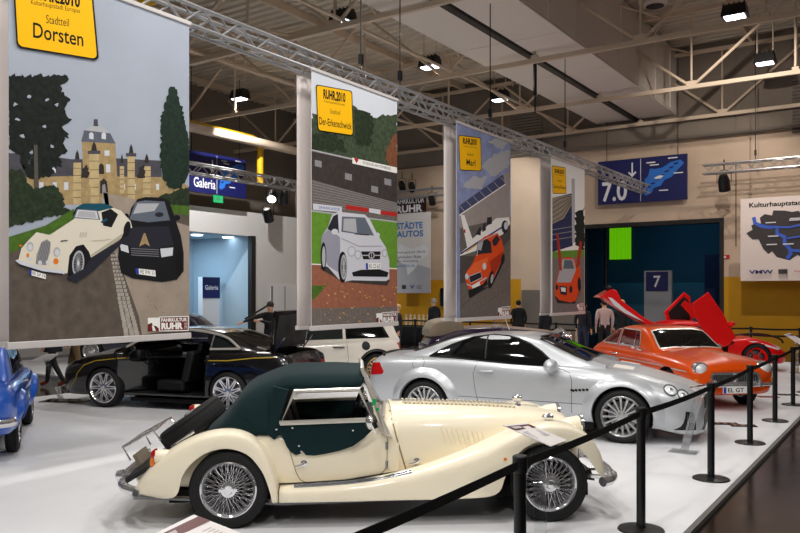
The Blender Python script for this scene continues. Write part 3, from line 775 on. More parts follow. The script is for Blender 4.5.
WHEELS = {}
def wheel_meshes(style, R, r, w, rim_m, spokes, tyre_m=None):
    """meshes of one wheel, axle along y, outer face towards -y"""
    key = (style, R, r, w, rim_m.name, spokes)
    if key in WHEELS: return WHEELS[key]
    t = MB(); h = w / 2
    t.lathe([(r * .97, -h * .78), (r + .006, -h * .9), (r + (R - r) * .4, -h), (R - .03, -h * .93), (R - .008, -h * .72), (R, -h * .4), (R, h * .4), (R - .008, h * .72), (R - .03, h * .93), (r + .01, h * .95), (r * .97, h * .8)], 44, 'y')
    for k in range(3):
        y = (-.35 + .35 * k) * w * .8; t.lathe([(R + .0005, y - .006), (R - .008, y), (R + .0005, y + .006)], 44, 'y')
    rim = MB(); y0 = -h * .82
    rim.lathe([(r + .008, y0 - .004), (r - .004, y0 - .012), (r - .016, y0), (r - .03, y0 + .03), (r - .045, y0 + w * .5), (r - .035, h * .8), (r, h * .85)], 44, 'y', m=rim_m)
    parts = []
    disc = MB(); disc.lathe([(.0, .0), (r * .72, .0), (r * .72, .02), (.0, .02)], 28, 'y', (0, h * .25, 0), M_chromed if style != 'wire' else M_well)
    disc.lathe([(0, h * .5), (r * .93, h * .5)], 28, 'y', m=M_well)
    sp = MB(); hub = MB()
    if style == 'wire':
        for k in range(spokes):
            a = 2 * PI * k / spokes; sg = 1 if k % 2 else -1
            b = a + sg * .36; q = a - sg * .05
            yo = (-h * .95, -h * .35)[(k // 2) % 2]; ri = .052
            sp.tube([(ri * math.cos(b), yo + .012, ri * math.sin(b)), ((r - .02) * math.cos(q), y0 + .02 + .03 * ((k // 2) % 2), (r - .02) * math.sin(q))], .0019, 4, rim_m, cap=False)
        hub.lathe([(.0, -h * 1.12), (.03, -h * 1.1), (.036, -h * .98), (.058, -h * .9), (.06, -h * .2), (.05, 0)], 20, 'y', m=rim_m)
        for a in (0, PI): hub.box((.045 * math.cos(a), -h * 1.0, .045 * math.sin(a)), (.05, .018, .022), rim_m)
    elif style in ('multi', 'twin'):
        for k in range(spokes):
            if style == 'multi': arms = ((0, 0),)
            else: arms = ((-.1, .16), (.1, -.16))
            for da, db in arms:
                a = 2 * PI * k / spokes
                a1, a2 = a + da, a + da + db
                if style == 'twin': a1, a2 = a - da * 1.2, a + da * 2.6
                c1 = Vector((math.cos(a1), 0, math.sin(a1))); c2 = Vector((math.cos(a2), 0, math.sin(a2)))
                wd = .013 if style == 'multi' else .0125
                p = c1 * .05 + Vector((0, y0 + .022, 0)); q = c2 * (r - .022) + Vector((0, y0 + .012, 0)); tn = (q - p).normalized(); sd = tn.cross(Vector((0, 1, 0))).normalized()
                rings = []
                for f, ww in ((0, wd * .9), (.5, wd * .8), (1, wd * 1.25)):
                    c = p.lerp(q, f) + Vector((0, .004 * math.sin(f * PI), 0))
                    rings.append([c - sd * ww, c - sd * ww * .8 - Vector((0, .006, 0)), c + sd * ww * .8 - Vector((0, .006, 0)), c + sd * ww, c + sd * ww * .9 + Vector((0, .02, 0)), c - sd * ww * .9 + Vector((0, .02, 0))])
                sp.loft(rings, True, True, m=rim_m)
        hub.lathe([(.0, y0 + .004), (.03, y0 + .004), (.034, y0 + .012), (.062, y0 + .016), (.068, y0 + .04), (.06, y0 + .07)], 20, 'y', m=rim_m)
        for k in range(5): a = 2 * PI * k / 5; hub.lathe([(0, y0 + .012), (.007, y0 + .012), (.008, y0 + .02)], 8, 'y', (.047 * math.cos(a), 0, .047 * math.sin(a)), M_well)
    elif style == 'disc':
        sp.lathe([(.06, y0 + .03), (r * .55, y0 + .012), (r * .8, y0 + .03), (r - .03, y0 + .03)], 36, 'y', m=rim_m)
        for k in range(spokes): a = 2 * PI * k / spokes; sp.box((r * .82 * math.cos(a), y0 + .024, r * .82 * math.sin(a)), (.03, .012, .016), M_well, Matrix.Rotation(-a, 3, 'Y'))
        hub.lathe([(0, y0 - .012), (.05, y0 - .006), (.09, y0 + .012), (.1, y0 + .03)], 24, 'y', m=M_chrome)
    res = (t.mesh('tyre', tyre_m or M_rubber), rim.mesh('rim', rim_m), disc.mesh('brake_disc', M_well), sp.mesh('spokes', rim_m), hub.mesh('hub_cap', rim_m))
    WHEELS[key] = res; return res
def add_wheel(root, x, z, y, style, R, r, w, rim_m, spokes, steer=0.):
    ms = wheel_meshes(style, R, r, w, rim_m, spokes)
    t = bpy.data.objects.new('wheel', ms[0]); COL.objects.link(t); t.parent = root; t.location = (x, y, z); t.rotation_euler = (0, .13 * x, (0 if y < 0 else PI) + steer)
    for n, m in zip(('rim', 'brake_disc', 'wire_spokes' if style == 'wire' else 'spokes', 'hub_cap'), ms[1:]):
        o = bpy.data.objects.new(n, m); COL.objects.link(o); o.parent = t
    return t
def four_wheels(root, wb, track, style, R, r, w, rim_m, spokes, z=None, steer=0.):
    for x in (0, wb):
        for s in (-1, 1): add_wheel(root, x, z or R, s * track / 2, style, R, r, w, rim_m, spokes, steer if x else 0)
def flare(bvh, cx, cz, r0, r1, a0, a1, sgn, bulge, m, name, root, n=36, taper=True):
    """wheel-arch lip standing proud of the body side"""
    mb = MB(); rings = []; last = None
    for i in range(n + 1):
        a = a0 + (a1 - a0) * i / n; ring = []
        ends = min(1, 4 * min(i, n - i) / n + .25) if taper else 1
        for f, b in ((1, -.02), (.97, .0), (.7, .45), (.4, .82), (.15, 1), (0, 1), (-.03, .8), (-.05, .0)):
            r = r0 + (r1 - r0) * f; x, z = cx + r * math.cos(a), cz + r * math.sin(a)
            rr = max(r, r0 + .03); p, nr = hit(bvh, cx + rr * math.cos(a), cz + rr * math.sin(a), 'y', sgn, 0)
            y = p.y if p is not None else sgn * .8
            if p is not None: last = p.y
            else: y = last if last is not None else sgn * .6
            ring.append(Vector((x, y + sgn * bulge * b * ends, z)))
        rings.append(ring)
    mb.loft(rings, False, False, m=m)
    return mb.build(name, m, root, ang=60)
def seat(root, x, y, z, m, w=.5, h=.62, name='seat', lean=.3):
    mb = MB(); mb.box((x, y, z + .09), (.5, w, .18), m); mb.box((x - .28 - .1 * lean, y, z + .15 + h / 2), (.14, w, h), m, Matrix.Rotation(-lean, 3, 'Y'))
    mb.box((x - .36 - .2 * lean - .04, y, z + .2 + h), (.09, w * .5, .17), m, Matrix.Rotation(-lean, 3, 'Y'))
    return mb.build(name, m, root, bevel=.04, seg=3)
def steering(root, x, y, z, r=.18, tilt=.5, m=None):
    mb = MB(); R = Matrix.Translation((x, y, z)) @ Matrix.Rotation(-PI / 2 + tilt, 4, 'Y')
    mb.tube([(r * math.cos(2 * PI * i / 28), r * math.sin(2 * PI * i / 28), 0) for i in range(28)], .013, 8, m, closed=True)
    for a in (PI * .5, PI * 1.17, PI * 1.83): mb.tube([(0, 0, -.02), (r * math.cos(a), r * math.sin(a), 0)], .012, 6, m)
    mb.lathe([(0, .01), (.05, .0), (.05, -.04), (.025, -.05), (.025, -.3)], 12, 'z', m=m)
    mb.xf(R); return mb.build('steering_wheel', m or M_black, root)
def plate(root, o, ux, uy, nrm, text, w=.52, h=.11):
    """number plate: white board, blue strip, black characters"""
    o = Vector(o); ux = Vector(ux).normalized(); uy = Vector(uy).normalized(); nrm = Vector(nrm).normalized()
    mb = MB(); vs = [o + ux * a * w / 2 + uy * b * h / 2 + nrm * c for c in (-.006, .006) for a, b in ((-1, -1), (1, -1), (1, 1), (-1, 1))]
    mb.add(vs, [(3, 2, 1, 0), (4, 5, 6, 7), (0, 1, 5, 4), (1, 2, 6, 5), (2, 3, 7, 6), (3, 0, 4, 7)], M_platewhite)
    b = o + nrm * .0075
    flat(mb, [(-w / 2 + .004, -h / 2 + .004), (-w / 2 + .05, -h / 2 + .004), (-w / 2 + .05, h / 2 - .004), (-w / 2 + .004, h / 2 - .004)], b, ux, uy, M_plateblue)
    if text: on_plane_text(mb, text, b, ux, uy, -w / 2 + .075, -h * .33, w / 2 - .03, h * .33, M_ink, .02)
    return mb.build('number_plate', None, root, normals=False)
def wiper(root, a, b, bvh=None):
    mb = MB(); mb.tube([a, b], .007, 5); return mb.build('wiper', M_black, root)

def cam_hit(bv, g, px, py, off=0.):
    """point of the car's surface seen at a place in the photograph, in car coordinates"""
    r = ray(px, py); R = Matrix.Rotation(-g.h, 3, 'Z'); o = R @ (EYE - g.o); d = (R @ r).normalized()
    p, n, i, t = bv.ray_cast(o, d)
    if p is None: return None, None
    if n.dot(d) > 0: n = -n
    return p + n * off, n
def traced(bv, g, poly, m, name, root, off=.006, step=2.2, both=False, skirt=.012):
    """trim piece lying on the bodywork; both=True adds its mirror image on the other side"""
    dense = []
    for i in range(len(poly)):
        a = Vector(poly[i]); b = Vector(poly[(i + 1) % len(poly)]); k = max(1, int((b - a).length / step)); dense += [a.lerp(b, j / k) for j in range(k)]
    nb = len(dense); pts = list(dense); y = min(p.y for p in dense) + step / 2
    while y < max(p.y for p in dense):
        x = min(p.x for p in dense) + step / 2
        while x < max(p.x for p in dense): pts.append(Vector((x, y))); x += step
        y += step
    vs, _, fs, _, _, _ = delaunay_2d_cdt(pts, [], [list(range(nb))], 1, 1e-5)
    P = [cam_hit(bv, g, v.x, v.y, off) for v in vs]; good = [f for f in fs if all(P[i][0] is not None for i in f)]
    out = []
    for s in ((1, -1) if both else (1,)):
        mb = MB(); mb.add([(p[0].x, p[0].y * s, p[0].z) if p[0] is not None else (0, 0, 0) for p in P], good, m); o = mb.build(name, m, root, ang=60); out.append(o)
    return out
def oval_lamp(bv, g, px, py, ru, rv, root, name='headlamp', both=True, m=None, ring=None, depth=.35):
    p, n = cam_hit(bv, g, px, py)
    for s in ((1, -1) if both else (1,)):
        q = Vector((p.x, p.y * s, p.z)); nn = Vector((n.x, n.y * s, n.z)); v = (Vector((0, 0, 1)) - nn * nn.z).normalized(); u = v.cross(nn)
        M = Matrix((u, v, nn)).transposed().to_4x4(); M.translation = q - nn * .012
        l = MB(); l.sphere((0, 0, 0), 1, 20, 12, None, (ru, rv, min(ru, rv) * depth)); l.xf(M); o = l.build(name, m or M_lens, root)
        r = MB(); r.tube([(ru * 1.04 * math.cos(a), rv * 1.04 * math.sin(a), .012) for a in (2 * PI * i / 24 for i in range(24))], .008, 6, closed=True); r.xf(M); r.build('lamp_surround', ring or M_black, o)
        c = MB(); c.sphere((0, 0, min(ru, rv) * depth * .6), 1, 14, 8, None, (ru * .45, rv * .45, min(ru, rv) * depth * .55)); c.xf(M); c.build('projector', M_chrome, o)
# ================================================================= CREAM ROADSTER
def make_roadster():
    g = Rig(on_z(228, 530), on_z(551, 523), -.73)
    root = g.thing('vintage_roadster', 'cream open roadster with dark green soft top and chrome wire wheels, nearest the camera', 'car')
    P = lambda px, py, ly: g.at(px, py, ly)
    wb = 2.522
    # tub
    secs = [(-.80, [(0, .27), (.26, .27), (.3, .28), (.3, .31), (.28, .33), (.2, .335), (0, .34)]),
            (-.66, [(0, .24), (.36, .24), (.42, .3), (.43, .38), (.4, .42), (.3, .43), (0, .44)]),
            (-.35, [(0, .24), (.44, .24), (.5, .34), (.51, .52), (.48, .61), (.36, .63), (0, .64)]),
            (-.05, [(0, .24), (.5, .24), (.56, .34), (.575, .58), (.55, .70), (.42, .725), (0, .73)]),
            (.30, [(0, .24), (.54, .24), (.6, .33), (.615, .58), (.6, .71), (.48, .735), (0, .74)]),
            (.80, [(0, .24), (.55, .24), (.605, .33), (.615, .55), (.595, .64), (.5, .665), (0, .67)]),
            (1.08, [(0, .24), (.53, .24), (.58, .33), (.585, .58), (.56, .70), (.46, .76), (0, .80)]),
            (1.33, [(0, .24), (.48, .24), (.52, .36), (.525, .62), (.485, .77), (.33, .85), (0, .873)])]
    body = body_loft(secs, 60, 2).build('body_tub', M_cream)
    cut = MB(); cut.box((.75, 0, .80), (.78, 1.06, .86)); c = cut.build('c', M_leather)
    boolean(body, [c]); body.parent = root
    bv = bvh_of(body)
    # bonnet
    secs = [(1.28, [(0, .3), (.46, .3), (.515, .42), (.52, .63), (.48, .785), (.32, .86), (0, .88)]),
            (1.9, [(0, .3), (.38, .3), (.425, .42), (.43, .61), (.40, .755), (.27, .835), (0, .862)]),
            (2.5, [(0, .3), (.26, .3), (.3, .42), (.3, .6), (.28, .72), (.2, .795), (0, .822)]),
            (2.70, [(0, .3), (.2, .3), (.245, .42), (.25, .58), (.235, .69), (.16, .765), (0, .79)])]
    bon = body_loft(secs, 40, 2).build('bonnet', M_cream, root)
    secs = [(2.69, [(0, .3), (.2, .3), (.245, .42), (.25, .58), (.235, .69), (.16, .765), (0, .79)]),
            (2.80, [(0, .3), (.19, .3), (.235, .42), (.24, .56), (.225, .66), (.15, .735), (0, .762)]),
            (2.88, [(0, .31), (.16, .31), (.205, .42), (.21, .53), (.19, .62), (.12, .67), (0, .69)]),
            (2.92, [(0, .34), (.1, .34), (.15, .42), (.155, .5), (.13, .56), (.08, .59), (0, .60)])]
    nose = body_loft(secs, 24, 2).build('radiator_cowl', M_cream, root); bn = bvh_of(bon); bno = bvh_of(nose)
    gr = MB()
    for k in range(13):
        y = -.13 + .26 * k / 12; pts = []
        for z in [.36 + .03 * i for i in range(10)]:
            p, n = hit(bno, y, z, 'x', 1, .012)
            if p is not None and p.x > 2.72: pts.append(p)
        if len(pts) > 2: gr.tube(pts, .006, 5)
    gr.build('grille', M_chrome, root)
    # bonnet furniture
    lv = MB()
    for k in range(9):
        x = P(441 + 5.2 * k, 436, -.43)[0]; pts = []
        for i in range(7):
            z = .715 - .115 * i / 6 - .006 * k; p, n = hit(bn, x + .022 * i / 6 * 1.6, z, 'y', -1, .004); pts.append(p)
        lv.tube(pts, .008, 6, flat=.6)
        lv.tube([Vector((p.x, -p.y, p.z)) for p in pts], .008, 6, flat=.6)
    lv.build('side_louvres', M_cream, root)
    for s in (-1, 1):
        tl = MB()
        for k in range(27):
            x = 1.40 + .0365 * k; p, n = hit(bn, x, s * .085, 'z', 1, .004)
            tl.box(p, (.016, .06, .028), M_cream, Matrix.Rotation(.6, 3, 'Y')); tl.box(p + Vector((.016, 0, -.001)), (.012, .052, .008), M_creamshade)
        tl.build('top_louvres', M_cream, root)
    hg = MB(); pts = [hit(bn, 1.3 + .1 * i, 0, 'z', 1, .006)[0] for i in range(14)]; hg.tube(pts, .008, 6); hg.build('bonnet_hinge', M_chrome, root)
    p, n = hit(bn, 2.42, 0, 'z', 1, 0)
    cp = MB(); cp.lathe([(0, .032), (.012, .03), (.016, .02), (.026, .016), (.028, .0), (.03, -.01)], 18, 'z', p); cp.box(p + Vector((.0, 0, .03)), (.06, .016, .012)); cp.build('radiator_cap', M_chrome, root)
    sm = MB()
    sg = [(1.30, .835), P(391, 415, -.5), P(396, 436, -.52), P(407, 473, -.55)]
    bbn = bvh_of(body, bon); 
    for s in (-1, 1): sm = MB(); proj_line(sm, bbn, sg, 'y', s, .012, .003); sm.build('scuttle_gap', M_creamshade, root)
    # door gaps, hinges, latch
    dg = MB(); dl = [P(282, 430, -.61), P(290, 452, -.61), P(296, 472, -.61), P(300, 480, -.61), P(308, 484, -.61), P(345, 482, -.61), P(374, 477.5, -.6), P(383, 474, -.6), P(387, 468, -.6), P(388, 440, -.6), P(384, 432, -.6), P(377, 429, -.6)]
    proj_line(dg, bv, dl, 'y', -1, .007, .0015); proj_line(dg, bv, dl, 'y', 1, .007, .0015); dg.build('door_gap', M_creamshade, root)
    for px, py in ((387, 447), (387, 466)):
        x, z = P(px, py, -.6); p, n = hit(bv, x, z, 'y', -1, .004); m = MB(); m.tube([p - Vector((0, 0, .03)), p + Vector((0, 0, .03))], .011, 8); m.build('door_hinge', M_chromed, root)
    def latch(px, py, name, bvx):
        x, z = P(px, py, -.6); p, n = hit(bvx, x, z, 'y', -1, 0); m = MB()
        m.lathe([(0, -.035), (.014, -.034), (.016, -.01), (.026, -.006), (.028, .0)], 14, 'y', p); m.tube([p + Vector((0, -.03, 0)), p + Vector((-.05, -.032, -.016)), p + Vector((-.07, -.03, -.02))], [.011, .009, .006], 8)
        m.build(name, M_chrome, root)
    latch(304, 463, 'door_handle', bv); latch(418, 464, 'bonnet_catch', bn)
    # fenders: swept strips between a crest line and a lower edge
    def wing(U, Lw, yin, ymid, yout, dz, name, s):
        n = 5
        Us = smooth([Vector((a, 0, b)) for a, b in U], n); Ls = smooth([Vector((a, 0, b)) for a, b in Lw], n)
        k = len(U); ip = lambda arr, t: pchip(list(range(k)), arr)(t)
        rings = []
        for i, (u, l) in enumerate(zip(Us, Ls)):
            t = i / n; yi, ym, yo, d = ip(yin, t), ip(ymid, t), ip(yout, t), ip(dz, t)
            q = lambda f: (u.x + (l.x - u.x) * f, u.z + (l.z - u.z) * f)
            c = [(yi, u.x, u.z - d), ((yi + ym) / 2, u.x, u.z - d * .15), (ym, u.x, u.z + .004), (yo * .975, *q(.1)), (yo, *q(.42)), (yo, *q(.8)), (yo * .995, *q(1.))]
            c = chaikin(c, 2); rings.append([Vector((a[1], s * a[0], a[2])) for a in c])
        mb = MB(); mb.loft(rings, False, False)
        o = mb.build(name, M_cream, root, ang=50); sd = o.modifiers.new('s', 'SOLIDIFY'); sd.thickness = .016; sd.offset = -1 
        return o
    UR = [(-.76, .275), (-.66, .42), (-.45, .61), (-.22, .725), (0, .757), (.17, .71), (.29, .58), (.36, .40), (.39, .20)]
    LR = [(-.55, .225), (-.40, .26), (-.335, .44), (-.2, .575), (-.03, .625), (.14, .58), (.255, .45), (.315, .30), (.335, .20)]
    UF = [(2.99, .36), (2.95, .54), (2.85, .685), (2.70, .765), (2.53, .785), (2.36, .755), (2.2, .70), (2.08, .65), (1.96, .60), (1.72, .51), (1.4, .415), (.95, .335), (.39, .305)]
    LF = [(2.95, .345), (2.885, .42), (2.79, .55), (2.66, .635), (2.5, .655), (2.35, .62), (2.24, .53), (2.16, .38), (2.08, .235), (1.8, .207), (1.4, .205), (.95, .203), (.39, .2)]
    for s in (-1, 1):
        wing(UR, LR, [.3, .38, .46, .5, .54, .55, .56, .57, .6], [.5, .56, .6, .62, .63, .63, .63, .64, .66], [.62, .70, .735, .74, .74, .74, .74, .74, .735], [.0] * 9, 'rear_fender', s)
        wing(UF, LF, [.5, .42, .36, .3, .27, .28, .3, .34, .38, .44, .48, .52, .56], [.56, .56, .55, .54, .54, .54, .55, .56, .58, .6, .62, .64, .655], [.68, .71, .73, .74, .74, .74, .74, .74, .74, .74, .74, .74, .735], [.02, .04, .06, .09, .11, .11, .10, .08, .06, .04, .03, .02, .01], 'front_fender', s)
    for s in (-1, 1):
        tr = MB()
        for dy in (0, .022): tr.tube([(x, s * (.665 + dy), z + .002 - dy * .5) for x, z in ((.5, .318), (.9, .338), (1.2, .368), (1.42, .422))], .008, 6)
        tr.build('running_board_strips', M_chromed, root)
    fr = MB(); fr.tube([(.35, -.585, .31), (.9, -.6, .335), (1.39, -.565, .40), (1.82, -.46, .50), (2.03, -.40, .567)], .006, 6); fr.build('fender_seam', M_groove, root)
    # beading between rear fender and body
    bd = MB(); pr = smooth([Vector((a, 0, b)) for a, b in UR], 5)
    bd.tube([(p.x, -.575, p.z + .004) for p in pr[8:]], .006, 6); bd.build('fender_beading', M_groove, root)
    # underside
    ch = MB(); ch.box((1.2, 0, .2), (3.4, .96, .1)); ch.box((1.26, 0, .26), (1.7, 1.2, .08)); ch.tube([(0, -.62, .3), (0, .62, .3)], .04, 8); ch.tube([(wb, -.62, .3), (wb, .62, .3)], .035, 8); ch.build('chassis', M_well, root)
    ex = MB(); ex.tube([(1.3, -.52, .17), (.9, -.53, .16), (.4, -.53, .15), (-.7, -.45, .2), (-.78, -.45, .2)], .026, 8); ex.build('exhaust', M_chromed, root)
    four_wheels(root, wb, 1.31, 'wire', .303, .212, .15, M_chrome, 96)
    # windscreen
    wf = MB(); a, b = Vector((1.19, 0, .80)), Vector((1.03, 0, 1.20))
    for s in (-1, 1):
        wf.tube([(1.25, s * .54, .66), (1.19, s * .52, .80), (1.035, s * .485, 1.20)], [.022, .018, .016], 8)
        wf.tube([(1.27, s * .545, .665), (1.20, s * .545, .70), (1.16, s * .54, .78)], .03, 8, flat=.5)
    wf.tube([(1.035, -.485, 1.20), (1.045, 0, 1.215), (1.035, .485, 1.20)], .016, 8); wf.tube([(1.2, -.5, .815), (1.24, 0, .865), (1.2, .5, .815)], .016, 8)
    w = wf.build('windscreen_frame', M_frame, root)
    gl = MB(); gl.add([(1.19, -.51, .81), (1.225, 0, .85), (1.19, .51, .81), (1.035, .48, 1.2), (1.045, 0, 1.21), (1.035, -.48, 1.2)], [(0, 1, 4, 5), (1, 2, 3, 4)]); gl.build('glass', M_glass, w)
    dc = MB(); dc.box((1.13, -.533, .945), (.03, .004, .05), None, Matrix.Rotation(.38, 3, 'Y')); dc.box((1.155, -.536, .885), (.026, .004, .026)); dc.build('sticker', mat('green_sticker', (10, 170, 90), .5), w)['label'] = 'green sticker on the windscreen pillar'
    # soft top
    secs = [(-.205, [(0, .69), (.3, .69), (.46, .69), (.5, .70), (.48, .715), (.3, .735), (0, .745)]),
            (-.08, [(0, .69), (.3, .69), (.54, .69), (.57, .71), (.55, .78), (.4, .83), (0, .855)]),
            (.10, [(0, .69), (.3, .69), (.58, .69), (.605, .72), (.575, .93), (.46, 1.035), (0, 1.07)]),
            (.26, [(0, .69), (.3, .69), (.6, .69), (.62, .72), (.56, 1.01), (.46, 1.115), (0, 1.15)]),
            (.40, [(0, .69), (.3, .69), (.61, .69), (.63, .72), (.55, 1.06), (.46, 1.155), (0, 1.2)])]
    st = body_loft(secs, 40, 2); 
    secs = [(.385, [(0, 1.05), (.3, 1.05), (.53, 1.05), (.555, 1.06), (.54, 1.10), (.46, 1.16), (0, 1.2)]),
            (.47, [(0, 1.05), (.3, 1.05), (.54, 1.045), (.56, 1.06), (.54, 1.12), (.46, 1.175), (0, 1.218)]),
            (.8, [(0, 1.06), (.3, 1.06), (.535, 1.05), (.555, 1.065), (.535, 1.12), (.46, 1.18), (0, 1.222)]),
            (1.02, [(0, 1.07), (.3, 1.07), (.515, 1.06), (.53, 1.075), (.52, 1.12), (.45, 1.175), (0, 1.21)]),
            (1.06, [(0, 1.16), (.3, 1.16), (.49, 1.14), (.5, 1.15), (.49, 1.17), (.43, 1.2), (0, 1.225)])]
    body_loft(secs, 30, 2, st)
    top = st.build('soft_top', M_green, root, ang=50)
    for s in (-1, 1):
        fl = MB(); fl.prism([(.30, .70), (.345, .665), (.375, .70), (.375, .79), (.455, 1.06), (.33, 1.09)], s * .585, s * .625, 'y')
        fl.build('quarter_flap', M_green, root, bevel=.008)
    sm = MB(); bt = bvh_of(top)
    for s in (-1, 1):
        proj_line(sm, bt, [(.42, 1.2), (.41, 1.12), (.39, 1.0), (.33, .74)], 'y', s, .012, .003); proj_line(sm, bt, [(.0, .9), (.1, .84), (.2, .76)], 'y', s, .008, .003)
        proj_line(sm, bt, [(.45, 1.085), (.8, 1.085), (1.0, 1.09)], 'y', s, .01, .003)
    sm.build('seam', M_green, top)
    # side screens
    sp = [(294.5, 391.5), (359, 389.5), (372.5, 419.5), (281, 423)]
    q = [P(a, b, -.60) for a, b in sp]
    pan = [(278, 424.5), (373, 420.5), (374.5, 425), (371, 431), (364, 438), (353, 446), (340, 450.5), (325, 453.8), (314, 455.5), (306, 455), (302.5, 451), (300.5, 453.5), (296, 455), (291, 452), (287, 447), (284, 440), (279, 432)]
    for s in (-1, 1):
        o3 = lambda p, y=.632: Vector((p[0], s * y, p[1]))
        f = MB(); f.tube([o3(a, .632 if a[1] < .9 else .59) for a in q], .018, 6, closed=True); f.tube([o3(q[3], .638) + Vector((-.01, 0, .01)), o3(q[2], .638) + Vector((.0, 0, .01))], .028, 6, flat=.5)
        fr = f.build('side_window', M_frame, root)
        gm = MB(); gm.add([o3(a, .63 if a[1] < .9 else .588) for a in q], [(0, 1, 2, 3)]); gm.build('glass', M_glass, fr)
        pm = MB(); pm.prism([P(a, b, -.62) for a, b in pan], s * .617, s * .632, 'y'); pp = pm.build('side_curtain', M_green, root, bevel=.004)
        st_ = MB()
        for a, b in ((301.5, 451), (292.5, 427.5), (299, 445.5), (353, 430), (276.5, 429)):
            c = P(a, b, -.63); st_.lathe([(0, -.012), (.008, -.01), (.009, 0)], 10, 'y', (c[0], s * .632, c[1]))
        st_.build('press_studs', M_chrome, pp)
    # cabin
    seat(root, .72, -.27, .36, M_leather, .42, .34); seat(root, .72, .27, .36, M_leather, .42, .34)
    steering(root, 1.0, .27, .80, .17, .35)
    db = MB(); db.box((1.12, 0, .72), (.08, 1.04, .16)); db.build('dashboard', M_leather, root, bevel=.02)
    # mirror on the screen pillar
    for s in (-1, 1):
        mr = MB(); mr.tube([(1.15, s * .61, .70), (1.13, s * .70, .73), (1.10, s * .73, .79)], .009, 6); mr.lathe([(0, -.05), (.035, -.042), (.055, -.02), (.058, 0), (.05, .004), (0, .004)], 18, 'x', (1.10, s * .735, .815)); mr.build('side_mirror', M_chrome, root)
    # lamps at the front
    for s in (-1, 1):
        h = MB(); h.lathe([(.0, -.2), (.04, -.19), (.075, -.1), (.088, -.02), (.09, .0)], 24, 'x', (2.86, s * .36, .70)); h.tube([(2.82, s * .36, .62), (2.8, s * .33, .5)], .03, 8); hh = h.build('headlamp', M_cream, root)
        r = MB(); r.lathe([(.09, -.012), (.098, .0), (.094, .016), (.084, .02)], 24, 'x', (2.865, s * .36, .70)); r.build('chrome_ring', M_chrome, hh)
        l = MB(); l.lathe([(0, .035), (.05, .028), (.084, .012)], 24, 'x', (2.865, s * .36, .70)); l.build('lens', M_lens, hh)
        k = MB(); k.lathe([(.0, -.06), (.018, -.05), (.03, -.01), (.03, .02), (.02, .032), (0, .036)], 16, 'x', (2.55, s * .565, .815)); k.box((2.54, s * .565, .79), (.05, .02, .03)); k.build('side_lamp', M_chrome, root)
        o = MB(); o.lathe([(0, -.012), (.012, -.01), (.014, 0)], 12, 'y', (P(505, 459, -.73)[0], -.738, P(505, 459, -.73)[1])); 
        if s < 0: o.build('side_reflector', M_orangelens, root)
    for q in ((-.46, .5, .75),):
        pd = MB(); pd.lathe([(0, -.06), (.03, -.055), (.045, -.02), (.045, .06), (.03, .12), (0, .13)], 16, 'x', q); pd.tube([(q[0] + .03, q[1], q[2]), (q[0] + .06, q[1] + .05, .56)], .03, 8); pp = pd.build('lamp_pod', M_cream, root); r = MB(); r.lathe([(0, -.075), (.03, -.065), (.044, -.03), (.046, -.02)], 16, 'x', q); r.build('tail_lamp', M_redlens, pp)
    # front bumper
    b = MB(); b.tube(smooth([(2.95, -.70, .31), (3.06, -.6, .315), (3.12, -.3, .32), (3.13, 0, .32), (3.12, .3, .32), (3.06, .6, .315), (2.95, .70, .31)], 5), .04, 10, flat=1.0); b.lathe([(0, 0), (.03, .01), (.045, .03), (.04, .05), (0, .06)], 14, 'x', (3.06, -.55, .32)); b.tube([(3.1, -.25, .32), (2.8, -.25, .3)], .02, 6); b.tube([(3.1, .25, .32), (2.8, .25, .3)], .02, 6); b.tube([(3.05, -.5, .3), (2.8, -.4, .3)], .02, 6)
    b.build('front_bumper', M_chrome, root)
    va = MB(); va.prism([(2.78, .3), (2.93, .36), (2.97, .26), (2.9, .27)], -.45, .45, 'y'); va.build('front_valance', M_satin, root)
    # spare wheel let into the sloping tail
    ms = wheel_meshes('wire', .30, .212, .19, M_chrome, 96)
    t = bpy.data.objects.new('spare_wheel', ms[0]); COL.objects.link(t); t.parent = root
    t.location = (-.40, 0, .70); t.rotation_euler = Euler((PI / 2, 0, 0)); t.rotation_mode = 'QUATERNION'
    sl = math.atan2(.36, .50); t.rotation_quaternion = (Matrix.Rotation(-sl, 3, 'Y') @ Matrix.Rotation(-PI / 2, 3, 'X')).to_quaternion()
    for n_, m_ in zip(('rim', 'brake_disc', 'wire_spokes', 'hub_cap'), ms[1:]):
        o = bpy.data.objects.new(n_, m_); COL.objects.link(o); o.parent = t
    lt = MB(); x, z = P(183, 441, -.4); lt.box((x, -.36, z), (.13, .05, .035), None, Matrix.Rotation(-sl, 3, 'Y')); lt.tube([(x - .1, -.36, z - .06), (x + .08, -.36, z + .07)], .013, 8); lt.build('spare_clamp', M_chrome, root)
    # tail: rear lamps on cream pods, bumper, rack, plate
    for s in (-1, 1):
        pd = MB(); pd.lathe([(0, -.02), (.05, -.015), (.058, .03), (.05, .12), (.03, .24)], 16, 'x', (-.56, s * .6, .545)); pp = pd.build('lamp_pod', M_cream, root)
        r = MB(); r.lathe([(0, -.05), (.03, -.045), (.047, -.02), (.05, -.01)], 16, 'x', (-.56, s * .6, .56)); r.build('tail_lamp', M_redlens, pp)
        r = MB(); r.box((-.595, s * .6, .505), (.04, .075, .075)); r.build('turn_lamp', M_orangelens, pp, bevel=.015)
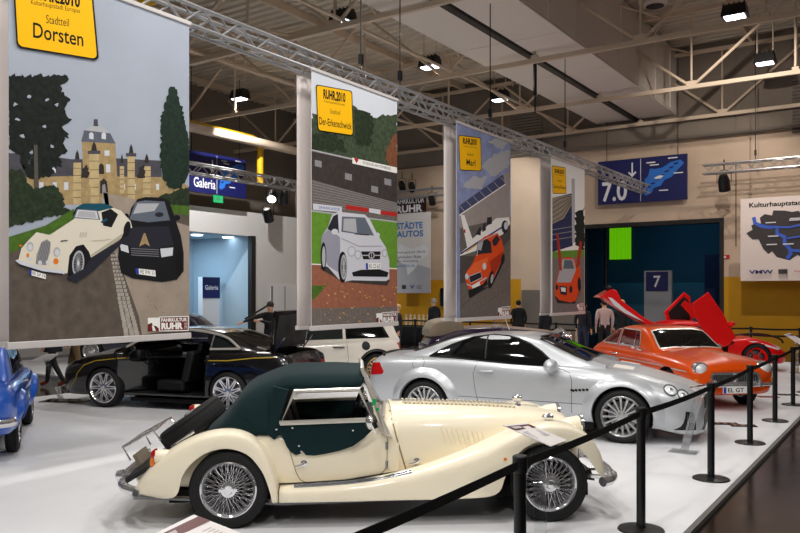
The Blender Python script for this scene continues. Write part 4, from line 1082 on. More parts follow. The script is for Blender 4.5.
    b = MB(); b.tube(smooth([(-.70, -.7, .30), (-.82, -.6, .315), (-.9, -.3, .32), (-.91, 0, .32), (-.9, .3, .32), (-.82, .6, .315), (-.70, .7, .30)], 5), .038, 10); b.lathe([(0, -.07), (.04, -.05), (.05, 0), (0, .02)], 14, 'x', (-.87, -.42, .36)); b.lathe([(0, -.07), (.04, -.05), (.05, 0), (0, .02)], 14, 'x', (-.87, .42, .36)); b.tube([(-.88, -.25, .32), (-.6, -.25, .3)], .02, 6); b.tube([(-.88, .25, .32), (-.6, .25, .3)], .02, 6); b.build('rear_bumper', M_chrome, root)
    vp = MB(); vp.prism([(-.86, .34), (-.62, .47), (-.60, .45), (-.83, .31)], -.5, .5, 'y'); vp.build('tail_panel', M_satin, root)
    pb = MB(); pb.box((-.83, 0, .43), (.03, .34, .1), M_beige, Matrix.Rotation(-.5, 3, 'Y')); pb.build('plate_backing', M_beige, root)
    k = MB()
    hi = [Vector((-.83, s * .3, .5)) for s in (-1, 1)]
    loop = [(-.84, -.33, .46), (-.90, -.33, .57), (-.66, -.33, .70), (-.60, -.33, .62)]
    for s in (-1, 1): k.tube(smooth([(a, s * abs(b_), c) for a, b_, c in loop], 1) , .011, 8)
    for a, c in ((-.90, .57), (-.66, .70)): k.tube([(a, -.33, c), (a, .33, c)], .011, 8)
    for y in (-.12, .12): k.tube([(-.90, y, .57), (-.66, y, .70)], .008, 6)
    k.build('luggage_rack', M_chrome, root)
    return root
make_roadster()
# ================================================================= THE OTHER CARS
def prof(w, zb, zs, crown, wt=.84, sill=.96):
    return [(0, zb), (w * .86, zb), (w * sill, zb + .09), (w, zb + .27), (w, zb + .27 + .5 * (zs - zb - .3)), (w * .965, zs - .07), (w * wt, zs), (0, zs + crown)]
def cabp(w, wr, zl, zt, cr=.045, f=.55):
    """cabin section: w at the belt, wr at the roof rail"""
    return [(0, zl - .1), (w, zl - .1), (w, zl), (w + (wr - w) * f, zl + (zt - zl) * f), (wr, zt - cr), (wr * .8, zt - .012), (0, zt)]
def shell(root, secs, cab, paint, wells, n=64, y0=.5, cuts=(), extra=None):
    b = body_loft(secs, n, 2).build('body', paint)
    boolean(b, [cyl_cutter(x, z, r, s * y0, s * 1.3) for x, z, r in wells for s in (-1, 1)] + list(cuts))
    c = body_loft(cab, 44, 2).build('cabin', paint)
    if extra: boolean(c, extra)
    b.parent = root; c.parent = root
    return b, c, bvh_of(b), bvh_of(c), bvh_of(b, c)
def pane(root, bv, poly, axis, sgn, m=None, name='window', off=.004, trim=None, tw=.014):
    mb = MB(); proj_poly(mb, bv, poly, axis, sgn, off, .07, m or M_dglass); o = mb.build(name, m or M_dglass, root, ang=60)
    if trim:
        t = MB(); proj_line(t, bv, list(poly) + [poly[0]], axis, sgn, tw, off + .004, .04, trim); t.build('window_trim', trim, o)
    return o
def lines(root, bv, plist, axis, sgn, m, w=.007, name='panel_gap', off=.0015):
    for pl in plist:
        mb = MB(); proj_line(mb, bv, pl, axis, sgn, w, off, .04, m)
        if mb.v: mb.build(name, m, root)
def patch(root, bv, poly, axis, sgn, m, name, off=.006):
    mb = MB(); proj_poly(mb, bv, poly, axis, sgn, off, .04, m, .01); return mb.build(name, m, root, ang=60)
def mirror(root, x, y, z, s, m, r=.075):
    mb = MB(); mb.sphere((x, y + s * .1, z + .02), r, 16, 10, m, (.75, 1.25, .72)); mb.tube([(x + .03, y - s * .02, z - .04), (x + .01, y + s * .06, z)], .025, 8, m); return mb.build('side_mirror', m, root)
def handle(root, bv, x, z, s, m, L=.18):
    p, n = hit(bv, x, z, 'y', s, 0)
    mb = MB(); mb.tube(smooth([p + Vector((-L / 2, 0, 0)), p + Vector((-L / 3, s * .03, 0)), p + Vector((L / 3, s * .03, 0)), p + Vector((L / 2, 0, 0))], 4), .014, 8); mb.build('door_handle', m, root)

# ---------------------------------------------------------------- silver coupe
def make_silver():
    g = Rig(on_z(425, 428), on_z(622, 443), -.80); wb = g.wb
    root = g.thing('sports_coupe', 'large silver coupe with flared wheel arches and multi-spoke wheels behind the cream roadster', 'car'); P = lambda px, py, ly=-.72: g.at(px, py, ly)
    S = [(-.92, [(0, .35), (.5, .35), (.58, .38), (.62, .46), (.62, .54), (.58, .60), (.45, .62), (0, .63)]),
         (-.865, [(0, .25), (.6, .25), (.68, .32), (.725, .45), (.725, .63), (.69, .79), (.56, .89), (0, .91)]),
         (-.75, [(0, .22), (.66, .22), (.75, .30), (.78, .45), (.78, .69), (.745, .86), (.61, .945), (0, .97)]),
         (-.3, [(0, .2), (.72, .2), (.79, .28), (.815, .45), (.815, .71), (.78, .89), (.66, .965), (0, .99)]),
         (.3, [(0, .19), (.72, .19), (.785, .27), (.81, .45), (.81, .72), (.785, .90), (.70, .965), (0, .985)]),
         (1.2, [(0, .19), (.72, .19), (.785, .27), (.81, .45), (.80, .70), (.78, .865), (.71, .925), (0, .95)]),
         (2.0, [(0, .19), (.72, .19), (.79, .27), (.815, .45), (.81, .68), (.785, .83), (.69, .905), (0, .96)]),
         (2.6, [(0, .18), (.72, .18), (.785, .27), (.81, .45), (.805, .64), (.77, .76), (.63, .845), (0, .90)]),
         (3.0, [(0, .15), (.70, .15), (.765, .25), (.79, .42), (.78, .57), (.725, .685), (.55, .755), (0, .80)]),
         (3.22, [(0, .11), (.68, .11), (.735, .22), (.745, .40), (.725, .54), (.665, .635), (.5, .70), (0, .745)]),
         (3.40, [(0, .10), (.57, .10), (.62, .22), (.625, .38), (.60, .50), (.55, .58), (.42, .635), (0, .68)]),
         (3.49, [(0, .12), (.38, .12), (.45, .22), (.46, .36), (.43, .46), (.38, .53), (.28, .58), (0, .62)])]
    Cb = [(-.44, cabp(.6, .5, .93, .985, .01)), (0, cabp(.70, .54, .95, 1.13)), (.4, cabp(.73, .55, .95, 1.24)), (.8, cabp(.735, .555, .95, 1.288)), (1.2, cabp(.735, .56, .94, 1.29)), (1.5, cabp(.735, .565, .93, 1.245, .05)),
          (1.8, cabp(.73, .58, .92, 1.13, .04)), (2.1, cabp(.71, .6, .90, 1.005, .02)), (2.35, cabp(.62, .56, .86, .925, .005))]
    b, c, bb, bc, ba = shell(root, S, Cb, M_silver, [(0, .325, .365), (wb, .325, .365)])
    for s in (-1, 1):
        for x in (0, wb): flare(bb, x, .325, .365, .50, math.radians(-12), math.radians(192), s, .07, M_silver, 'wheel_arch_flare', root)
    four_wheels(root, wb, 1.49, 'multi', .325, .245, .24, M_silver2, 16)
    wp = [(430, 356), (440, 350), (451, 344.5), (471, 337.3), (489, 335.2), (505, 336.2), (517, 339), (529, 344), (541, 351.5), (553, 361.5), (556, 366.5), (540, 366.3), (510, 363.2), (480, 360), (455, 357.5)]
    q = [P(a, e, -.68) for a, e in wp]
    for s in (-1, 1):
        pane(root, bc, q, 'y', s, M_dglass, trim=M_black, tw=.02); xb = P(485.5, 350)[0]; lines(root, bc, [[(xb, .955), (xb - .02, 1.26)]], 'y', s, M_black, .02, 'window_divider', .008)
        dl = [P(478.5, 362), P(475, 373), P(477, 388), P(481, 405), P(484, 418)]; dl2 = [P(557, 367), P(570, 372), P(573, 380), P(573, 412)]
        lines(root, bb, [dl, dl2, [P(484, 421), P(570, 422)], [P(395, 396), P(410, 398)], [P(450, 394.5), P(520, 399), P(588, 403.5), P(588, 408)]], 'y', s, M_groovesil, .008)
        x, z = P(487, 370.5); handle(root, bb, x, z, s, M_silver, .2)
        x, z = P(549, 366, -.9); mirror(root, x + .02, s * .79, z - .02, s, M_silver, .12)
        patch(root, bb, ell(P(420, 363)[0], P(420, 363)[1], .075, .075), 'y', s, M_silver, 'fuel_flap', .003); lines(root, bb, [ell(P(420, 363)[0], P(420, 363)[1], .085, .085) + [ell(P(420, 363)[0], P(420, 363)[1], .085, .085)[0]]], 'y', s, M_groovesil, .006)
        patch(root, bb, [(-.84, .84), (-.70, .855), (-.62, .74), (-.64, .70), (-.84, .68)], 'y', s, M_redlens, 'tail_lamp', .006)
        x0, z0 = P(574, 389.5); m = MB(); t = [hit(bb, x0 + .045 * k, z0 + .004 * k, 'y', s, .003)[0] for k in range(5)]
        for k, p in enumerate(t): m.box(p, (.034 if k else .05, .006, .028), M_black, Matrix.Rotation(.3, 3, 'Y'))
        m.build('badge', M_black, root)
    pane(root, bc, [(-.62, .965), (-.3, .985), (.3, .985), (.62, .965), (.505, 1.215), (.3, 1.245), (-.3, 1.245), (-.505, 1.215)], 'x', 1, name='windscreen', trim=M_black, tw=.025)
    pane(root, bc, [(-.56, 1.01), (.56, 1.01), (.47, 1.18), (-.47, 1.18)], 'x', -1, name='rear_window')
    for px, py, a, e in ((670.5, 390, .075, .082), (683, 394.5, .065, .066)): oval_lamp(bb, g, px, py, a, e, root, ring=M_groovesil)
    for s in (-1, 1):
        si = patch(root, bb, [(s * .725, .19), (s * .60, .185), (s * .64, .40), (s * .70, .41)], 'x', 1, M_black, 'side_intake', .008)
        for k in range(3): lines(si, bb, [[(s * (.635 + .028 * k), .21), (s * (.655 + .02 * k), .38)]], 'x', 1, M_groovesil, .006, 'intake_slat', .013)
    patch(root, bb, [(-.46, .17), (.46, .17), (.40, .33), (-.40, .33)], 'x', 1, M_black, 'lower_intake', .008)
    gp = [(-.3, .41), (.3, .41), (.36, .55), (-.36, .55)]
    gr = patch(root, bb, gp, 'x', 1, M_black, 'grille', .012)
    for z in (.45, .50): lines(gr, bb, [[(-.33, z), (.33, z)]], 'x', 1, M_chrome, .014, 'grille_bar', .02)
    st = MB(); st.tube([(3.52, .07 * math.cos(a), .48 + .07 * math.sin(a)) for a in (2 * PI * i / 20 for i in range(20))], .007, 6, closed=True)
    for a in (PI / 2, PI * 7 / 6, PI * 11 / 6): st.tube([(3.52, 0, .48), (3.52, .07 * math.cos(a), .48 + .07 * math.sin(a))], .007, 6)
    st.build('star_emblem', M_chrome, root)
    lines(root, bb, [[(2.35, -.55), (3.2, -.40)], [(2.35, .55), (3.2, .40)]], 'z', 1, M_groovesil, .006)
    for s in (-1, 1):
        m = MB(); proj_poly(m, bb, [(2.42, s * .25), (2.66, s * .22), (2.66, s * .42), (2.42, s * .46)], 'z', 1, .006, .06, M_duct, .01); m.build('bonnet_vent', M_duct, root)
    sp = MB(); sp.tube(smooth([(-.70, -.60, .952), (-.79, -.4, .955), (-.82, 0, .965), (-.79, .4, .955), (-.70, .60, .952)], 5), .018, 8); sp.build('boot_spoiler', M_satin, root)
    sk = MB(); sk.box((wb / 2, 0, .17), (wb - .7, 1.5, .08)); sk.build('underbody', M_well, root)
make_silver()

# ---------------------------------------------------------------- black coupe with every door and the boot open
def make_black():
    g = Rig(on_z(229, 413.5), on_z(105, 407), .76); wb = g.wb
    root = g.thing('black_coupe', 'shiny black coupe with open doors and raised boot lid, yellow pinstripe along its side', 'car')
    S = [(-1.0, prof(.60, .4, .66, .01)), (-.94, prof(.72, .28, .86, .015)), (-.7, prof(.76, .2, .93, .02)), (0, prof(.8, .18, .94, .03)), (.8, prof(.79, .17, .90, .03)), (1.6, prof(.79, .17, .88, .04)), (2.0, prof(.8, .17, .86, .07)), (2.45, prof(.8, .16, .82, .08)), (2.85, prof(.77, .15, .75, .07)), (3.05, prof(.70, .15, .67, .05)), (3.16, prof(.58, .18, .57, .04))]
    Cb = [(-.50, cabp(.58, .5, .92, .965, .01)), (-.1, cabp(.68, .53, .92, 1.12)), (.4, cabp(.7, .54, .92, 1.25)), (.85, cabp(.71, .55, .90, 1.285)), (1.2, cabp(.71, .55, .89, 1.27)), (1.5, cabp(.71, .56, .88, 1.19, .05)), (1.85, cabp(.71, .58, .87, 1.04, .03)), (2.15, cabp(.66, .58, .85, .925, .005))]
    cu = MB(); cu.prism([(.42, .24), (1.98, .24), (2.02, .86), (1.95, .98), (.36, .98), (.36, .6)], -.64, 1.2, 'y'); c1 = cu.build('c', M_leather)
    cu = MB(); cu.box((-.56, 0, .85), (.64, 1.16, .7)); c2 = cu.build('c', M_leather)
    cu = MB(); cu.prism([(.40, .80), (1.90, .80), (1.88, .94), (1.42, 1.17), (.9, 1.22), (.5, 1.18), (.36, .98)], -.64, 1.2, 'y'); c3 = cu.build('c', M_leather)
    cu = MB(); cu.prism([(.55, .94), (1.78, .94), (1.42, 1.15), (.9, 1.2), (.6, 1.15)], -1.2, 0, 'y'); c4 = cu.build('c', M_leather)
    b, c, bb, bc, ba = shell(root, S, Cb, M_bmwblack, [(0, .31, .35), (wb, .31, .35)], cuts=[c1, c2], extra=[c3, c4])
    four_wheels(root, wb, 1.44, 'twin', .315, .245, .22, M_chrome, 10)
    # quarter window with its bright frame, screens
    pane(root, bc, [(-.14, .97), (.36, .965), (.36, 1.19), (.12, 1.12)], 'y', 1, M_tint, trim=M_chrome, tw=.022)
    fr = MB(); fr.tube(smooth([(-.14, .685, .975), (.12, .61, 1.135), (.5, .575, 1.22), (.95, .565, 1.245), (1.42, .575, 1.19), (1.9, .66, .96)], 5), .02, 8); fr.tube([(-.14, .685, .975), (.36, .70, .96)], .018, 8); fr.build('window_trim', M_frame, root)
    pane(root, bc, [(-.56, .945), (.56, .945), (.5, 1.18), (-.5, 1.18)], 'x', 1, M_tint, 'windscreen')
    pane(root, bc, [(-.55, 1.0), (.55, 1.0), (.47, 1.2), (-.47, 1.2)], 'x', -1, name='rear_window')
    for s in (-1, 1):
        lines(root, bb, [[(-.75, .86), (-.4, .845), (0, .80), (.35, .79)], [(2.02, .78), (2.4, .735), (2.62, .66), (2.75, .52), (2.78, .42), (2.9, .3)]], 'y', s, M_yellowline, .014, 'pinstripe', .003)
        patch(root, bb, ell(s * .52, .60, .13, .06), 'x', 1, M_lens, 'headlamp', .008); patch(root, bb, ell(s * .54, .70, .10, .05), 'x', -1, M_reddark, 'tail_lamp', .006)
    # open doors (hinged at the front and at the rear)
    def door(hx, L, ang, side, name):
        e = MB(); d = -1 if side > 0 else 1      # direction of the closed door from its hinge
        pts = [(0, .24), (d * L, .24), (d * L, .86), (0, .88)]
        e.prism(pts, -.07, .0, 'y'); R = Matrix.Translation((hx, .79, 0)) @ Matrix.Rotation(d * -ang, 4, 'Z'); e.xf(R)
        o = e.build(name, M_bmwblack, root, bevel=.03, seg=3)
        t = MB(); t.box((d * L * .5, -.085, .5), (L * .8, .04, .34), M_leather); t.box((d * L * .5, -.11, .62), (L * .5, .05, .05), M_leather); t.xf(R); t.build('door_trim', M_leather, o, bevel=.015)
        y = MB(); y.box((d * L * .5, .003, .785), (L * .98, .004, .014)); y.xf(R); y.build('pinstripe', M_yellowline, o)
        w = MB(); a = .0
        w.add([(d * L * .06, -.03, .88), (d * L * .97, -.03, .87), (d * L * .9, -.07, 1.16 if side > 0 else 1.2), (d * L * .55, -.07, 1.13)], [(0, 1, 2, 3)]); w.xf(R); w.build('door_glass', M_glass, o)
        return o, R
    o, R = door(2.0, 1.1, math.radians(54), 1, 'front_door')
    m = MB(); m.sphere((-.25, .08, .93), .075, 14, 8, M_bmwblack, (.7, 1.25, .75)); m.tube([(-.22, 0, .85), (-.25, .06, .92)], .025, 8); m.xf(R); m.build('side_mirror', M_bmwblack, o)
    door(.40, .48, math.radians(76), -1, 'rear_door')
    seat(root, 1.15, .34, .26, M_leather, .5, .5, lean=.25); seat(root, 1.15, -.34, .26, M_leather, .5, .5, lean=.25)
    m = MB(); m.box((.45, 0, .42), (.2, 1.2, .42)); m.build('rear_seat', M_leather, root, bevel=.05)
    steering(root, 1.62, .34, .80, .175, .4, M_black)
    m = MB(); m.box((1.83, 0, .82), (.28, 1.24, .2)); m.build('dashboard', M_leather, root, bevel=.05)
    # boot lid raised
    h = MB(); R = Matrix.Translation((-.42, 0, .97)) @ Matrix.Rotation(math.radians(98), 4, 'Y')
    pr = [(-.62, -.02), (-.60, .02), (-.3, .05), (.3, .05), (.60, .02), (.62, -.02)]
    rings = [[Vector((-x, y * f, z)) for y, z in [(-.64, -.04), (-.6, .03), (-.3, .06), (.3, .06), (.6, .03), (.64, -.04), (.3, -.02), (-.3, -.02)]] for x, f in ((0, .88), (.25, .98), (.48, 1.02), (.6, .94))]
    h.loft(rings, True, True); Rr = Matrix.Translation((-.60, 0, .955)) @ Matrix.Rotation(math.radians(82), 4, 'Y'); h.xf(Rr)
    lid = h.build('boot_lid', M_bmwblack, root, ang=30)
    l = MB(); l.box((-.29, 0, -.045), (.5, 1.08, .02), M_leather); l.lathe([(0, -.055), (.13, -.055), (.14, -.03)], 24, 'z', (-.33, .2, 0), M_leather); l.lathe([(0, -.055), (.13, -.055), (.14, -.03)], 24, 'z', (-.33, -.25, 0), M_leather); l.xf(Rr); l.build('lid_lining', M_leather, lid)
    for s in (-1, 1): m = MB(); m.tube([(-.62, s * .5, .90), (-.80, s * .52, 1.14)], .011, 6); m.build('gas_strut', M_chromed, root)
    m = MB(); m.box((.8, 0, .14), (2.0, 1.4, .06)); m.build('underbody', M_well, root)
make_black()

# ---------------------------------------------------------------- orange fastback coupe
def cam2w(x, y): return Vector((x * CT - y * ST, x * ST + y * CT, 0))
def make_orange():
    a = math.radians(10); hd = (math.sin(a), -math.cos(a)); fa = (5.05, 12.71)
    g = Rig(cam2w(fa[0] - 2.31 * hd[0], fa[1] - 2.31 * hd[1]), cam2w(*fa), 0)
    root = g.thing('classic_coupe', 'orange classic fastback coupe with chrome grille, facing right behind the silver coupe', 'car'); wb = 2.31
    S = [(-.82, prof(.55, .36, .62, .01)), (-.76, prof(.68, .3, .74, .02)), (-.55, prof(.735, .24, .82, .03)), (0, prof(.76, .2, .84, .04)), (.8, prof(.76, .2, .83, .04)), (1.5, prof(.76, .2, .83, .07)), (2.0, prof(.76, .2, .81, .09)), (2.5, prof(.75, .2, .78, .07)), (2.8, prof(.725, .22, .74, .045)), (2.95, prof(.68, .24, .69, .03)), (3.02, prof(.6, .29, .62, .02))]
    Cb = [(-.7, cabp(.60, .5, .80, .83, .005)), (-.35, cabp(.64, .52, .82, 1.0, .04)), (.1, cabp(.655, .53, .82, 1.17, .045)), (.6, cabp(.66, .54, .82, 1.245, .05)), (1.1, cabp(.66, .54, .82, 1.24, .05)), (1.35, cabp(.66, .56, .82, 1.15, .045)), (1.62, cabp(.66, .58, .82, .97, .03)), (1.8, cabp(.6, .55, .80, .86, .005))]
    b, c, bb, bc, ba = shell(root, S, Cb, M_orange, [(0, .3, .335), (wb, .3, .335)])
    four_wheels(root, wb, 1.24, 'multi', .3, .19, .165, M_chrome, 8)
    pane(root, bc, [(-.56, .875), (-.3, .895), (.3, .895), (.56, .875), (.485, 1.15), (.3, 1.18), (-.3, 1.18), (-.485, 1.15)], 'x', 1, M_dglass, 'windscreen', trim=M_frame, tw=.03)
    pane(root, bc, [(-.5, .88), (.5, .88), (.44, 1.1), (-.44, 1.1)], 'x', -1, name='rear_window', trim=M_chrome)
    M_redglass = mat('red_tinted_glass', (90, 16, 14), .05, 0, .5)
    for s in (-1, 1):
        pane(root, bc, [(-.38, .87), (.33, .87), (.33, 1.15), (.1, 1.13), (-.15, 1.02)], 'y', s, M_redglass, 'quarter_window', trim=M_frame, tw=.025)
        pane(root, bc, [(.40, .87), (1.2, .87), (1.17, .98), (1.08, 1.15), (.40, 1.165)], 'y', s, M_redglass, 'door_window', trim=M_frame, tw=.025); lines(root, bc, [[(.98, .87), (.96, 1.15)]], 'y', s, M_chrome, .018, 'quarterlight_bar', .01)
        lines(root, bb, [[(-.6, .63), (.3, .645), (1.2, .645), (2.0, .635), (2.85, .60)]], 'y', s, M_frame, .018, 'chrome_strip', .005)
        lines(root, bb, [[(.36, .8), (.34, .4), (.5, .25), (1.25, .24), (1.3, .5), (1.28, .8)]], 'y', s, M_groove, .007)
        handle(root, bb, .45, .71, s, M_chrome, .14)
        h = MB(); h.lathe([(0, .055), (.05, .048), (.085, .022), (.1, .0)], 24, 'x', (2.965, s * .54, .635)); hh = h.build('headlamp', M_lens, root)
        r = MB(); r.lathe([(.118, -.1), (.122, -.02), (.116, .012), (.102, .016), (.096, .0)], 24, 'x', (2.965, s * .54, .635)); r.build('chrome_ring', M_chrome, hh)
        t = MB(); t.box((2.985, s * .60, .47), (.05, .13, .06)); t.build('turn_lamp', M_orangelens, root, bevel=.015)
        patch(root, bb, ell(s * .58, .66, .05, .1), 'x', -1, M_redlens, 'tail_lamp', .006)
        mirror(root, 1.3, s * .70, .86, s, M_chrome, .05)
    gp = rrect(-.40, .44, .40, .58, .05)
    gr = patch(root, bb, gp, 'x', 1, M_black, 'grille', .004); m = MB(); proj_line(m, bb, gp + [gp[0]], 'x', 1, .035, .012, .04, M_chrome); m.build('grille_surround', M_frame, gr)
    m = MB()
    for k in range(25):
        if k == 12: continue
        proj_line(m, bb, [(-.37 + .0308 * k, .455), (-.37 + .0308 * k, .565)], 'x', 1, .01, .01, .04, M_chrome)
    m.build('grille_slats', M_chrome, gr); m = MB(); m.box((3.05, 0, .51), (.03, .05, .14)); m.build('grille_badge', M_chrome, gr, bevel=.01)
    m = MB(); m.tube(smooth([(2.80, -.74, .41), (2.98, -.66, .405), (3.07, -.3, .40), (3.09, 0, .40), (3.07, .3, .40), (2.98, .66, .405), (2.80, .74, .41)], 5), .03, 10); m.build('front_bumper', M_chrome, root)
    for s in (-1, 1): m = MB(); m.lathe([(0, .08), (.025, .06), (.03, 0), (.03, -.05)], 12, 'z', (3.09, s * .38, .42)); m.build('overrider', M_chrome, root)
    plate(root, (3.125, -.05, .335), (0, 1, 0), (0, 0, 1), (1, 0, 0), 'EL GT 1', .44, .1)
    for y in (-.2, .15): wiper(root, (1.74, y, .90), (1.60, y + .3, .985))
    lines(root, bb, [[(1.75, -.5), (2.9, -.42)], [(1.75, .5), (2.9, .42)]], 'z', 1, M_groove, .005)
    seat(root, .75, -.3, .3, M_redleather, .45, .5); m = MB(); m.box((1.2, 0, .18), (2, 1.2, .06)); m.build('underbody', M_well, root)
make_orange()

# ---------------------------------------------------------------- red mid-engined car, doors and engine lid up
def make_red():
    hd = (math.cos(math.radians(-7)), math.sin(math.radians(-7))); fc = on_z(756, 371.5); wb = 2.3
    hw = cam2w(*hd); g = Rig(fc - hw * wb, fc, -.76)
    root = g.thing('red_sports_car', 'low bright red sports car with upswung doors and raised rear lid', 'car')
    S = [(-.85, prof(.6, .36, .66, .01)), (-.75, prof(.74, .26, .76, .02)), (0, prof(.8, .18, .82, .02)), (.7, prof(.79, .16, .74, .02)), (1.6, prof(.79, .16, .74, .04)), (2.2, prof(.8, .16, .78, .01)), (2.6, prof(.78, .16, .68, .02)), (2.9, prof(.70, .16, .55, .03)), (3.05, prof(.5, .18, .45, .02))]
    Cb = [(-.5, cabp(.55, .45, .78, .83, .005)), (.2, cabp(.64, .48, .78, 1.10)), (.6, cabp(.66, .5, .76, 1.17)), (1.0, cabp(.66, .5, .74, 1.16)), (1.4, cabp(.66, .52, .73, 1.0, .04)), (1.85, cabp(.62, .54, .72, .79, .005))]
    cu = MB(); cu.prism([(.55, .25), (1.65, .25), (1.7, .85), (1.2, 1.04), (.6, 1.08)], -1.2, 1.2, 'y'); c1 = cu.build('c', M_leather)
    cu = MB(); cu.prism([(.55, .25), (1.65, .25), (1.6, .80), (1.15, 1.02), (.6, 1.08)], -1.2, 1.2, 'y'); c2 = cu.build('c', M_leather)
    b, c, bb, bc, ba = shell(root, S, Cb, M_red, [(0, .31, .35), (wb, .31, .35)], cuts=[c1], extra=[c2])
    four_wheels(root, wb, 1.46, 'multi', .315, .235, .2, M_red, 5)
    pane(root, bc, [(-.55, .80), (.55, .80), (.46, 1.09), (-.46, 1.09)], 'x', 1, M_dglass, 'windscreen')
    for s in (-1, 1):
        patch(root, bb, [(s * .48, .53), (s * .68, .52), (s * .66, .62), (s * .5, .60)], 'x', 1, M_lens, 'headlamp', .008)
        patch(root, bb, [(2.12, .70), (2.8, .50), (2.84, .525), (2.3, .70)], 'y', s, M_signwhite, 'side_stripe', .005)
    # near door: flat outer skin swung up about the front hinge, parts placed on the car's side plane
    def door(y, pts, nm, inner):
        m = MB(); th = .09
        m.prism(pts, y - th / 2, y + th / 2, 'y'); o = m.build(nm, M_red, root, bevel=.02)
        if inner: 
            cx = sum(p[0] for p in pts) / len(pts); cz = sum(p[1] for p in pts) / len(pts); k = MB(); k.prism([(cx + (a - cx) * .78, cz + (b_ - cz) * .78) for a, b_ in pts], y - .07, y - .03, 'y'); k.build('door_trim', M_satin, o, bevel=.01)
        return o
    pn = [(692, 303.5), (708, 292), (722, 312), (735.5, 337), (729, 345), (713, 350), (704, 334), (694, 314)]
    o = door(-.86, [g.at(a, e, -.86) for a, e in pn], 'raised_door', False)
    m = MB(); x, z = g.at(731, 324, -.92); m.sphere((x, -.96, z), .085, 12, 8, M_red, (1, 1, .8)); m.tube([(x, -.86, z - .05), (x, -.95, z)], .025, 8, M_satin); m.build('side_mirror', M_red, o)
    pf = [(681, 306), (684, 303), (696, 311), (693, 318)]
    m = MB(); m.prism([g.at(a, e, -.84) for a, e in ((681, 305), (685, 300), (698, 313), (694, 319))], -.88, -.82, 'y'); m.build('door_frame', M_red, o)
    pf = [(664, 312), (684, 292), (690, 297), (693, 330), (670, 332)]
    door(.80, [g.at(a, e, .80) for a, e in pf], 'raised_door', True)
    # hinge and strut
    m = MB(); p = g.at(728, 345, -.78); m.tube([(p[0], -.78, p[1]), (p[0] + .12, -.80, p[1] + .08)], .03, 8); m.build('door_hinge', M_satin, root)
    # rear lid
    li = MB()
    top = [(655, 331), (648, 327), (613, 300), (607, 290), (611, 291), (617, 298), (652, 322), (664, 331)]
    pl = [g.at(a, e, -.1) for a, e in ((657, 331), (640, 322), (615, 306), (600, 297), (596, 297.5), (603, 293), (610, 289), (614, 291), (618, 300), (640, 317), (662, 329))]
    li.prism(pl, -.62, .58, 'y'); lid = li.build('rear_lid', M_red, root, bevel=.02)
    u = MB(); u.prism([g.at(a, e, -.1) for a, e in ((640, 321), (622, 309), (609, 298), (605, 297), (611, 305), (622, 313))], -.625, -.621, 'y'); u.build('lid_underside', M_signwhite, lid)
    m = MB(); m.sphere((*[g.at(608, 288, -.1)[0]], -.1, g.at(608, 288, -.1)[1]), .09, 10, 8, M_satin, (1, .8, .8)); m.build('rear_wing_mount', M_satin, lid)
    m = MB(); m.tube([Vector((x, -.5, z)) for x, z in smooth_xz([g.at(a, e, -.5) for a, e in ((735, 335), (752, 333.5), (768, 335), (780, 339), (783, 343))])], .045, 8, flat=.5); m.build('black_spoiler', M_satin, root)
    seat(root, 1.0, .33, .22, M_leather, .45, .45); m = MB(); m.box((1.2, 0, .14), (2.2, 1.4, .06)); m.build('underbody', M_well, root)
def smooth_xz(p): return [(v.x, v.y) for v in smooth([Vector((a, b, 0)) for a, b in p], 5)]
make_red()

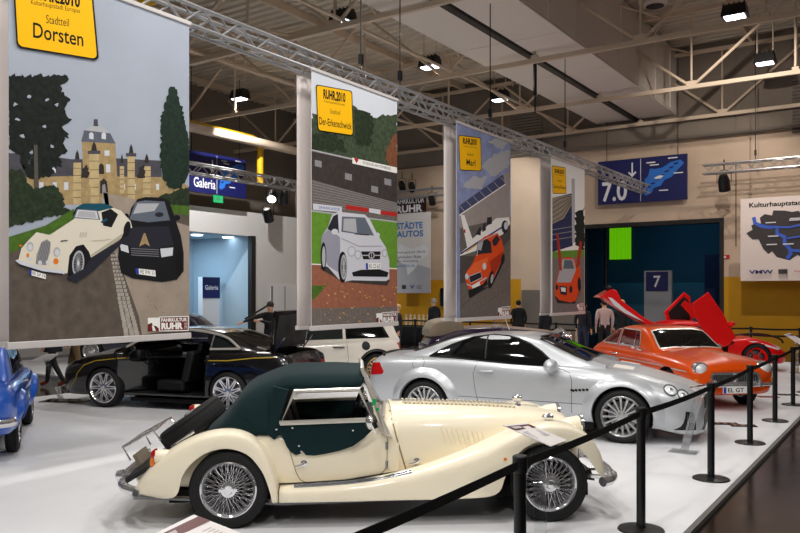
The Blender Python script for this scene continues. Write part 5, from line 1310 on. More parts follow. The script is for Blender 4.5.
# ---------------------------------------------------------------- white hatchback behind the banner
def make_white():
    hd = cam2w(math.cos(math.radians(198)), math.sin(math.radians(198))); rc = on_z(376, 383); g = Rig(rc, rc + hd * 2.4, .72)
    root = g.thing('white_hatchback', 'white hatchback with gold wheels and a round black fuel cap behind the sports ground banner', 'car'); wb = 2.4
    S = [(-.58, prof(.60, .34, .70, .01)), (-.5, prof(.72, .24, .86, .01)), (-.3, prof(.77, .2, .9, .01)), (.3, prof(.78, .19, .89, .01)), (1.2, prof(.78, .19, .85, .02)), (1.9, prof(.78, .19, .85, .07)), (2.5, prof(.77, .19, .80, .07)), (2.8, prof(.72, .19, .70, .06)), (2.98, prof(.55, .24, .55, .04))]
    Cb = [(-.52, cabp(.66, .55, .88, .93, .01)), (-.35, cabp(.69, .56, .88, 1.28)), (.0, cabp(.70, .57, .88, 1.35)), (.8, cabp(.70, .58, .86, 1.37)), (1.3, cabp(.70, .58, .85, 1.32)), (1.6, cabp(.70, .6, .84, 1.12, .04)), (1.85, cabp(.66, .6, .84, .92, .01))]
    b, c, bb, bc, ba = shell(root, S, Cb, M_white, [(0, .30, .35), (wb, .30, .35)])
    four_wheels(root, wb, 1.44, 'twin', .3, .215, .19, M_gold, 7)
    for s in (-1, 1):
        pane(root, bc, [(-.30, .91), (.62, .90), (.62, 1.28), (-.1, 1.28)], 'y', s, M_dglass, 'quarter_window'); pane(root, bc, [(.68, .90), (1.62, .885), (1.3, 1.25), (.68, 1.28)], 'y', s, M_tint if s > 0 else M_dglass, 'door_window')
        x, z = g.at(366, 346, .77); 
        if s > 0:
            q = patch(root, bb, ell(x, z, .085, .085), 'y', s, M_black, 'fuel_cap', .012); patch(q, bb, ell(x, z, .04, .04), 'y', s, M_satin, 'cap_centre', .02)
        x, z = g.at(339, 347.5, .78); handle(root, bb, x, z, s, M_satin, .22); xg = g.at(347, 350, .78)[0]; lines(root, bb, [[(xg, .86), (xg - .03, .5), (xg + .05, .25)]], 'y', s, M_groovesil, .008)
        for x in (0, wb): flare(bb, x, .30, .345, .40, math.radians(-5), math.radians(185), s, .022, M_satin, 'arch_moulding', root, 30)
        patch(root, bb, [(s * .62, .55), (s * .72, .55), (s * .71, .80), (s * .62, .82)], 'x', -1, M_redlens, 'tail_lamp', .006)
    pane(root, bc, [(-.55, .94), (.55, .94), (.5, 1.27), (-.5, 1.27)], 'x', 1, M_dglass, 'windscreen'); pane(root, bc, [(-.54, .95), (.54, .95), (.5, 1.25), (-.5, 1.25)], 'x', -1, name='rear_window')
    m = MB(); m.box((1.2, 0, .18), (2.2, 1.4, .06)); m.build('underbody', M_well, root)
make_white()

# ---------------------------------------------------------------- blue saloon at the left edge
def make_blue():
    g = Rig(on_z(18, 451), on_z(31, 423.5), -.66); wb = g.wb
    root = g.thing('small_saloon', 'bright blue small classic saloon cut by the left picture edge', 'car')
    S = [(-.72, prof(.5, .40, .66, .01)), (-.66, prof(.62, .32, .78, .02)), (-.45, prof(.69, .25, .84, .03)), (0, prof(.71, .22, .85, .03)), (.7, prof(.71, .22, .84, .03)), (1.5, prof(.71, .22, .84, .06)), (2.1, prof(.70, .22, .80, .06)), (2.5, prof(.66, .24, .74, .05)), (2.66, prof(.52, .32, .62, .03))]
    Cb = [(-.38, cabp(.58, .48, .83, .89, .01)), (-.1, cabp(.62, .50, .83, 1.16, .05)), (.15, cabp(.63, .51, .83, 1.27, .05)), (.9, cabp(.63, .52, .83, 1.30, .05)), (1.2, cabp(.63, .53, .83, 1.22, .05)), (1.6, cabp(.6, .54, .83, .90, .01))]
    b, c, bb, bc, ba = shell(root, S, Cb, M_blue, [(0, .29, .36), (wb, .29, .36)])
    four_wheels(root, wb, 1.22, 'disc', .285, .175, .145, M_chromed, 10)
    for s in (-1, 1):
        for x in (0, wb): flare(bb, x, .29, .36, .43, math.radians(4), math.radians(176), s, .05, M_blue, 'wheel_arch_flare', root, 30)
        pane(root, bc, [(-.05, .89), (.5, .88), (.5, 1.21), (.15, 1.19)], 'y', s, trim=M_chrome, name='quarter_window'); pane(root, bc, [(.56, .88), (1.35, .88), (1.12, 1.17), (.56, 1.22)], 'y', s, trim=M_chrome, name='door_window')
        patch(root, bb, rrect(s * .43 - .07, .55, s * .43 + .07, .70, .03), 'x', -1, M_redlens, 'tail_lamp', .012); e = rrect(s * .43 - .08, .54, s * .43 + .08, .71, .03); m = MB(); proj_line(m, bb, e + [e[0]], 'x', -1, .018, .016, .03, M_chrome); m.build('lamp_bezel', M_chrome, root)
        handle(root, bb, .62, .76, s, M_chrome, .12)
        lines(root, bb, [[(.53, .82), (.52, .4), (.6, .28), (1.4, .28), (1.42, .82)]], 'y', s, M_groove, .007)
    pane(root, bc, [(-.46, .93), (.46, .93), (.42, 1.2), (-.42, 1.2)], 'x', -1, name='rear_window', trim=M_chrome, tw=.03); pane(root, bc, [(-.48, .94), (.48, .94), (.43, 1.2), (-.43, 1.2)], 'x', 1, name='windscreen', trim=M_chrome)
    m = MB(); m.tube(smooth([(-.60, -.66, .43), (-.70, -.60, .43), (-.77, -.36, .43), (-.79, 0, .43), (-.77, .36, .43), (-.70, .60, .43), (-.60, .66, .43)], 5), .05, 10); m.build('rear_bumper', M_chrome, root)
    plate(root, (-.735, 0, .56), (0, -1, 0), (0, 0, 1), (-1, 0, 0), '', .4, .1); m = MB(); m.box((1.0, 0, .22), (1.6, 1.1, .06)); m.build('underbody', M_well, root)
make_blue()

# ---------------------------------------------------------------- old cars behind: navy at the left, aubergine roadster in the middle
def make_navy():
    fc = on_z(91, 363); hd = cam2w(math.cos(math.radians(176)), math.sin(math.radians(176))); wb = 2.5; g = Rig(fc - hd * wb, fc, .72)
    root = g.thing('classic_saloon', 'dark navy classic car with chrome strip, behind the black coupe at left', 'car')
    S = [(-.9, prof(.55, .4, .66, .01)), (-.8, prof(.7, .3, .84, .02)), (0, prof(.76, .22, .88, .03)), (1.2, prof(.76, .22, .86, .04)), (2.0, prof(.76, .22, .86, .08)), (2.7, prof(.74, .22, .82, .07)), (3.1, prof(.68, .26, .76, .04)), (3.2, prof(.6, .34, .68, .02))]
    Cb = [(-.45, cabp(.6, .5, .86, .91, .01)), (.1, cabp(.66, .54, .86, 1.28)), (.9, cabp(.67, .55, .86, 1.34)), (1.3, cabp(.66, .56, .86, 1.26)), (1.75, cabp(.62, .56, .86, .93, .01))]
    b, c, bb, bc, ba = shell(root, S, Cb, M_navy, [(0, .31, .35), (wb, .31, .35)])
    four_wheels(root, wb, 1.32, 'disc', .315, .215, .17, M_silver2, 12)
    for s in (-1, 1):
        lines(root, bb, [[(-.7, .66), (1.2, .66), (3.0, .62)]], 'y', s, M_chrome, .03, 'chrome_strip', .006); lines(root, bb, [[(1.45, .84), (1.4, .3)]], 'y', s, M_groovesil, .02)
        pane(root, bc, [(-.05, .91), (1.45, .91), (1.15, 1.24), (.2, 1.25)], 'y', s, trim=M_chrome); h = MB(); h.lathe([(0, .03), (.08, .02), (.1, 0), (.1, -.1)], 20, 'x', (3.13, s * .55, .66)); h.build('headlamp', M_lens, root)
    pane(root, bc, [(-.52, .95), (.52, .95), (.46, 1.26), (-.46, 1.26)], 'x', 1, name='windscreen')
    m = MB(); m.tube(smooth([(2.9, -.78, .42), (3.25, -.6, .42), (3.3, 0, .42), (3.25, .6, .42), (2.9, .78, .42)], 5), .05, 8); m.build('front_bumper', M_chrome, root)
make_navy()
def make_aubergine():
    hd = cam2w(math.cos(math.radians(9)), math.sin(math.radians(9))); c0 = at_depth(452, 330, 18.2); c0.z = 0; g = Rig(c0, c0 + hd * 2.3, 0)
    root = g.thing('vintage_car', 'dark aubergine vintage car with folded beige hood, half hidden behind the silver coupe', 'car'); wb = 2.3
    S = [(-.7, prof(.5, .4, .62, .01)), (-.5, prof(.62, .3, .86, .02)), (.2, prof(.66, .26, 1.02, .03)), (1.0, prof(.64, .26, 1.04, .04)), (1.4, prof(.5, .26, .99, .05)), (2.3, prof(.40, .28, .88, .06)), (2.6, prof(.36, .3, .82, .05))]
    Cb = [(-.62, cabp(.50, .44, .92, 1.0, .01)), (-.5, cabp(.58, .52, .92, 1.17, .03)), (-.2, cabp(.60, .54, .94, 1.24, .03)), (.1, cabp(.60, .54, .95, 1.19, .03)), (.16, cabp(.58, .5, .95, 1.06, .02))]
    b = body_loft(S, 50, 2).build('body', M_purple, root); bb = bvh_of(b)
    c = body_loft(Cb, 30, 2).build('fabric_hood', M_beige, root); bc = bvh_of(c)
    m = MB(); m.add([(1.22, -.52, .99), (1.22, .52, .99), (1.1, .5, 1.36), (1.1, -.5, 1.36)], [(0, 1, 2, 3)]); m.build('windscreen', M_glass, root)
    m = MB(); m.tube([(1.22, -.52, .99), (1.22, .52, .99), (1.1, .5, 1.37), (1.1, -.5, 1.37)], .02, 6, closed=True); m.build('windscreen_frame', M_chrome, root)
    for s in (-1, 1):
        w = MB(); pts = [(-.5, .3), (-.38, .58), (0, .76), (.36, .6), (.6, .34), (1.5, .32), (1.9, .6), (2.3, .80), (2.62, .72), (2.82, .5)]
        P_ = smooth([Vector((a, s * .66, z)) for a, z in pts], 5); rings = []
        for p in P_: rings.append([p + Vector((0, s * -.2, -.04)), p + Vector((0, s * -.1, .02)), p + Vector((0, s * .05, .01)), p + Vector((0, s * .12, -.07)), p + Vector((0, s * .1, -.12)), p + Vector((0, s * -.18, -.1))])
        w.loft(rings, True, True); w.build('fender', M_purple, root, ang=60)
        h = MB(); h.lathe([(0, .05), (.09, .03), (.115, 0), (.1, -.1), (.03, -.2)], 20, 'x', (2.72, s * .42, .80)); h.build('headlamp', M_chrome, root)
    m = MB(); m.prism([(-.3, .42), (.3, .42), (.3, .93), (0, 1.0), (-.3, .93)], 2.6, 2.68, 'x'); m.build('radiator', M_chrome, root, bevel=.02)
    m = MB(); m.tube(smooth([(2.85, -.75, .4), (3.0, -.4, .4), (3.02, 0, .4), (3.0, .4, .4), (2.85, .75, .4)], 5), .04, 8); m.build('front_bumper', M_chrome, root)
    four_wheels(root, wb, 1.34, 'disc', .33, .2, .14, M_chromed, 10)
make_aubergine()
# ================================================================= PRINTED BANNERS (flat prints hanging on the long truss)
def pm(name, rgb, noise=0., sc=8.): return mat('print_' + name, rgb, .7, 0, 0, .25, noise=noise, nscale=sc)
K_sky = pm('sky', (164, 171, 184), .05, 1.2); K_ground = pm('earth', (92, 82, 74), .22, 9); K_sand = pm('sand', (156, 142, 128), .12, 5); K_cob = pm('cobble', (168, 160, 150), .15, 20)
K_stone = pm('stone', (166, 142, 100), .2, 14); K_stone2 = pm('stone_light', (190, 168, 124), .12, 14); K_slate = pm('slate', (74, 72, 80), .15, 12); K_slate2 = pm('slate_blue', (92, 96, 108), .1, 8)
K_dkgreen = pm('conifer', (22, 28, 24), .5, 18); K_cyp = pm('cypress', (26, 44, 34), .45, 20); K_hedge = pm('hedge', (38, 50, 32), .5, 18); K_grass = pm('grass', (72, 104, 34), .2, 14); K_grass2 = pm('pitch', (98, 142, 46), .12, 10)
K_cream = pm('cream', (222, 214, 196)); K_cream2 = pm('cream_shade', (184, 174, 154)); K_blk = pm('black', (20, 20, 24)); K_blk2 = pm('dark_body', (38, 38, 48)); K_glass = pm('glass', (96, 104, 116)); K_pale = pm('pale', (206, 208, 214)); K_white = pm('white', (238, 236, 232)); K_teal = pm('teal', (20, 76, 96)); K_grey = pm('grey', (140, 138, 140)); K_lgrey = pm('light_grey', (176, 176, 180))
K_amber = pm('amber', (230, 120, 30)); K_pblue = pm('plate_blue', (40, 60, 160)); K_yel = pm('sign_yellow', (250, 188, 0)); K_ink = pm('ink', (14, 12, 8)); K_logo = pm('logo_red', (104, 28, 30)); K_trunk = pm('trunk', (84, 78, 70)); K_arch = pm('archway', (50, 44, 38))
K_sil = pm('silver', (204, 204, 212)); K_sil2 = pm('silver_shade', (150, 150, 164)); K_track = pm('track', (150, 94, 72), .12, 12); K_gravel = pm('gravel', (112, 102, 96), .2, 22); K_stand = pm('stand', (108, 99, 94), .25, 26); K_standd = pm('stand_dark', (60, 54, 52), .2, 10); K_tree = pm('trees', (62, 74, 54), .45, 14); K_leaf = pm('leaves', (216, 170, 90)); K_adred = pm('advert_red', (176, 40, 36)); K_rust = pm('autumn_leaves', (122, 74, 50), .3, 16)
K_csky = pm('cloud_sky', (136, 146, 184), .22, 3.); K_hang = pm('hangar', (160, 150, 146), .06, 6); K_hangw = pm('hangar_glass', (70, 76, 110), .1, 10); K_tar = pm('tarmac', (106, 98, 92), .12, 12); K_tar2 = pm('tarmac_dark', (78, 72, 68), .12, 12); K_or = pm('orange', (222, 76, 22)); K_or2 = pm('orange_shade', (170, 48, 14)); K_yst = pm('stripe', (220, 180, 40)); K_nst = pm('navy_stripe', (30, 40, 110))
K_roofb = pm('curved_roof', (150, 138, 122), .1, 20); K_wall4 = pm('navy_wall', (40, 46, 84), .15, 12); K_conc = pm('concrete', (120, 112, 108), .1, 10); K_back = mat('banner_reverse', (222, 212, 208), .85, noise=.02, nscale=1.5)
M_bar = mat('banner_bar', (196, 190, 188), .5)

class Print:
    def __init__(s, ylo, yhi, zlo, zhi, name, label, seed):
        s.o = Vector((XB, ylo, zlo)); s.w = yhi - ylo; s.h = zhi - zlo; s.k = 0; s.r = random.Random(seed); s.T = (0, 0, 1)
        s.t = thing(name, label, 'banner', s.o, 0); s.g = MB()
        m = MB(); m.box((-.004, s.w / 2, s.h / 2), (.008, s.w, s.h)); m.build('cloth', M_cloth, s.t)
        for z, n in ((-.02, 'bottom_bar'), (s.h + .015, 'top_bar')): m = MB(); m.box((-.004, s.w / 2, z), (.05, s.w + .04, .07 if z < 0 else .05)); m.build(n, M_bar, s.t, bevel=.008)
    def pt(s, x, y, k=None):
        p = on_x(s.T[0] + x / s.T[2], s.T[1] + y / s.T[2], XB)
        return (.002 + .00006 * (s.k if k is None else k), min(max(p.y - s.o.y, 0), s.w), min(max(p.z - s.o.z, 0), s.h))
    def poly(s, pts, m, rag=0., n=0):
        if rag:
            q = []
            for i in range(len(pts)):
                a, b = Vector(pts[i]), Vector(pts[(i + 1) % len(pts)]); c = max(1, int((b - a).length / n))
                for j in range(c):
                    p = a.lerp(b, j / c); q.append((p.x + s.r.uniform(-rag, rag), p.y + s.r.uniform(-rag, rag)))
            pts = q
        s.k += 1; P = [s.pt(*p) for p in pts]
        from mathutils.geometry import tessellate_polygon
        tri = tessellate_polygon([[Vector((p[1], p[2], 0)) for p in P]])
        s.g.add(P, [t for t in tri if len(set(t)) == 3], m)
    def rect(s, x0, y0, x1, y1, m): s.poly([(x0, y0), (x1, y0), (x1, y1), (x0, y1)], m)
    def ell(s, cx, cy, rx, ry, m, rot=0, n=18): s.poly(ell(cx, cy, rx, ry, n, rot), m)
    def text(s, txt, q, m, bold=0.):
        v, f, _ = text_geo(txt, bold); s.k += 1
        tl, tr, br, bl = [Vector(p) for p in q]
        s.g.add([s.pt(*((bl.lerp(br, a)).lerp(tl.lerp(tr, a), b))) for a, b in v], f, m)
    def line(s, pts, w, m):
        for q in ribbon(pts, w): s.poly([tuple(v) for v in q], m)
    def specks(s, region, n, size, m):
        x0, y0, x1, y1 = region
        for _ in range(n):
            x, y = s.r.uniform(x0, x1), s.r.uniform(y0, y1); d = size * s.r.uniform(.5, 1.2); s.poly([(x, y), (x + d, y + d * .3), (x + d * .7, y + d * .8)], m)
    def sign(s, q, town, names, r1, r2, st):
        tl, tr, br, bl = [Vector(p) for p in q]; B = lambda a, b: tuple((bl.lerp(br, a)).lerp(tl.lerp(tr, a), b))
        def rr(i): return [B(a, b) for a, b in rrect(i, i * .9, 1 - i, 1 - i * .9, .06)]
        s.poly(rr(0), K_ink); s.poly(rr(.022), K_yel)
        s.text('RUHR.2010', r1, K_ink, .045)
        if r2: s.text('Kulturhauptstadt Europas', r2, K_ink, .0)
        if st: s.text('Stadtteil', st, K_ink)
        s.text(town, names, K_ink, .012)
    def logo(s, x0, y0, x1, y1, sk):
        w, h = x1 - x0, y1 - y0; B = lambda a, b: (x0 + w * a, y0 + h * b + sk * a)
        s.poly([B(.28, 0), B(1, 0), B(1, 1), B(.28, 1)], K_white); s.poly([B(.3, .06), B(.98, .06), B(.98, .94), B(.3, .94)], K_logo)
        s.poly([B(0, .06), B(.28, .06), B(.28, .97), B(0, .97)], K_white); s.poly([B(0, .5), B(.1, .4), B(.12, .6), B(.2, .62), B(.27, .8), B(.27, .97), B(0, .97)], K_logo); s.poly([B(.1, .6), B(.14, .6), B(.2, .95), B(.12, .95)], K_white)
        s.text('FAHRKULTUR', [B(.33, .12), B(.96, .12), B(.96, .36), B(.33, .36)], K_white, .04); s.text('RUHR', [B(.33, .42), B(.86, .42), B(.86, .88), B(.33, .88)], K_white, .06)
        s.text('2010', [B(.89, .85), B(.89, .45), B(.96, .45), B(.96, .85)], K_white)
    def done(s): s.g.build('printed_picture', None, s.t, normals=False)

zt_ = on_x(311, 69.5, XB).z; zb_ = on_x(311, 327, XB).z
def yy(px): return on_x(px, 293, XB).y
# ---- castle banner
b = Print(yy(8.5), yy(189), zb_, zt_, 'printed_banner', 'largest banner at left, castle photo with two cars, sign reading Dorsten', 1)
b.rect(0, -80, 200, 345, K_sky)
b.T = (0, 90, 4.103)
b.poly([(30, 258), (130, 262), (300, 285), (345, 300), (345, 385), (30, 372)], K_slate); b.poly([(30, 360), (320, 352), (420, 380), (420, 470), (30, 470)], K_stone)
b.poly([(475, 280), (660, 290), (664, 362), (475, 360)], K_slate); b.poly([(470, 355), (720, 358), (780, 400), (780, 470), (470, 470)], K_stone)
for x in (95, 160, 215, 262): b.rect(x, 378, x + 18, 410, K_pale)
for x in (210, 120): b.poly([(x, 340), (x, 325), (x + 9, 317), (x + 18, 325), (x + 18, 340)], K_pale)
for x in (500, 545, 640): b.rect(x, 385, x + 12, 410, K_pale)
b.poly([(335, 210), (472, 216), (485, 440), (345, 440)], K_stone); b.poly([(332, 212), (345, 165), (375, 148), (420, 150), (452, 178), (474, 220)], K_slate2); b.poly([(383, 150), (384, 120), (400, 120), (402, 150)], K_slate); b.poly([(345, 165), (375, 148), (420, 150), (452, 178)], K_lgrey)
for x in (365, 416): b.poly([(x, 200), (x, 180), (x + 9, 172), (x + 18, 180), (x + 18, 203)], K_pale)
b.rect(428, 248, 448, 270, K_pale); b.rect(434, 305, 452, 338, K_pale); b.poly([(405, 345), (405, 310), (415, 300), (425, 310), (427, 345)], K_arch)
b.poly([(410, 425), (410, 375), (425, 362), (438, 375), (443, 425)], K_arch); b.poly([(418, 425), (419, 390), (430, 385), (436, 425)], K_grey)
for x, y, w, h in ((300, 290, 32, 180), (365, 255, 40, 215), (522, 265, 30, 195), (585, 305, 32, 150), (490, 305, 18, 120)):
    b.rect(x, y, x + w, y + h, K_stone2); b.rect(x - 6, y - 6, x + w + 6, y + 8, K_slate); b.poly([(x + w * .2, y - 6), (x + w * .3, y - 28), (x + w * .5, y - 44), (x + w * .7, y - 28), (x + w * .8, y - 6)], K_arch)
    for k in range(1, 6): b.rect(x, y + h * k / 6, x + w, y + h * k / 6 + 2, K_arch)
for x in (332, 562): b.poly([(x, 360), (x + 8, 320), (x + 25, 305), (x + 34, 350), (x + 30, 362)], K_arch, 4, 8)
b.poly([(345, 470), (345, 390), (357, 376), (370, 390), (370, 470)], K_stone); b.poly([(415, 425), (440, 425), (520, 455), (545, 480), (480, 515), (455, 515)], K_sand)
for x0, y0, x1, y1 in ((140, 220, 152, 420),): b.poly([(136, 215), (152, 215), (158, 420), (138, 420)], K_trunk)
b.poly([(30, -60), (280, -60), (250, 0), (290, 45), (262, 80), (292, 120), (255, 150), (285, 190), (250, 215), (278, 255), (245, 275), (262, 300), (225, 320), (170, 290), (150, 330), (130, 250), (100, 330), (85, 280), (60, 250), (30, 240)], K_dkgreen, 9, 10)
for x, y in ((60, 60), (90, 190), (180, 150), (210, 230), (70, 120), (230, 60), (120, 30), (190, 40)): b.poly(ell(x, y, 9, 6, 9), K_sky, 4, 6)
b.poly([(150, 210), (205, 225), (215, 340), (160, 370), (110, 355), (90, 320), (120, 300)], K_dkgreen, 9, 10); b.poly([(137, 225), (152, 225), (157, 415), (140, 415)], K_trunk)
b.poly([(690, -10), (722, -10), (735, 40), (752, 90), (757, 160), (775, 190), (780, 330), (735, 410), (690, 400), (664, 360), (655, 260), (662, 180), (655, 130), (672, 70)], K_cyp, 6, 9)
b.poly([(30, 330), (90, 325), (130, 400), (220, 390), (262, 440), (262, 480), (310, 500), (30, 560)], K_hedge, 7, 10); b.poly([(640, 440), (700, 420), (780, 395), (780, 500), (700, 500)], K_hedge, 6, 9)
b.T = (0, 190, 5.327)
b.poly([(46, 250), (240, 190), (390, 100), (400, 180), (200, 260), (46, 345)], K_grass)
b.poly([(46, 340), (110, 310), (250, 250), (400, 200), (560, 130), (760, 100), (1010, 110), (1010, 830), (46, 830)], K_ground)
b.T = (95, 180, 3.23)
b.poly([(120, 60), (210, 120), (310, 150), (310, 475), (150, 500), (140, 440), (90, 300), (60, 230), (40, 40), (25, 40)], K_sand); b.poly([(225, 78), (310, 85), (310, 115), (250, 108)], K_grass)
rr = random.Random(9)
for k in range(26):
    f = k / 25; y = 190 + 312 * f; x = 40 + 52 * f; w = 16 + 40 * f; nn = 3; h = 8 + 9 * f
    for j in range(nn): xx = x + w * j / nn + rr.uniform(-1, 1); b.poly([(xx, y), (xx + w / nn * .84, y - 1), (xx + w / nn * .86, y + h * .8), (xx + 1, y + h * .84)], K_cob)
b.specks((160, 370, 300, 430), 14, 5, K_ground)
# black car on the print
b.poly([(72, 250), (76, 195), (100, 150), (115, 90), (135, 62), (160, 55), (215, 57), (238, 70), (255, 120), (275, 180), (284, 235), (284, 295), (262, 322), (215, 330), (120, 318), (82, 300)], K_blk)
b.poly([(108, 128), (128, 72), (160, 66), (222, 70), (240, 130), (170, 137)], K_glass); b.poly([(120, 110), (135, 76), (205, 76), (190, 100)], K_lgrey); b.ell(205, 112, 14, 8, K_blk2)
b.poly([(80, 200), (110, 152), (235, 150), (252, 210), (190, 222), (112, 215)], K_blk2); b.poly([(140, 215), (155, 172), (160, 172), (175, 215), (160, 205)], K_stone)
b.poly([(112, 216), (205, 222), (205, 250), (114, 244)], K_blk2)
for k in range(4): b.line([(114, 221 + 7 * k), (204, 226 + 7 * k)], 1.6, K_grey)
b.poly([(76, 205), (104, 213), (107, 236), (82, 228)], K_pale); b.poly([(208, 222), (250, 218), (248, 244), (212, 250)], K_pale); b.poly([(128, 285), (192, 292), (194, 312), (130, 303)], K_white); b.poly([(128, 285), (138, 286), (140, 304), (130, 303)], K_pblue); b.text('RE VW 11', [(144, 289), (188, 294), (189, 307), (145, 302)], K_ink)
b.ell(99, 117, 8, 9, K_blk); b.ell(262, 122, 11, 9, K_blk); b.ell(268, 270, 10, 42, K_ink); b.logo(168, 442, 300, 490, -3)
# cream roadster on the print
b.T = (0, 190, 5.327)
b.poly([(90, 385), (110, 310), (150, 265), (190, 225), (260, 240), (390, 155), (400, 90), (440, 75), (520, 75), (585, 90), (640, 110), (690, 165), (700, 200), (655, 225), (640, 260), (480, 360), (440, 420), (345, 445), (330, 440)], K_cream)
b.poly([(384, 130), (402, 92), (440, 72), (545, 72), (590, 85), (600, 95), (530, 112), (400, 96)], K_teal); b.poly([(385, 150), (405, 100), (515, 108), (530, 160)], K_glass); b.poly([(395, 145), (410, 105), (510, 113), (520, 155)], K_pale); b.poly([(405, 142), (418, 112), (500, 118), (510, 150)], K_lgrey)
b.poly([(535, 120), (585, 100), (625, 130), (590, 200), (545, 190)], K_blk); b.poly([(530, 170), (560, 150), (570, 160), (540, 178)], K_teal)
b.poly([(355, 440), (365, 350), (400, 300), (440, 290), (470, 330), (480, 360), (450, 440), (400, 490), (360, 480)], K_blk); b.ell(412, 390, 32, 68, K_lgrey, .1); b.ell(412, 390, 24, 56, K_blk2, .1)
for k in range(10): a = PI * k / 10; b.line([(412 - 24 * math.cos(a), 390 - 56 * math.sin(a)), (412 + 24 * math.cos(a), 390 + 56 * math.sin(a))], 2, K_lgrey)
b.ell(412, 390, 7, 12, K_pale)
b.poly([(480, 355), (640, 258), (650, 230), (480, 345)], K_cream2); b.ell(672, 208, 18, 42, K_blk, .2)
b.poly([(185, 395), (190, 345), (215, 280), (245, 262), (265, 280), (262, 330), (240, 400)], K_grey)
for k in range(6): b.line([(195 + 9 * k, 390), (220 + 8 * k, 275)], 1.8, K_blk2)
b.ell(156, 302, 18, 26, K_lgrey); b.ell(156, 306, 13, 17, K_pale); b.ell(298, 330, 18, 26, K_lgrey); b.ell(300, 334, 13, 17, K_pale)
for x, y in ((156, 366), (208, 388), (250, 386)): b.ell(x, y, 11, 13, K_pale)
b.ell(143, 348, 7, 12, K_amber); b.ell(293, 380, 14, 16, K_amber); b.ell(104, 297, 8, 5, K_amber)
b.poly([(75, 375), (90, 370), (220, 415), (340, 432), (336, 452), (220, 440), (100, 402)], K_pale); b.poly([(75, 375), (100, 402), (220, 440), (336, 452), (330, 446), (220, 432), (100, 395)], K_blk2)
b.poly([(152, 425), (240, 450), (238, 475), (152, 452)], K_white); b.poly([(152, 425), (164, 428), (163, 455), (152, 452)], K_pblue); b.text('RE DP 74', [(168, 433), (236, 453), (235, 469), (167, 449)], K_ink)
b.poly([(345, 470), (400, 495), (480, 440), (640, 290), (640, 265), (480, 362), (440, 420)], K_blk2)
for k in range(5): b.line([(425 + 8 * k, 225), (420 + 8 * k, 252)], 3, K_cream2)
b.poly([(318, 270), (355, 266), (355, 271), (318, 276)], K_blk2); b.line([(480, 272), (545, 268), (585, 262)], 3, K_cream2)
b.T = (0, 0, 1)
b.sign([(11, -32), (91, -17), (98, 61), (15.5, 47.5)], 'Dorsten', [(32, 22.5), (82, 32.5), (82.5, 47), (32, 38)], [(30, -13), (79, -4), (79, 8.3), (30, -1)], [(30, -.5), (79, 8.8), (79, 15), (30, 6)], [(45, 15), (68, 19), (68, 27), (45, 23.5)])
b.done()
# ---- sports ground banner
b = Print(yy(311.5), yy(397), zb_, zt_, 'printed_banner', 'banner with a silver car on a sports ground, sign reading Der-Erkenschwick', 2)
b.T = (295, 60, 3.81)
b.rect(50, 0, 400, 1100, pm('pale_sky', (208, 212, 220), .03, 1))
b.poly([(60, 215), (120, 190), (160, 215), (225, 180), (260, 200), (300, 215), (340, 210), (390, 200), (390, 440), (60, 380)], K_tree, 9, 12); b.poly([(220, 195), (275, 190), (300, 230), (290, 330), (230, 320)], K_hedge, 8, 10); b.poly([(345, 360), (360, 310), (390, 280), (390, 420), (350, 400)], K_rust, 6, 9); b.poly([(60, 280), (120, 270), (180, 300), (200, 350), (60, 345)], K_hedge, 8, 10)
b.poly([(60, 342), (220, 375), (390, 425), (390, 1000), (60, 1000)], K_stand); b.poly([(60, 348), (220, 382), (390, 432), (390, 545), (220, 500), (60, 455)], K_standd)
b.line([(60, 342), (220, 378), (390, 424)], 5, K_lgrey); b.poly([(218, 372), (388, 410), (388, 432), (218, 394)], K_white); b.poly([(224, 376), (234, 372), (242, 380), (234, 394)], K_adred); b.text('STADION AM STIMBERG', [(258, 386), (365, 410), (365, 420), (258, 396)], K_ink)
for x, y in ((190, 430), (290, 478), (75, 380), (340, 450)): b.poly([(x, y), (x + 26, y + 6), (x + 26, y + 30), (x, y + 24)], K_grey)
for k in range(9):
    y = 462 + 11 * k; b.line([(60, y), (390, y + 84 - k * 5)], 2.2, K_grey)
b.T = (295, 195, 3.81)
b.poly([(60, 62), (390, 105), (390, 280), (60, 265)], K_grass2); b.line([(60, 60), (390, 103)], 5, K_lgrey)
b.poly([(68, 32), (178, 45), (178, 66), (68, 56)], K_pale); b.poly([(192, 36), (280, 50), (280, 66), (192, 54)], K_adred); b.poly([(325, 58), (388, 66), (388, 82), (325, 74)], K_adred); b.poly([(282, 50), (325, 56), (325, 74), (282, 66)], K_pale); b.text('SPARKASSE', [(90, 42), (170, 50), (170, 60), (90, 52)], K_pblue)
b.poly([(60, 264), (390, 282), (390, 440), (60, 440)], K_track); b.line([(60, 263), (390, 281)], 4, K_white); b.poly([(60, 345), (120, 345), (75, 395), (60, 400)], K_grass)
b.poly([(60, 432), (390, 425), (390, 540), (60, 540)], K_gravel); b.specks((75, 330, 380, 480), 46, 9, K_leaf)
b.poly([(95, 280), (180, 330), (350, 345), (360, 325), (320, 300), (100, 262)], K_standd)
b.poly([(98, 220), (100, 160), (125, 120), (140, 75), (165, 64), (265, 75), (285, 95), (310, 145), (345, 200), (358, 250), (358, 320), (345, 328), (215, 325), (190, 330), (165, 320), (125, 275), (108, 270)], K_sil)
b.poly([(98, 220), (100, 160), (125, 128), (170, 160), (172, 300), (125, 270)], K_sil2); b.poly([(122, 128), (145, 80), (162, 72), (166, 145), (140, 140)], K_blk2); b.poly([(175, 140), (178, 82), (265, 86), (300, 155), (240, 150)], K_glass); b.poly([(182, 135), (184, 90), (230, 90), (235, 145)], K_lgrey); b.line([(225, 148), (280, 153)], 4, K_blk)
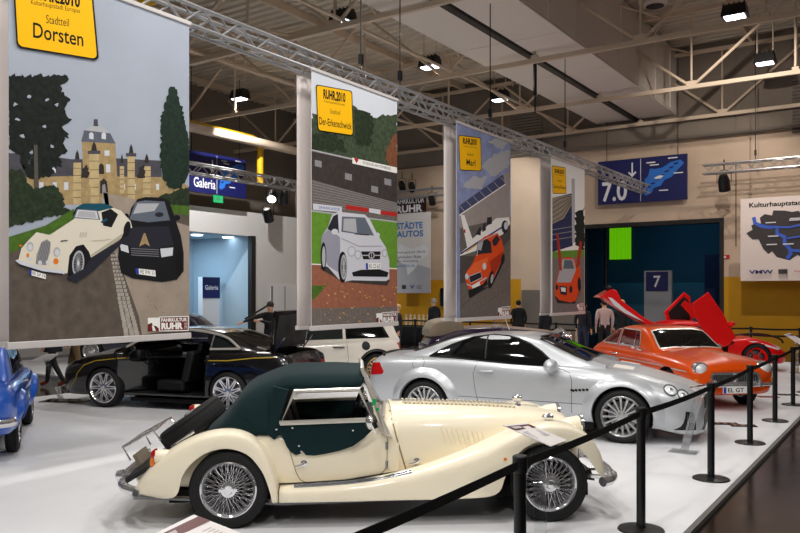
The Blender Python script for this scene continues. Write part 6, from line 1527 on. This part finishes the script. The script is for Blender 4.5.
b.ell(150, 140, 13, 11, K_sil); b.ell(313, 153, 9, 10, K_sil); b.ell(180, 275, 17, 60, K_blk); b.ell(184, 275, 12, 48, K_lgrey); b.ell(184, 275, 9, 38, K_blk2); b.ell(107, 235, 11, 55, K_blk); b.ell(108, 235, 7, 40, K_lgrey)
for k in range(8): a = PI * k / 8; b.line([(184 - 10 * math.cos(a), 275 - 42 * math.sin(a)), (184 + 10 * math.cos(a), 275 + 42 * math.sin(a))], 2, K_lgrey)
b.poly([(250, 215), (325, 215), (322, 245), (258, 245)], K_blk); b.line([(252, 230), (324, 230)], 4, K_lgrey); b.ell(290, 230, 12, 14, K_lgrey); b.ell(290, 230, 8, 10, K_blk); b.line([(290, 220), (290, 240)], 2.5, K_lgrey)
for x, y, r in ((214, 215, 16), (238, 228, 13), (340, 222, 11)): b.ell(x, y, r, r + 5, K_lgrey); b.ell(x, y, r - 4, r, K_pale)
b.poly([(215, 295), (250, 285), (320, 283), (355, 295), (350, 312), (220, 310)], K_blk); b.poly([(268, 260), (325, 260), (324, 282), (269, 283)], K_white); b.poly([(268, 260), (276, 260), (277, 283), (269, 283)], K_pblue); b.text('RE CS 63', [(280, 264), (322, 263), (321, 278), (280, 279)], K_ink)
b.line([(175, 165), (240, 195), (330, 195)], 3, K_sil2); b.logo(308, 448, 388, 492, -4)
b.T = (295, 60, 3.81)
b.sign([(77, 93), (216, 118), (221, 290), (85, 270)], 'Der-Erkenschwick', [(90, 217), (214, 240), (214, 266), (91, 246)], [(106, 110), (190, 126), (190, 163), (106, 148)], [(108, 152), (188, 166), (188, 178), (108, 164)], [(132, 187), (170, 193), (170, 210), (132, 204)])
b.done()
# ---- airfield banner
b = Print(yy(456.5), yy(510.5), zb_, zt_, 'printed_banner', 'banner with an orange car before a small white aeroplane, sign reading Marl', 3)
b.T = (440, 115, 4.85)
b.rect(70, 0, 350, 1100, K_csky)
for pts in ([(200, 250), (260, 190), (335, 170), (335, 250), (250, 300)], [(100, 350), (160, 300), (230, 300), (200, 360)], [(230, 130), (300, 110), (335, 130), (300, 170)]): b.poly(pts, K_lgrey, 6, 12)
b.poly([(90, 460), (305, 290), (335, 275), (335, 560), (90, 560)], K_hang); b.poly([(92, 440), (305, 288), (315, 335), (92, 485)], K_hangw)
for k in range(7): b.line([(95 + 33 * k, 440 - 23 * k), (120 + 33 * k, 468 - 23 * k)], 2.5, K_lgrey)
b.line([(92, 487), (318, 335)], 5, K_white); b.poly([(92, 520), (335, 430), (335, 480), (92, 560)], K_hang)
b.T = (440, 215, 4.637)
b.poly([(92, 60), (330, 10), (330, 540), (92, 540)], K_tar); b.poly([(92, 190), (200, 190), (330, 40), (330, 110), (160, 300), (92, 320)], K_tar2)
for q in ([(92, 300), (330, 130)], [(92, 430), (330, 230)], [(110, 485), (330, 330)]): b.line(q, 3, K_tar2)
b.poly([(95, 0), (112, 0), (150, 110), (230, 40), (260, 15), (320, 10), (325, 40), (290, 90), (250, 110), (170, 165), (92, 190), (95, 175), (125, 150)], K_white)
for q in ([(165, 90), (180, 60), (190, 55), (188, 95)], [(195, 80), (200, 40), (212, 35), (212, 70)], [(215, 50), (218, 12), (240, 8), (240, 40)]): b.poly(q, K_blk2)
b.line([(95, 180), (170, 130), (290, 55)], 7, K_nst); b.line([(120, 172), (180, 130), (240, 90)], 5, K_yst); b.poly([(108, 70), (116, 65), (118, 82), (110, 84)], K_adred); b.ell(300, 55, 16, 30, K_blk2); b.ell(305, 50, 9, 18, K_pale)
b.poly([(130, 350), (140, 385), (225, 335), (300, 210), (295, 180), (240, 330)], K_blk2)
b.poly([(117, 300), (120, 265), (150, 225), (165, 190), (175, 130), (205, 100), (265, 82), (285, 115), (296, 160), (292, 200), (265, 255), (240, 310), (215, 290), (200, 320), (150, 345), (130, 340)], K_or)
b.poly([(165, 185), (175, 128), (215, 110), (235, 125), (240, 175), (200, 180)], K_blk2); b.poly([(172, 160), (180, 130), (200, 122), (190, 165)], K_lgrey); b.poly([(240, 120), (262, 92), (278, 112), (262, 140), (248, 145)], K_blk2); b.line([(170, 190), (178, 128), (215, 108), (265, 84)], 3, K_pale)
b.poly([(120, 270), (160, 220), (225, 195), (215, 230), (190, 262), (135, 280)], mat('print_orange_light', (236, 100, 40), .7)); b.poly([(230, 215), (295, 165), (292, 200), (262, 255), (240, 300)], K_or2)
b.ell(235, 300, 12, 42, K_blk, .15); b.ell(240, 295, 6, 22, K_lgrey, .15); b.ell(291, 205, 8, 25, K_blk, .15)
b.poly([(132, 285), (188, 262), (195, 290), (140, 315)], K_blk2); b.line([(132, 285), (188, 263), (194, 290), (140, 316), (132, 285)], 3, K_pale); b.ell(123, 285, 8, 14, K_pale); b.ell(205, 238, 9, 16, K_pale); b.line([(122, 320), (145, 330), (215, 290)], 5, K_pale)
b.poly([(147, 330), (182, 308), (186, 325), (150, 348)], K_white); b.poly([(130, 350), (200, 320), (215, 300), (220, 320), (150, 375), (135, 385)], K_blk); b.logo(268, 428, 328, 478, -6)
b.T = (440, 115, 4.85)
b.sign([(88, 97), (197, 110), (201, 273), (95, 268)], 'Marl', [(127, 213), (170, 220), (170, 250), (127, 243)], [(110, 109), (176, 118), (176, 148), (110, 140)], [(113, 148), (176, 156), (176, 163), (113, 155)], [(130, 183), (160, 187), (160, 200), (130, 196)])
b.done()
# ---- grandstand banner
b = Print(yy(551), yy(584.5), zb_, zt_, 'printed_banner', 'smallest banner by the doorway, red car with raised doors, sign reading Castrop-Rauxel', 4)
b.T = (535, 150, 3.133)
b.rect(40, 0, 160, 600, K_white); b.poly([(54, 150), (118, 135), (118, 300), (54, 320)], K_wall4); b.poly([(54, 150), (115, 140), (118, 165), (90, 215), (54, 232)], K_roofb)
for k in range(5): b.line([(54, 225 - 14 * k), (85 - 2 * k, 208 - 14 * k), (116, 160 - 4 * k)], 2, K_standd)
b.poly([(114, 90), (124, 90), (126, 290), (116, 290)], K_lgrey); b.poly([(126, 200), (154, 180), (154, 320), (126, 300)], K_dkgreen, 4, 7); b.poly([(54, 318), (154, 312), (154, 345), (54, 345)], K_grass2); b.poly([(54, 338), (154, 335), (154, 540), (54, 540)], K_conc)
for y in (250, 265, 282): b.line([(54, y), (116, y - 10)], 2.5, K_grey)
b.poly([(62, 460), (70, 480), (125, 482), (145, 430), (140, 420)], K_blk2)
b.poly([(62, 455), (63, 420), (72, 390), (82, 345), (95, 335), (122, 338), (130, 360), (143, 372), (142, 430), (128, 472), (112, 478), (75, 470)], K_or); b.poly([(78, 375), (86, 342), (120, 342), (128, 375), (112, 415), (68, 415)], K_lgrey); b.poly([(88, 372), (92, 345), (116, 345), (122, 372)], K_glass)
b.poly([(66, 260), (72, 262), (82, 330), (84, 380), (76, 375)], K_or2); b.poly([(140, 285), (147, 288), (140, 360), (128, 372), (130, 345)], K_or2); b.poly([(76, 425), (100, 428), (99, 455), (80, 452)], K_blk2); b.poly([(80, 430), (96, 432), (95, 445), (82, 443)], K_white); b.ell(68, 430, 4, 9, K_blk2); b.ell(112, 437, 5, 12, K_blk2); b.ell(138, 420, 5, 22, K_blk); b.logo(131, 482, 153, 506, -2)
b.sign([(52, 48), (95, 55), (98, 137), (55, 137)], 'Castrop-Rauxel', [(57, 108), (96, 113), (96, 126), (57, 122)], [(61, 58), (90, 63), (90, 76), (61, 72)], [(62, 75), (89, 79), (89, 83), (62, 79)], [(70, 92), (84, 94), (84, 101), (70, 99)])
b.done()
# ---- reverse sides hanging on the other chord of the truss
for px0, px1, w in ((8.5, 189, 'castle'), (311.5, 397, 'sports ground'), (456.5, 510.5, 'airfield'), (551, 584.5, 'smallest')):
    t = thing('banner_reverse', 'white reverse of a second banner showing behind the left edge of the %s banner' % w, 'banner', (XB - .27, yy(px0), zb_))
    m = MB(); L = yy(px1) - yy(px0); H = zt_ - zb_; n = 24
    rows = [[Vector((.006 * math.sin(k * .9), L * k / n, H * j / 6)) for k in range(n + 1)] for j in range(7)]
    m.loft(rows, False, False); o = m.build('cloth', K_back, t); sd = o.modifiers.new('s', 'SOLIDIFY'); sd.thickness = .006
    for z, nm in ((-.02, 'bottom_bar'), (H + .015, 'top_bar')): m = MB(); m.box((0, L / 2, z), (.05, L + .04, .06)); m.build(nm, M_bar, t, bevel=.008)
# ================================================================= BARRIER POSTS
def stanchion(loc, label, group, nxt=None, double=False, H=.945):
    t = thing('barrier_post', label, 'barrier post', loc, 0, group)
    m = MB(); m.lathe([(0, .03), (.05, .028), (.12, .022), (.17, .012), (.175, .004), (.175, 0), (0, 0)], 32, 'z'); m.build('base', M_satin, t)
    m = MB(); m.lathe([(0, .02), (.034, .02), (.034, H - .09), (0, H - .09)], 20, 'z'); m.build('post', M_satin, t)
    m = MB(); m.lathe([(.0, H), (.036, H), (.041, H - .006), (.041, H - .085), (.036, H - .092), (0, H - .092)], 20, 'z'); m.build('belt_head', M_black, t)
    if nxt is not None:
        d = Vector(nxt) - Vector(loc); d.z = 0; L = d.length; u = d.normalized(); s = Vector((-u.y, u.x, 0)) * .0015
        for zz in ((H - .05, H - .22) if double else (H - .05,)):
            rings = []
            for i in range(13):
                f = i / 12; p = u * (.038 + (L - .076) * f) + Vector((0, 0, zz - .012 * math.sin(PI * f)))
                rings.append([p + Vector((0, 0, .024)) + s, p - Vector((0, 0, .024)) + s, p - Vector((0, 0, .024)) - s, p + Vector((0, 0, .024)) - s])
            m = MB(); m.loft(rings, True, True); m.build('belt', M_belt, t)
    return t
bp_ = [on_z(px, py) for px, py in ((641, 530), (711, 479), (750, 443), (775, 421), (793, 405))]
row = [Vector((-1.79, 1.75, 0)), Vector((-1.80, 3.84, 0))] + bp_ + [bp_[-1] + (bp_[-1] - bp_[-2])]
names = ['nearest, below the picture edge', 'in front of the cream roadster front wheel', 'in front of the silver coupe front wheel', 'beside the nose of the silver coupe', 'in front of the orange coupe grille', 'right of the orange coupe', 'near the red car nose', 'farthest of the row, past the right picture edge']
for i, p in enumerate(row):
    stanchion(p, 'black belt post along the stage edge, ' + names[i], 'barrier posts along the stage edge', row[i + 1] if i + 1 < len(row) else None)
YR = 21.9
xs = [on_y(px, 327, YR).x for px in (380, 415, 470, 513, 556, 610, 660, 706, 751, 800, 845)]
wh = ['behind the white hatchback', 'in front of the yellow wall', 'behind the airfield banner', 'by the man in the black suit', 'below the smallest banner', 'by the man in the pale shirt', 'behind the red rear lid', 'behind the red raised door', 'behind the red bonnet', 'at the right picture edge', 'past the right picture edge']
for i, x in enumerate(xs):
    stanchion((x, YR, 0), 'black belt post before the back wall, ' + wh[i], 'barrier posts before the back wall', (xs[i + 1], YR, 0) if i + 1 < len(xs) else None, True)

# ================================================================= INFORMATION STANDS
M_acryl = mat('clear_acrylic', (225, 230, 232), .08, 0, 0, .6, 1., ior=1.15, alpha=.5)
M_panelw = mat('placard_white', (226, 220, 218), .35); M_panelr = mat('placard_brown_header', (96, 44, 44), .4); M_panelt = mat('placard_grey_text', (186, 178, 176), .5)
def placard(label, c4, foot, dim=1.):
    """c4: four panel corners (header edge first), foot: base point"""
    o = Vector(foot); t = thing('information_stand', label, 'information stand', o)
    A, B, C_, D = [Vector(p) - o for p in c4]; n = (B - A).cross(D - A).normalized()
    if n.z < 0: n = -n
    m = MB(); m.add([A, B, C_, D] + [p - n * .008 for p in (A, B, C_, D)], [(0, 1, 2, 3), (7, 6, 5, 4), (0, 4, 5, 1), (1, 5, 6, 2), (2, 6, 7, 3), (3, 7, 4, 0)]); pn = m.build('panel', M_panelw, t)
    g = MB(); q = lambda a, b: A.lerp(B, b).lerp(D.lerp(C_, b), a) + n * .0015
    g.add([q(a, b) for a, b in ((.07, .0), (.25, .0), (.25, 1), (.07, 1))], [(0, 1, 2, 3)], M_panelr)
    g.add([q(a, b) + n * .001 for a, b in ((.1, .1), (.21, .1), (.2, .45), (.12, .5))], [(0, 1, 2, 3)], M_panelt)
    for k in range(6): g.add([q(a, b) for a, b in ((.36 + .055 * k, .12), (.385 + .055 * k, .12), (.385 + .055 * k, .86), (.36 + .055 * k, .86))], [(0, 1, 2, 3)], M_panelt)
    g.build('printing', None, pn, normals=False)
    top = (A + B + C_ + D) / 4 - n * .01; w = Vector((CT, ST, 0)) * .045
    m = MB(); f = w.cross(Vector((0, 0, 1))).normalized() * .006
    rings = []
    for k in range(7):
        p = Vector((0, 0, .012)).lerp(top, k / 6); rings.append([p - w - f, p + w - f, p + w + f, p - w + f])
    m.loft(rings, True, True); m.build('acrylic_leg', M_acryl, t)
    m = MB(); m.box((0, 0, .006), (.30, .22, .012)); m.build('base_plate', M_acryl, t)
def oz(px, py, z): return on_z(px, py, z)
placard('clear acrylic information stand by the front wheel of the cream roadster', [oz(503, 425, .84), oz(526, 423, .84), oz(567, 440, .70), oz(551, 446, .70)], on_z(541, 541))
placard('information stand at the bottom picture edge by the cream roadster rear wheel', [oz(139, 541, .80), oz(194, 514.5, .80), oz(262, 541, .72), oz(200, 570, .72)], oz(205, 690, 0))
placard('clear information stand before the nose of the silver coupe', [oz(688, 386, .86), oz(702, 384, .86), oz(716, 391, .78), oz(700, 394, .78)], on_z(684, 452))
placard('information stand before the black coupe, beside the blue saloon', [oz(30, 361, .72), oz(44, 354.5, .84), oz(59, 353.5, .84), oz(50, 360, .72)], on_z(62, 402))
placard('information stand before the red car at the right picture edge', [oz(784, 334.5, .92), oz(790, 333, .92), oz(812, 345, .78), oz(803, 346, .78)], on_z(797, 373))
# flat covers lying on the stage
for i, (px, py, w) in enumerate(((725, 424, 'left one of the pair by the orange coupe'), (743, 426, 'right one of the pair by the orange coupe'), (768, 397, 'reddish one right of the orange coupe'), (788, 395, 'farther right by the thin posts'), (66, 401, 'patterned one before the black coupe'))):
    m = MB(); m.box((0, 0, .006), (.34 if i < 4 else .75, .16 if i < 4 else .4, .012), M_tile if i != 2 else M_reddark)
    for k in range(3): m.box((-.1 + .1 * k, 0, .0135), (.05, .09, .003), M_beige if i < 4 else M_wallgrey)
    o = m.build('floor_plate', None, None, bevel=.003); o.location = on_z(px, py); o.rotation_euler = (0, 0, TH * .8)
    tag(o, 'small flat plate on the white floor, ' + w, 'floor plate', 'floor plates on the stage')

# ================================================================= PEOPLE
M_suit = mat('black_suit', (16, 16, 20), .8); M_coat = mat('dark_coat', (20, 22, 30), .85); M_jeans = mat('blue_jeans', (28, 36, 62), .8); M_shirt = mat('pale_pink_shirt', (196, 172, 166), .8); M_trous = mat('dark_trousers', (22, 22, 26), .8); M_khaki = mat('khaki_trousers', (104, 84, 54), .85); M_shoe = mat('black_shoes', (12, 12, 12), .5); M_shoeb = mat('russet_shoes', (120, 48, 26), .5)
M_hairg = mat('grey_hair', (150, 144, 138), .8); M_hairb = mat('dark_hair', (24, 18, 15), .7); M_hairf = mat('fair_hair', (180, 150, 104), .7)
def person(label, loc, face, H, top, legs, shoe, hair, pose=None, coat=0., extra=None):
    t = thing('person', label, 'person', loc, face); k = H / 1.75
    J = dict(pelvis=(0, 0, .95), spine=(0, 0, 1.13), chest=(0, 0, 1.33), neck=(0, .005, 1.48), chin=(0, .03, 1.56), crown=(0, .02, 1.67))
    for s, c in ((-1, 'r'), (1, 'l')):
        s = -s
        J.update({'sh' + c: (s * .185, 0, 1.41), 'el' + c: (s * .245, -.03, 1.14), 'wr' + c: (s * .235, .06, .90), 'ha' + c: (s * .23, .085, .82), 'hip' + c: (s * .1, 0, .89), 'kn' + c: (s * .11, .02, .50), 'an' + c: (s * .115, -.03, .09), 'to' + c: (s * .13, .13, .04)})
    if pose: J.update(pose)
    Rd = dict(pelvis=(.155, .12), spine=(.15, .11), chest=(.165, .12), neck=(.06, .06), chin=(.075, .085), crown=(.078, .092))
    for c in 'rl': Rd.update({'sh' + c: (.078,) * 2, 'el' + c: (.052,) * 2, 'wr' + c: (.034,) * 2, 'ha' + c: (.035, .026), 'hip' + c: (.1,) * 2, 'kn' + c: (.066,) * 2, 'an' + c: (.045,) * 2, 'to' + c: (.042, .035)})
    E = [('pelvis', 'spine'), ('spine', 'chest'), ('chest', 'neck'), ('neck', 'chin'), ('chin', 'crown')]
    for c in 'rl': E += [('chest', 'sh' + c), ('sh' + c, 'el' + c), ('el' + c, 'wr' + c), ('wr' + c, 'ha' + c), ('pelvis', 'hip' + c), ('hip' + c, 'kn' + c), ('kn' + c, 'an' + c), ('an' + c, 'to' + c)]
    for c in 'rl':
        h = Vector(J['ha' + c]); w = Vector(J['wr' + c]); d = (h - w).normalized(); sd = d.cross(Vector((1, 0, 0))); sd = sd.normalized() if sd.length > .1 else Vector((0, 1, 0))
        for i, (o, L) in enumerate(((-.027, .062), (-.009, .074), (.009, .07), (.026, .055))):
            a = 'f%d%s' % (i, c); b = a + 'b'; p1 = h + d * .03 + sd * o; p2 = p1 + d * L * .8 + Vector((0, .012, 0)); J[a] = tuple(p1); J[b] = tuple(p2); Rd[a] = (.0095,) * 2; Rd[b] = (.007,) * 2; E += [('ha' + c, a), (a, b)]
        a = 'th' + c; p1 = w + d * .025 + sd * .042; J[a] = tuple(p1); Rd[a] = (.011,) * 2; J[a + 'b'] = tuple(p1 + d * .045 + sd * .016); Rd[a + 'b'] = (.008,) * 2; E += [('wr' + c, a), (a, a + 'b')]
    nm = list(J); me = bpy.data.meshes.new('body'); me.from_pydata([tuple(v * k for v in J[n]) for n in nm], [(nm.index(a), nm.index(b)) for a, b in E], [])
    o = bpy.data.objects.new('body', me); COL.objects.link(o)
    md = o.modifiers.new('skin', 'SKIN'); md.use_smooth_shade = True; md.branch_smoothing = .4
    sv = me.skin_vertices[0].data
    for i, n in enumerate(nm): sv[i].radius = tuple(r * k for r in Rd[n]); sv[i].use_root = n == 'pelvis'
    o.modifiers.new('sub', 'SUBSURF').levels = 1
    bpy.context.view_layer.update(); m2 = bpy.data.meshes.new_from_object(o.evaluated_get(bpy.context.evaluated_depsgraph_get())); o.modifiers.clear(); o.data = m2
    ml = [top, legs, shoe, M_skin]
    for q in ml: m2.materials.append(q)
    def mi(n):
        if n in ('chin', 'crown') or n[:2] in ('ha', 'th') or n[0] == 'f': return 3
        if n[:2] in ('to',): return 2
        if n[:2] in ('an', 'kn') or n[:3] == 'hip' or n == 'pelvis': return 1
        return 0
    bones = []
    for a, b in E:
        ia, ib = mi(a), mi(b); i = ib if ib in (2, 3) else max(ia, ib) if 1 in (ia, ib) and 'spine' not in (a, b) else 0
        if a[:2] == 'wr' or a == 'neck': i = 3
        bones.append((Vector(J[a]) * k, Vector(J[b]) * k, i))
    for p in m2.polygons:
        c = p.center; best = 9
        for a, b, i in bones:
            ab = b - a; f = max(0, min(1, (c - a).dot(ab) / ab.length_squared)); d = (c - a - ab * f).length
            if d < best: best = d; p.material_index = i
        p.use_smooth = True
    o.parent = t
    cr = Vector(J['crown']) * k; ch = Vector(J['chin']) * k; upv = (cr - ch).normalized(); mid = ch.lerp(cr, .62)
    h = MB(); h.sphere(mid + upv * .028 * k + Vector((0, -.014, 0)), .098 * k, 14, 10, None, (.92, 1.08, 1.0)); h.build('hair', hair, t)
    f = MB(); f.sphere(mid + Vector((0, .115 * k, -.03)), .014, 8, 6, M_skin, (.8, 1.1, 1.3))
    for s in (-1, 1): f.sphere(mid + Vector((s * .035, .098 * k, -.005)), .009, 8, 6, M_ink); f.sphere(mid + Vector((s * .093 * k, .01, -.02)), .022, 8, 6, M_skin, (.4, .8, 1.2))
    f.box(mid + Vector((0, .1 * k, -.065)), (.045, .012, .008), M_reddark); f.build('face', M_skin, t)
    if coat:
        m = MB(); rings = []
        for z, rx, ry in ((1.36, .19, .125), (1.2, .185, .13), (1.02, .19, .14), (coat, .22, .17)): rings.append([Vector((rx * math.cos(a), ry * math.sin(a), z)) * k for a in (2 * PI * i / 18 for i in range(18))])
        m.loft(rings, True, False); m.build('coat', top, t)
    return t
def stand(px, d, ytop, faceang, label, top, legs, shoe, hair, **kw):
    p = at_depth(px, 293, d); H = HC - (ytop - HY) / FP * d + .04; p.z = -.04 if (p.y > 21.25 or p.x < -12.95) else 0
    return person(label, p, faceang, H if p.z < 0 else H - .04, top, legs, shoe, hair, **kw)
A0 = TH          # facing away from the camera
aimarm = dict(shl=(-.185, .02, 1.42), ell=(-.42, .14, 1.32), wrl=(-.62, .26, 1.24), hal=(-.69, .30, 1.21), elr=(.1, .22, 1.22), wrr=(-.16, .28, 1.28), har=(-.23, .29, 1.28))
walk = dict(knr=(.1, .12, .5), anr=(.1, .16, .1), tor=(.1, .31, .05), knl=(-.1, -.06, .49), anl=(-.1, -.26, .14), tol=(-.1, -.14, .05))
pr = stand(270.5, 18, 301, A0 + PI * .93, 'person in dark clothes stretching an arm to the left behind the black coupe', M_suit, M_trous, M_shoe, M_hairb, pose=dict(shr=(.185, .02, 1.42), elr=(.40, .14, 1.32), wrr=(.60, .26, 1.24), har=(.67, .30, 1.21), ell=(-.1, .22, 1.2), wrl=(.16, .28, 1.27), hal=(.23, .29, 1.27)))
st = tag(MB().tube([at_depth(245, 319, 17.7), at_depth(262, 309, 17.7), at_depth(270, 304, 17.75)], .022, 8).build('long_tube', M_satin), 'thin dark rod held up by the person with outstretched arm', 'rod')
stand(398, 21.3, 304, A0 + PI * .6, 'person in black suit with fair hair right of the sports ground banner', M_suit, M_trous, M_shoe, M_hairf)
stand(434, 25, 298, A0 + PI * .25, 'grey-haired person in a dark coat before the yellow wall', M_coat, M_trous, M_shoe, M_hairg, coat=.75)
stand(518.5, 24.9, 300, A0, 'person in black suit seen from behind, between the airfield and smallest banners', M_suit, M_trous, M_shoe, M_hairb, coat=.84)
stand(545, 22.6, 304, A0 + .6, 'person in a long dark coat half hidden by the smallest banner', M_coat, M_trous, M_shoe, M_hairf, coat=.6)
stand(583, 21.5, 301, A0 - .7, 'person in dark jacket and blue jeans right of the smallest banner', M_coat, M_jeans, M_shoe, M_hairb)
stand(604.5, 21.6, 299, A0, 'person in a pale pink shirt seen from behind at the doorway', M_shirt, M_trous, M_shoe, M_hairb)
stand(622, 21.9, 299.5, A0 - .4, 'person in dark suit with fair hair below the red raised lid', M_suit, M_trous, M_shoe, M_hairf)
crouch = dict(pelvis=(0, -.1, .52), spine=(0, .0, .66), chest=(0, .12, .82), neck=(0, .19, .94), chin=(0, .24, 1.0), crown=(0, .26, 1.11), shr=(.185, .13, .88), shl=(-.185, .13, .88), elr=(.26, .26, .70), wrr=(.27, .44, .62), har=(.27, .51, .60), ell=(-.26, .26, .7), wrl=(-.2, .42, .68), hal=(-.19, .49, .68), hipr=(.1, -.1, .48), hipl=(-.1, -.1, .48), knr=(.13, .26, .47), knl=(-.13, .26, .47), anr=(.12, .0, .09), anl=(-.12, .0, .09), tor=(.13, .16, .04), tol=(-.13, .16, .04))
p = at_depth(391, 293, 18.3); p.z = 0; person('person in dark clothes crouching behind the white hatchback with a bare hand out', p, A0 + PI - .5, 1.66, M_coat, M_trous, M_shoe, M_hairb, pose=crouch)
stand(53, 15.3, 300, A0 + PI * .5, 'person in black coat and russet shoes walking left beneath the castle banner', M_coat, M_trous, M_shoeb, M_hairb, pose=walk, coat=.72)
stand(76, 15.6, 299, A0 + PI * .55, 'person in khaki trousers walking left beneath the castle banner', M_coat, M_khaki, M_shoe, M_hairb, pose=walk)
# dark counter with pale objects before the yellow wall
t = on_y(404, 337, 24.2); q = on_y(430, 337, 24.2); m = MB(); m.box(((t.x + q.x) / 2, 24.2, .27), (q.x - t.x, .5, .62)); c = m.build('display_counter', M_satin, None, bevel=.02); tag(c, 'low dark counter before the yellow wall', 'counter')
for i in range(6):
    m = MB(); m.lathe([(0, 0), (.07, 0), (.065, .04), (.04, .12), (.06, .22), (.055, .3), (.03, .34), (.045, .40), (.03, .45), (0, .46)], 14, 'z')
    o = m.build('figurine', mat('pale_cream', (214, 196, 170), .5)); o.location = (t.x + (q.x - t.x) * (i + .5) / 6, 24.2, .58)
    tag(o, 'pale cream figurine in the row on the dark counter', 'figurine', 'figurines on the dark counter')
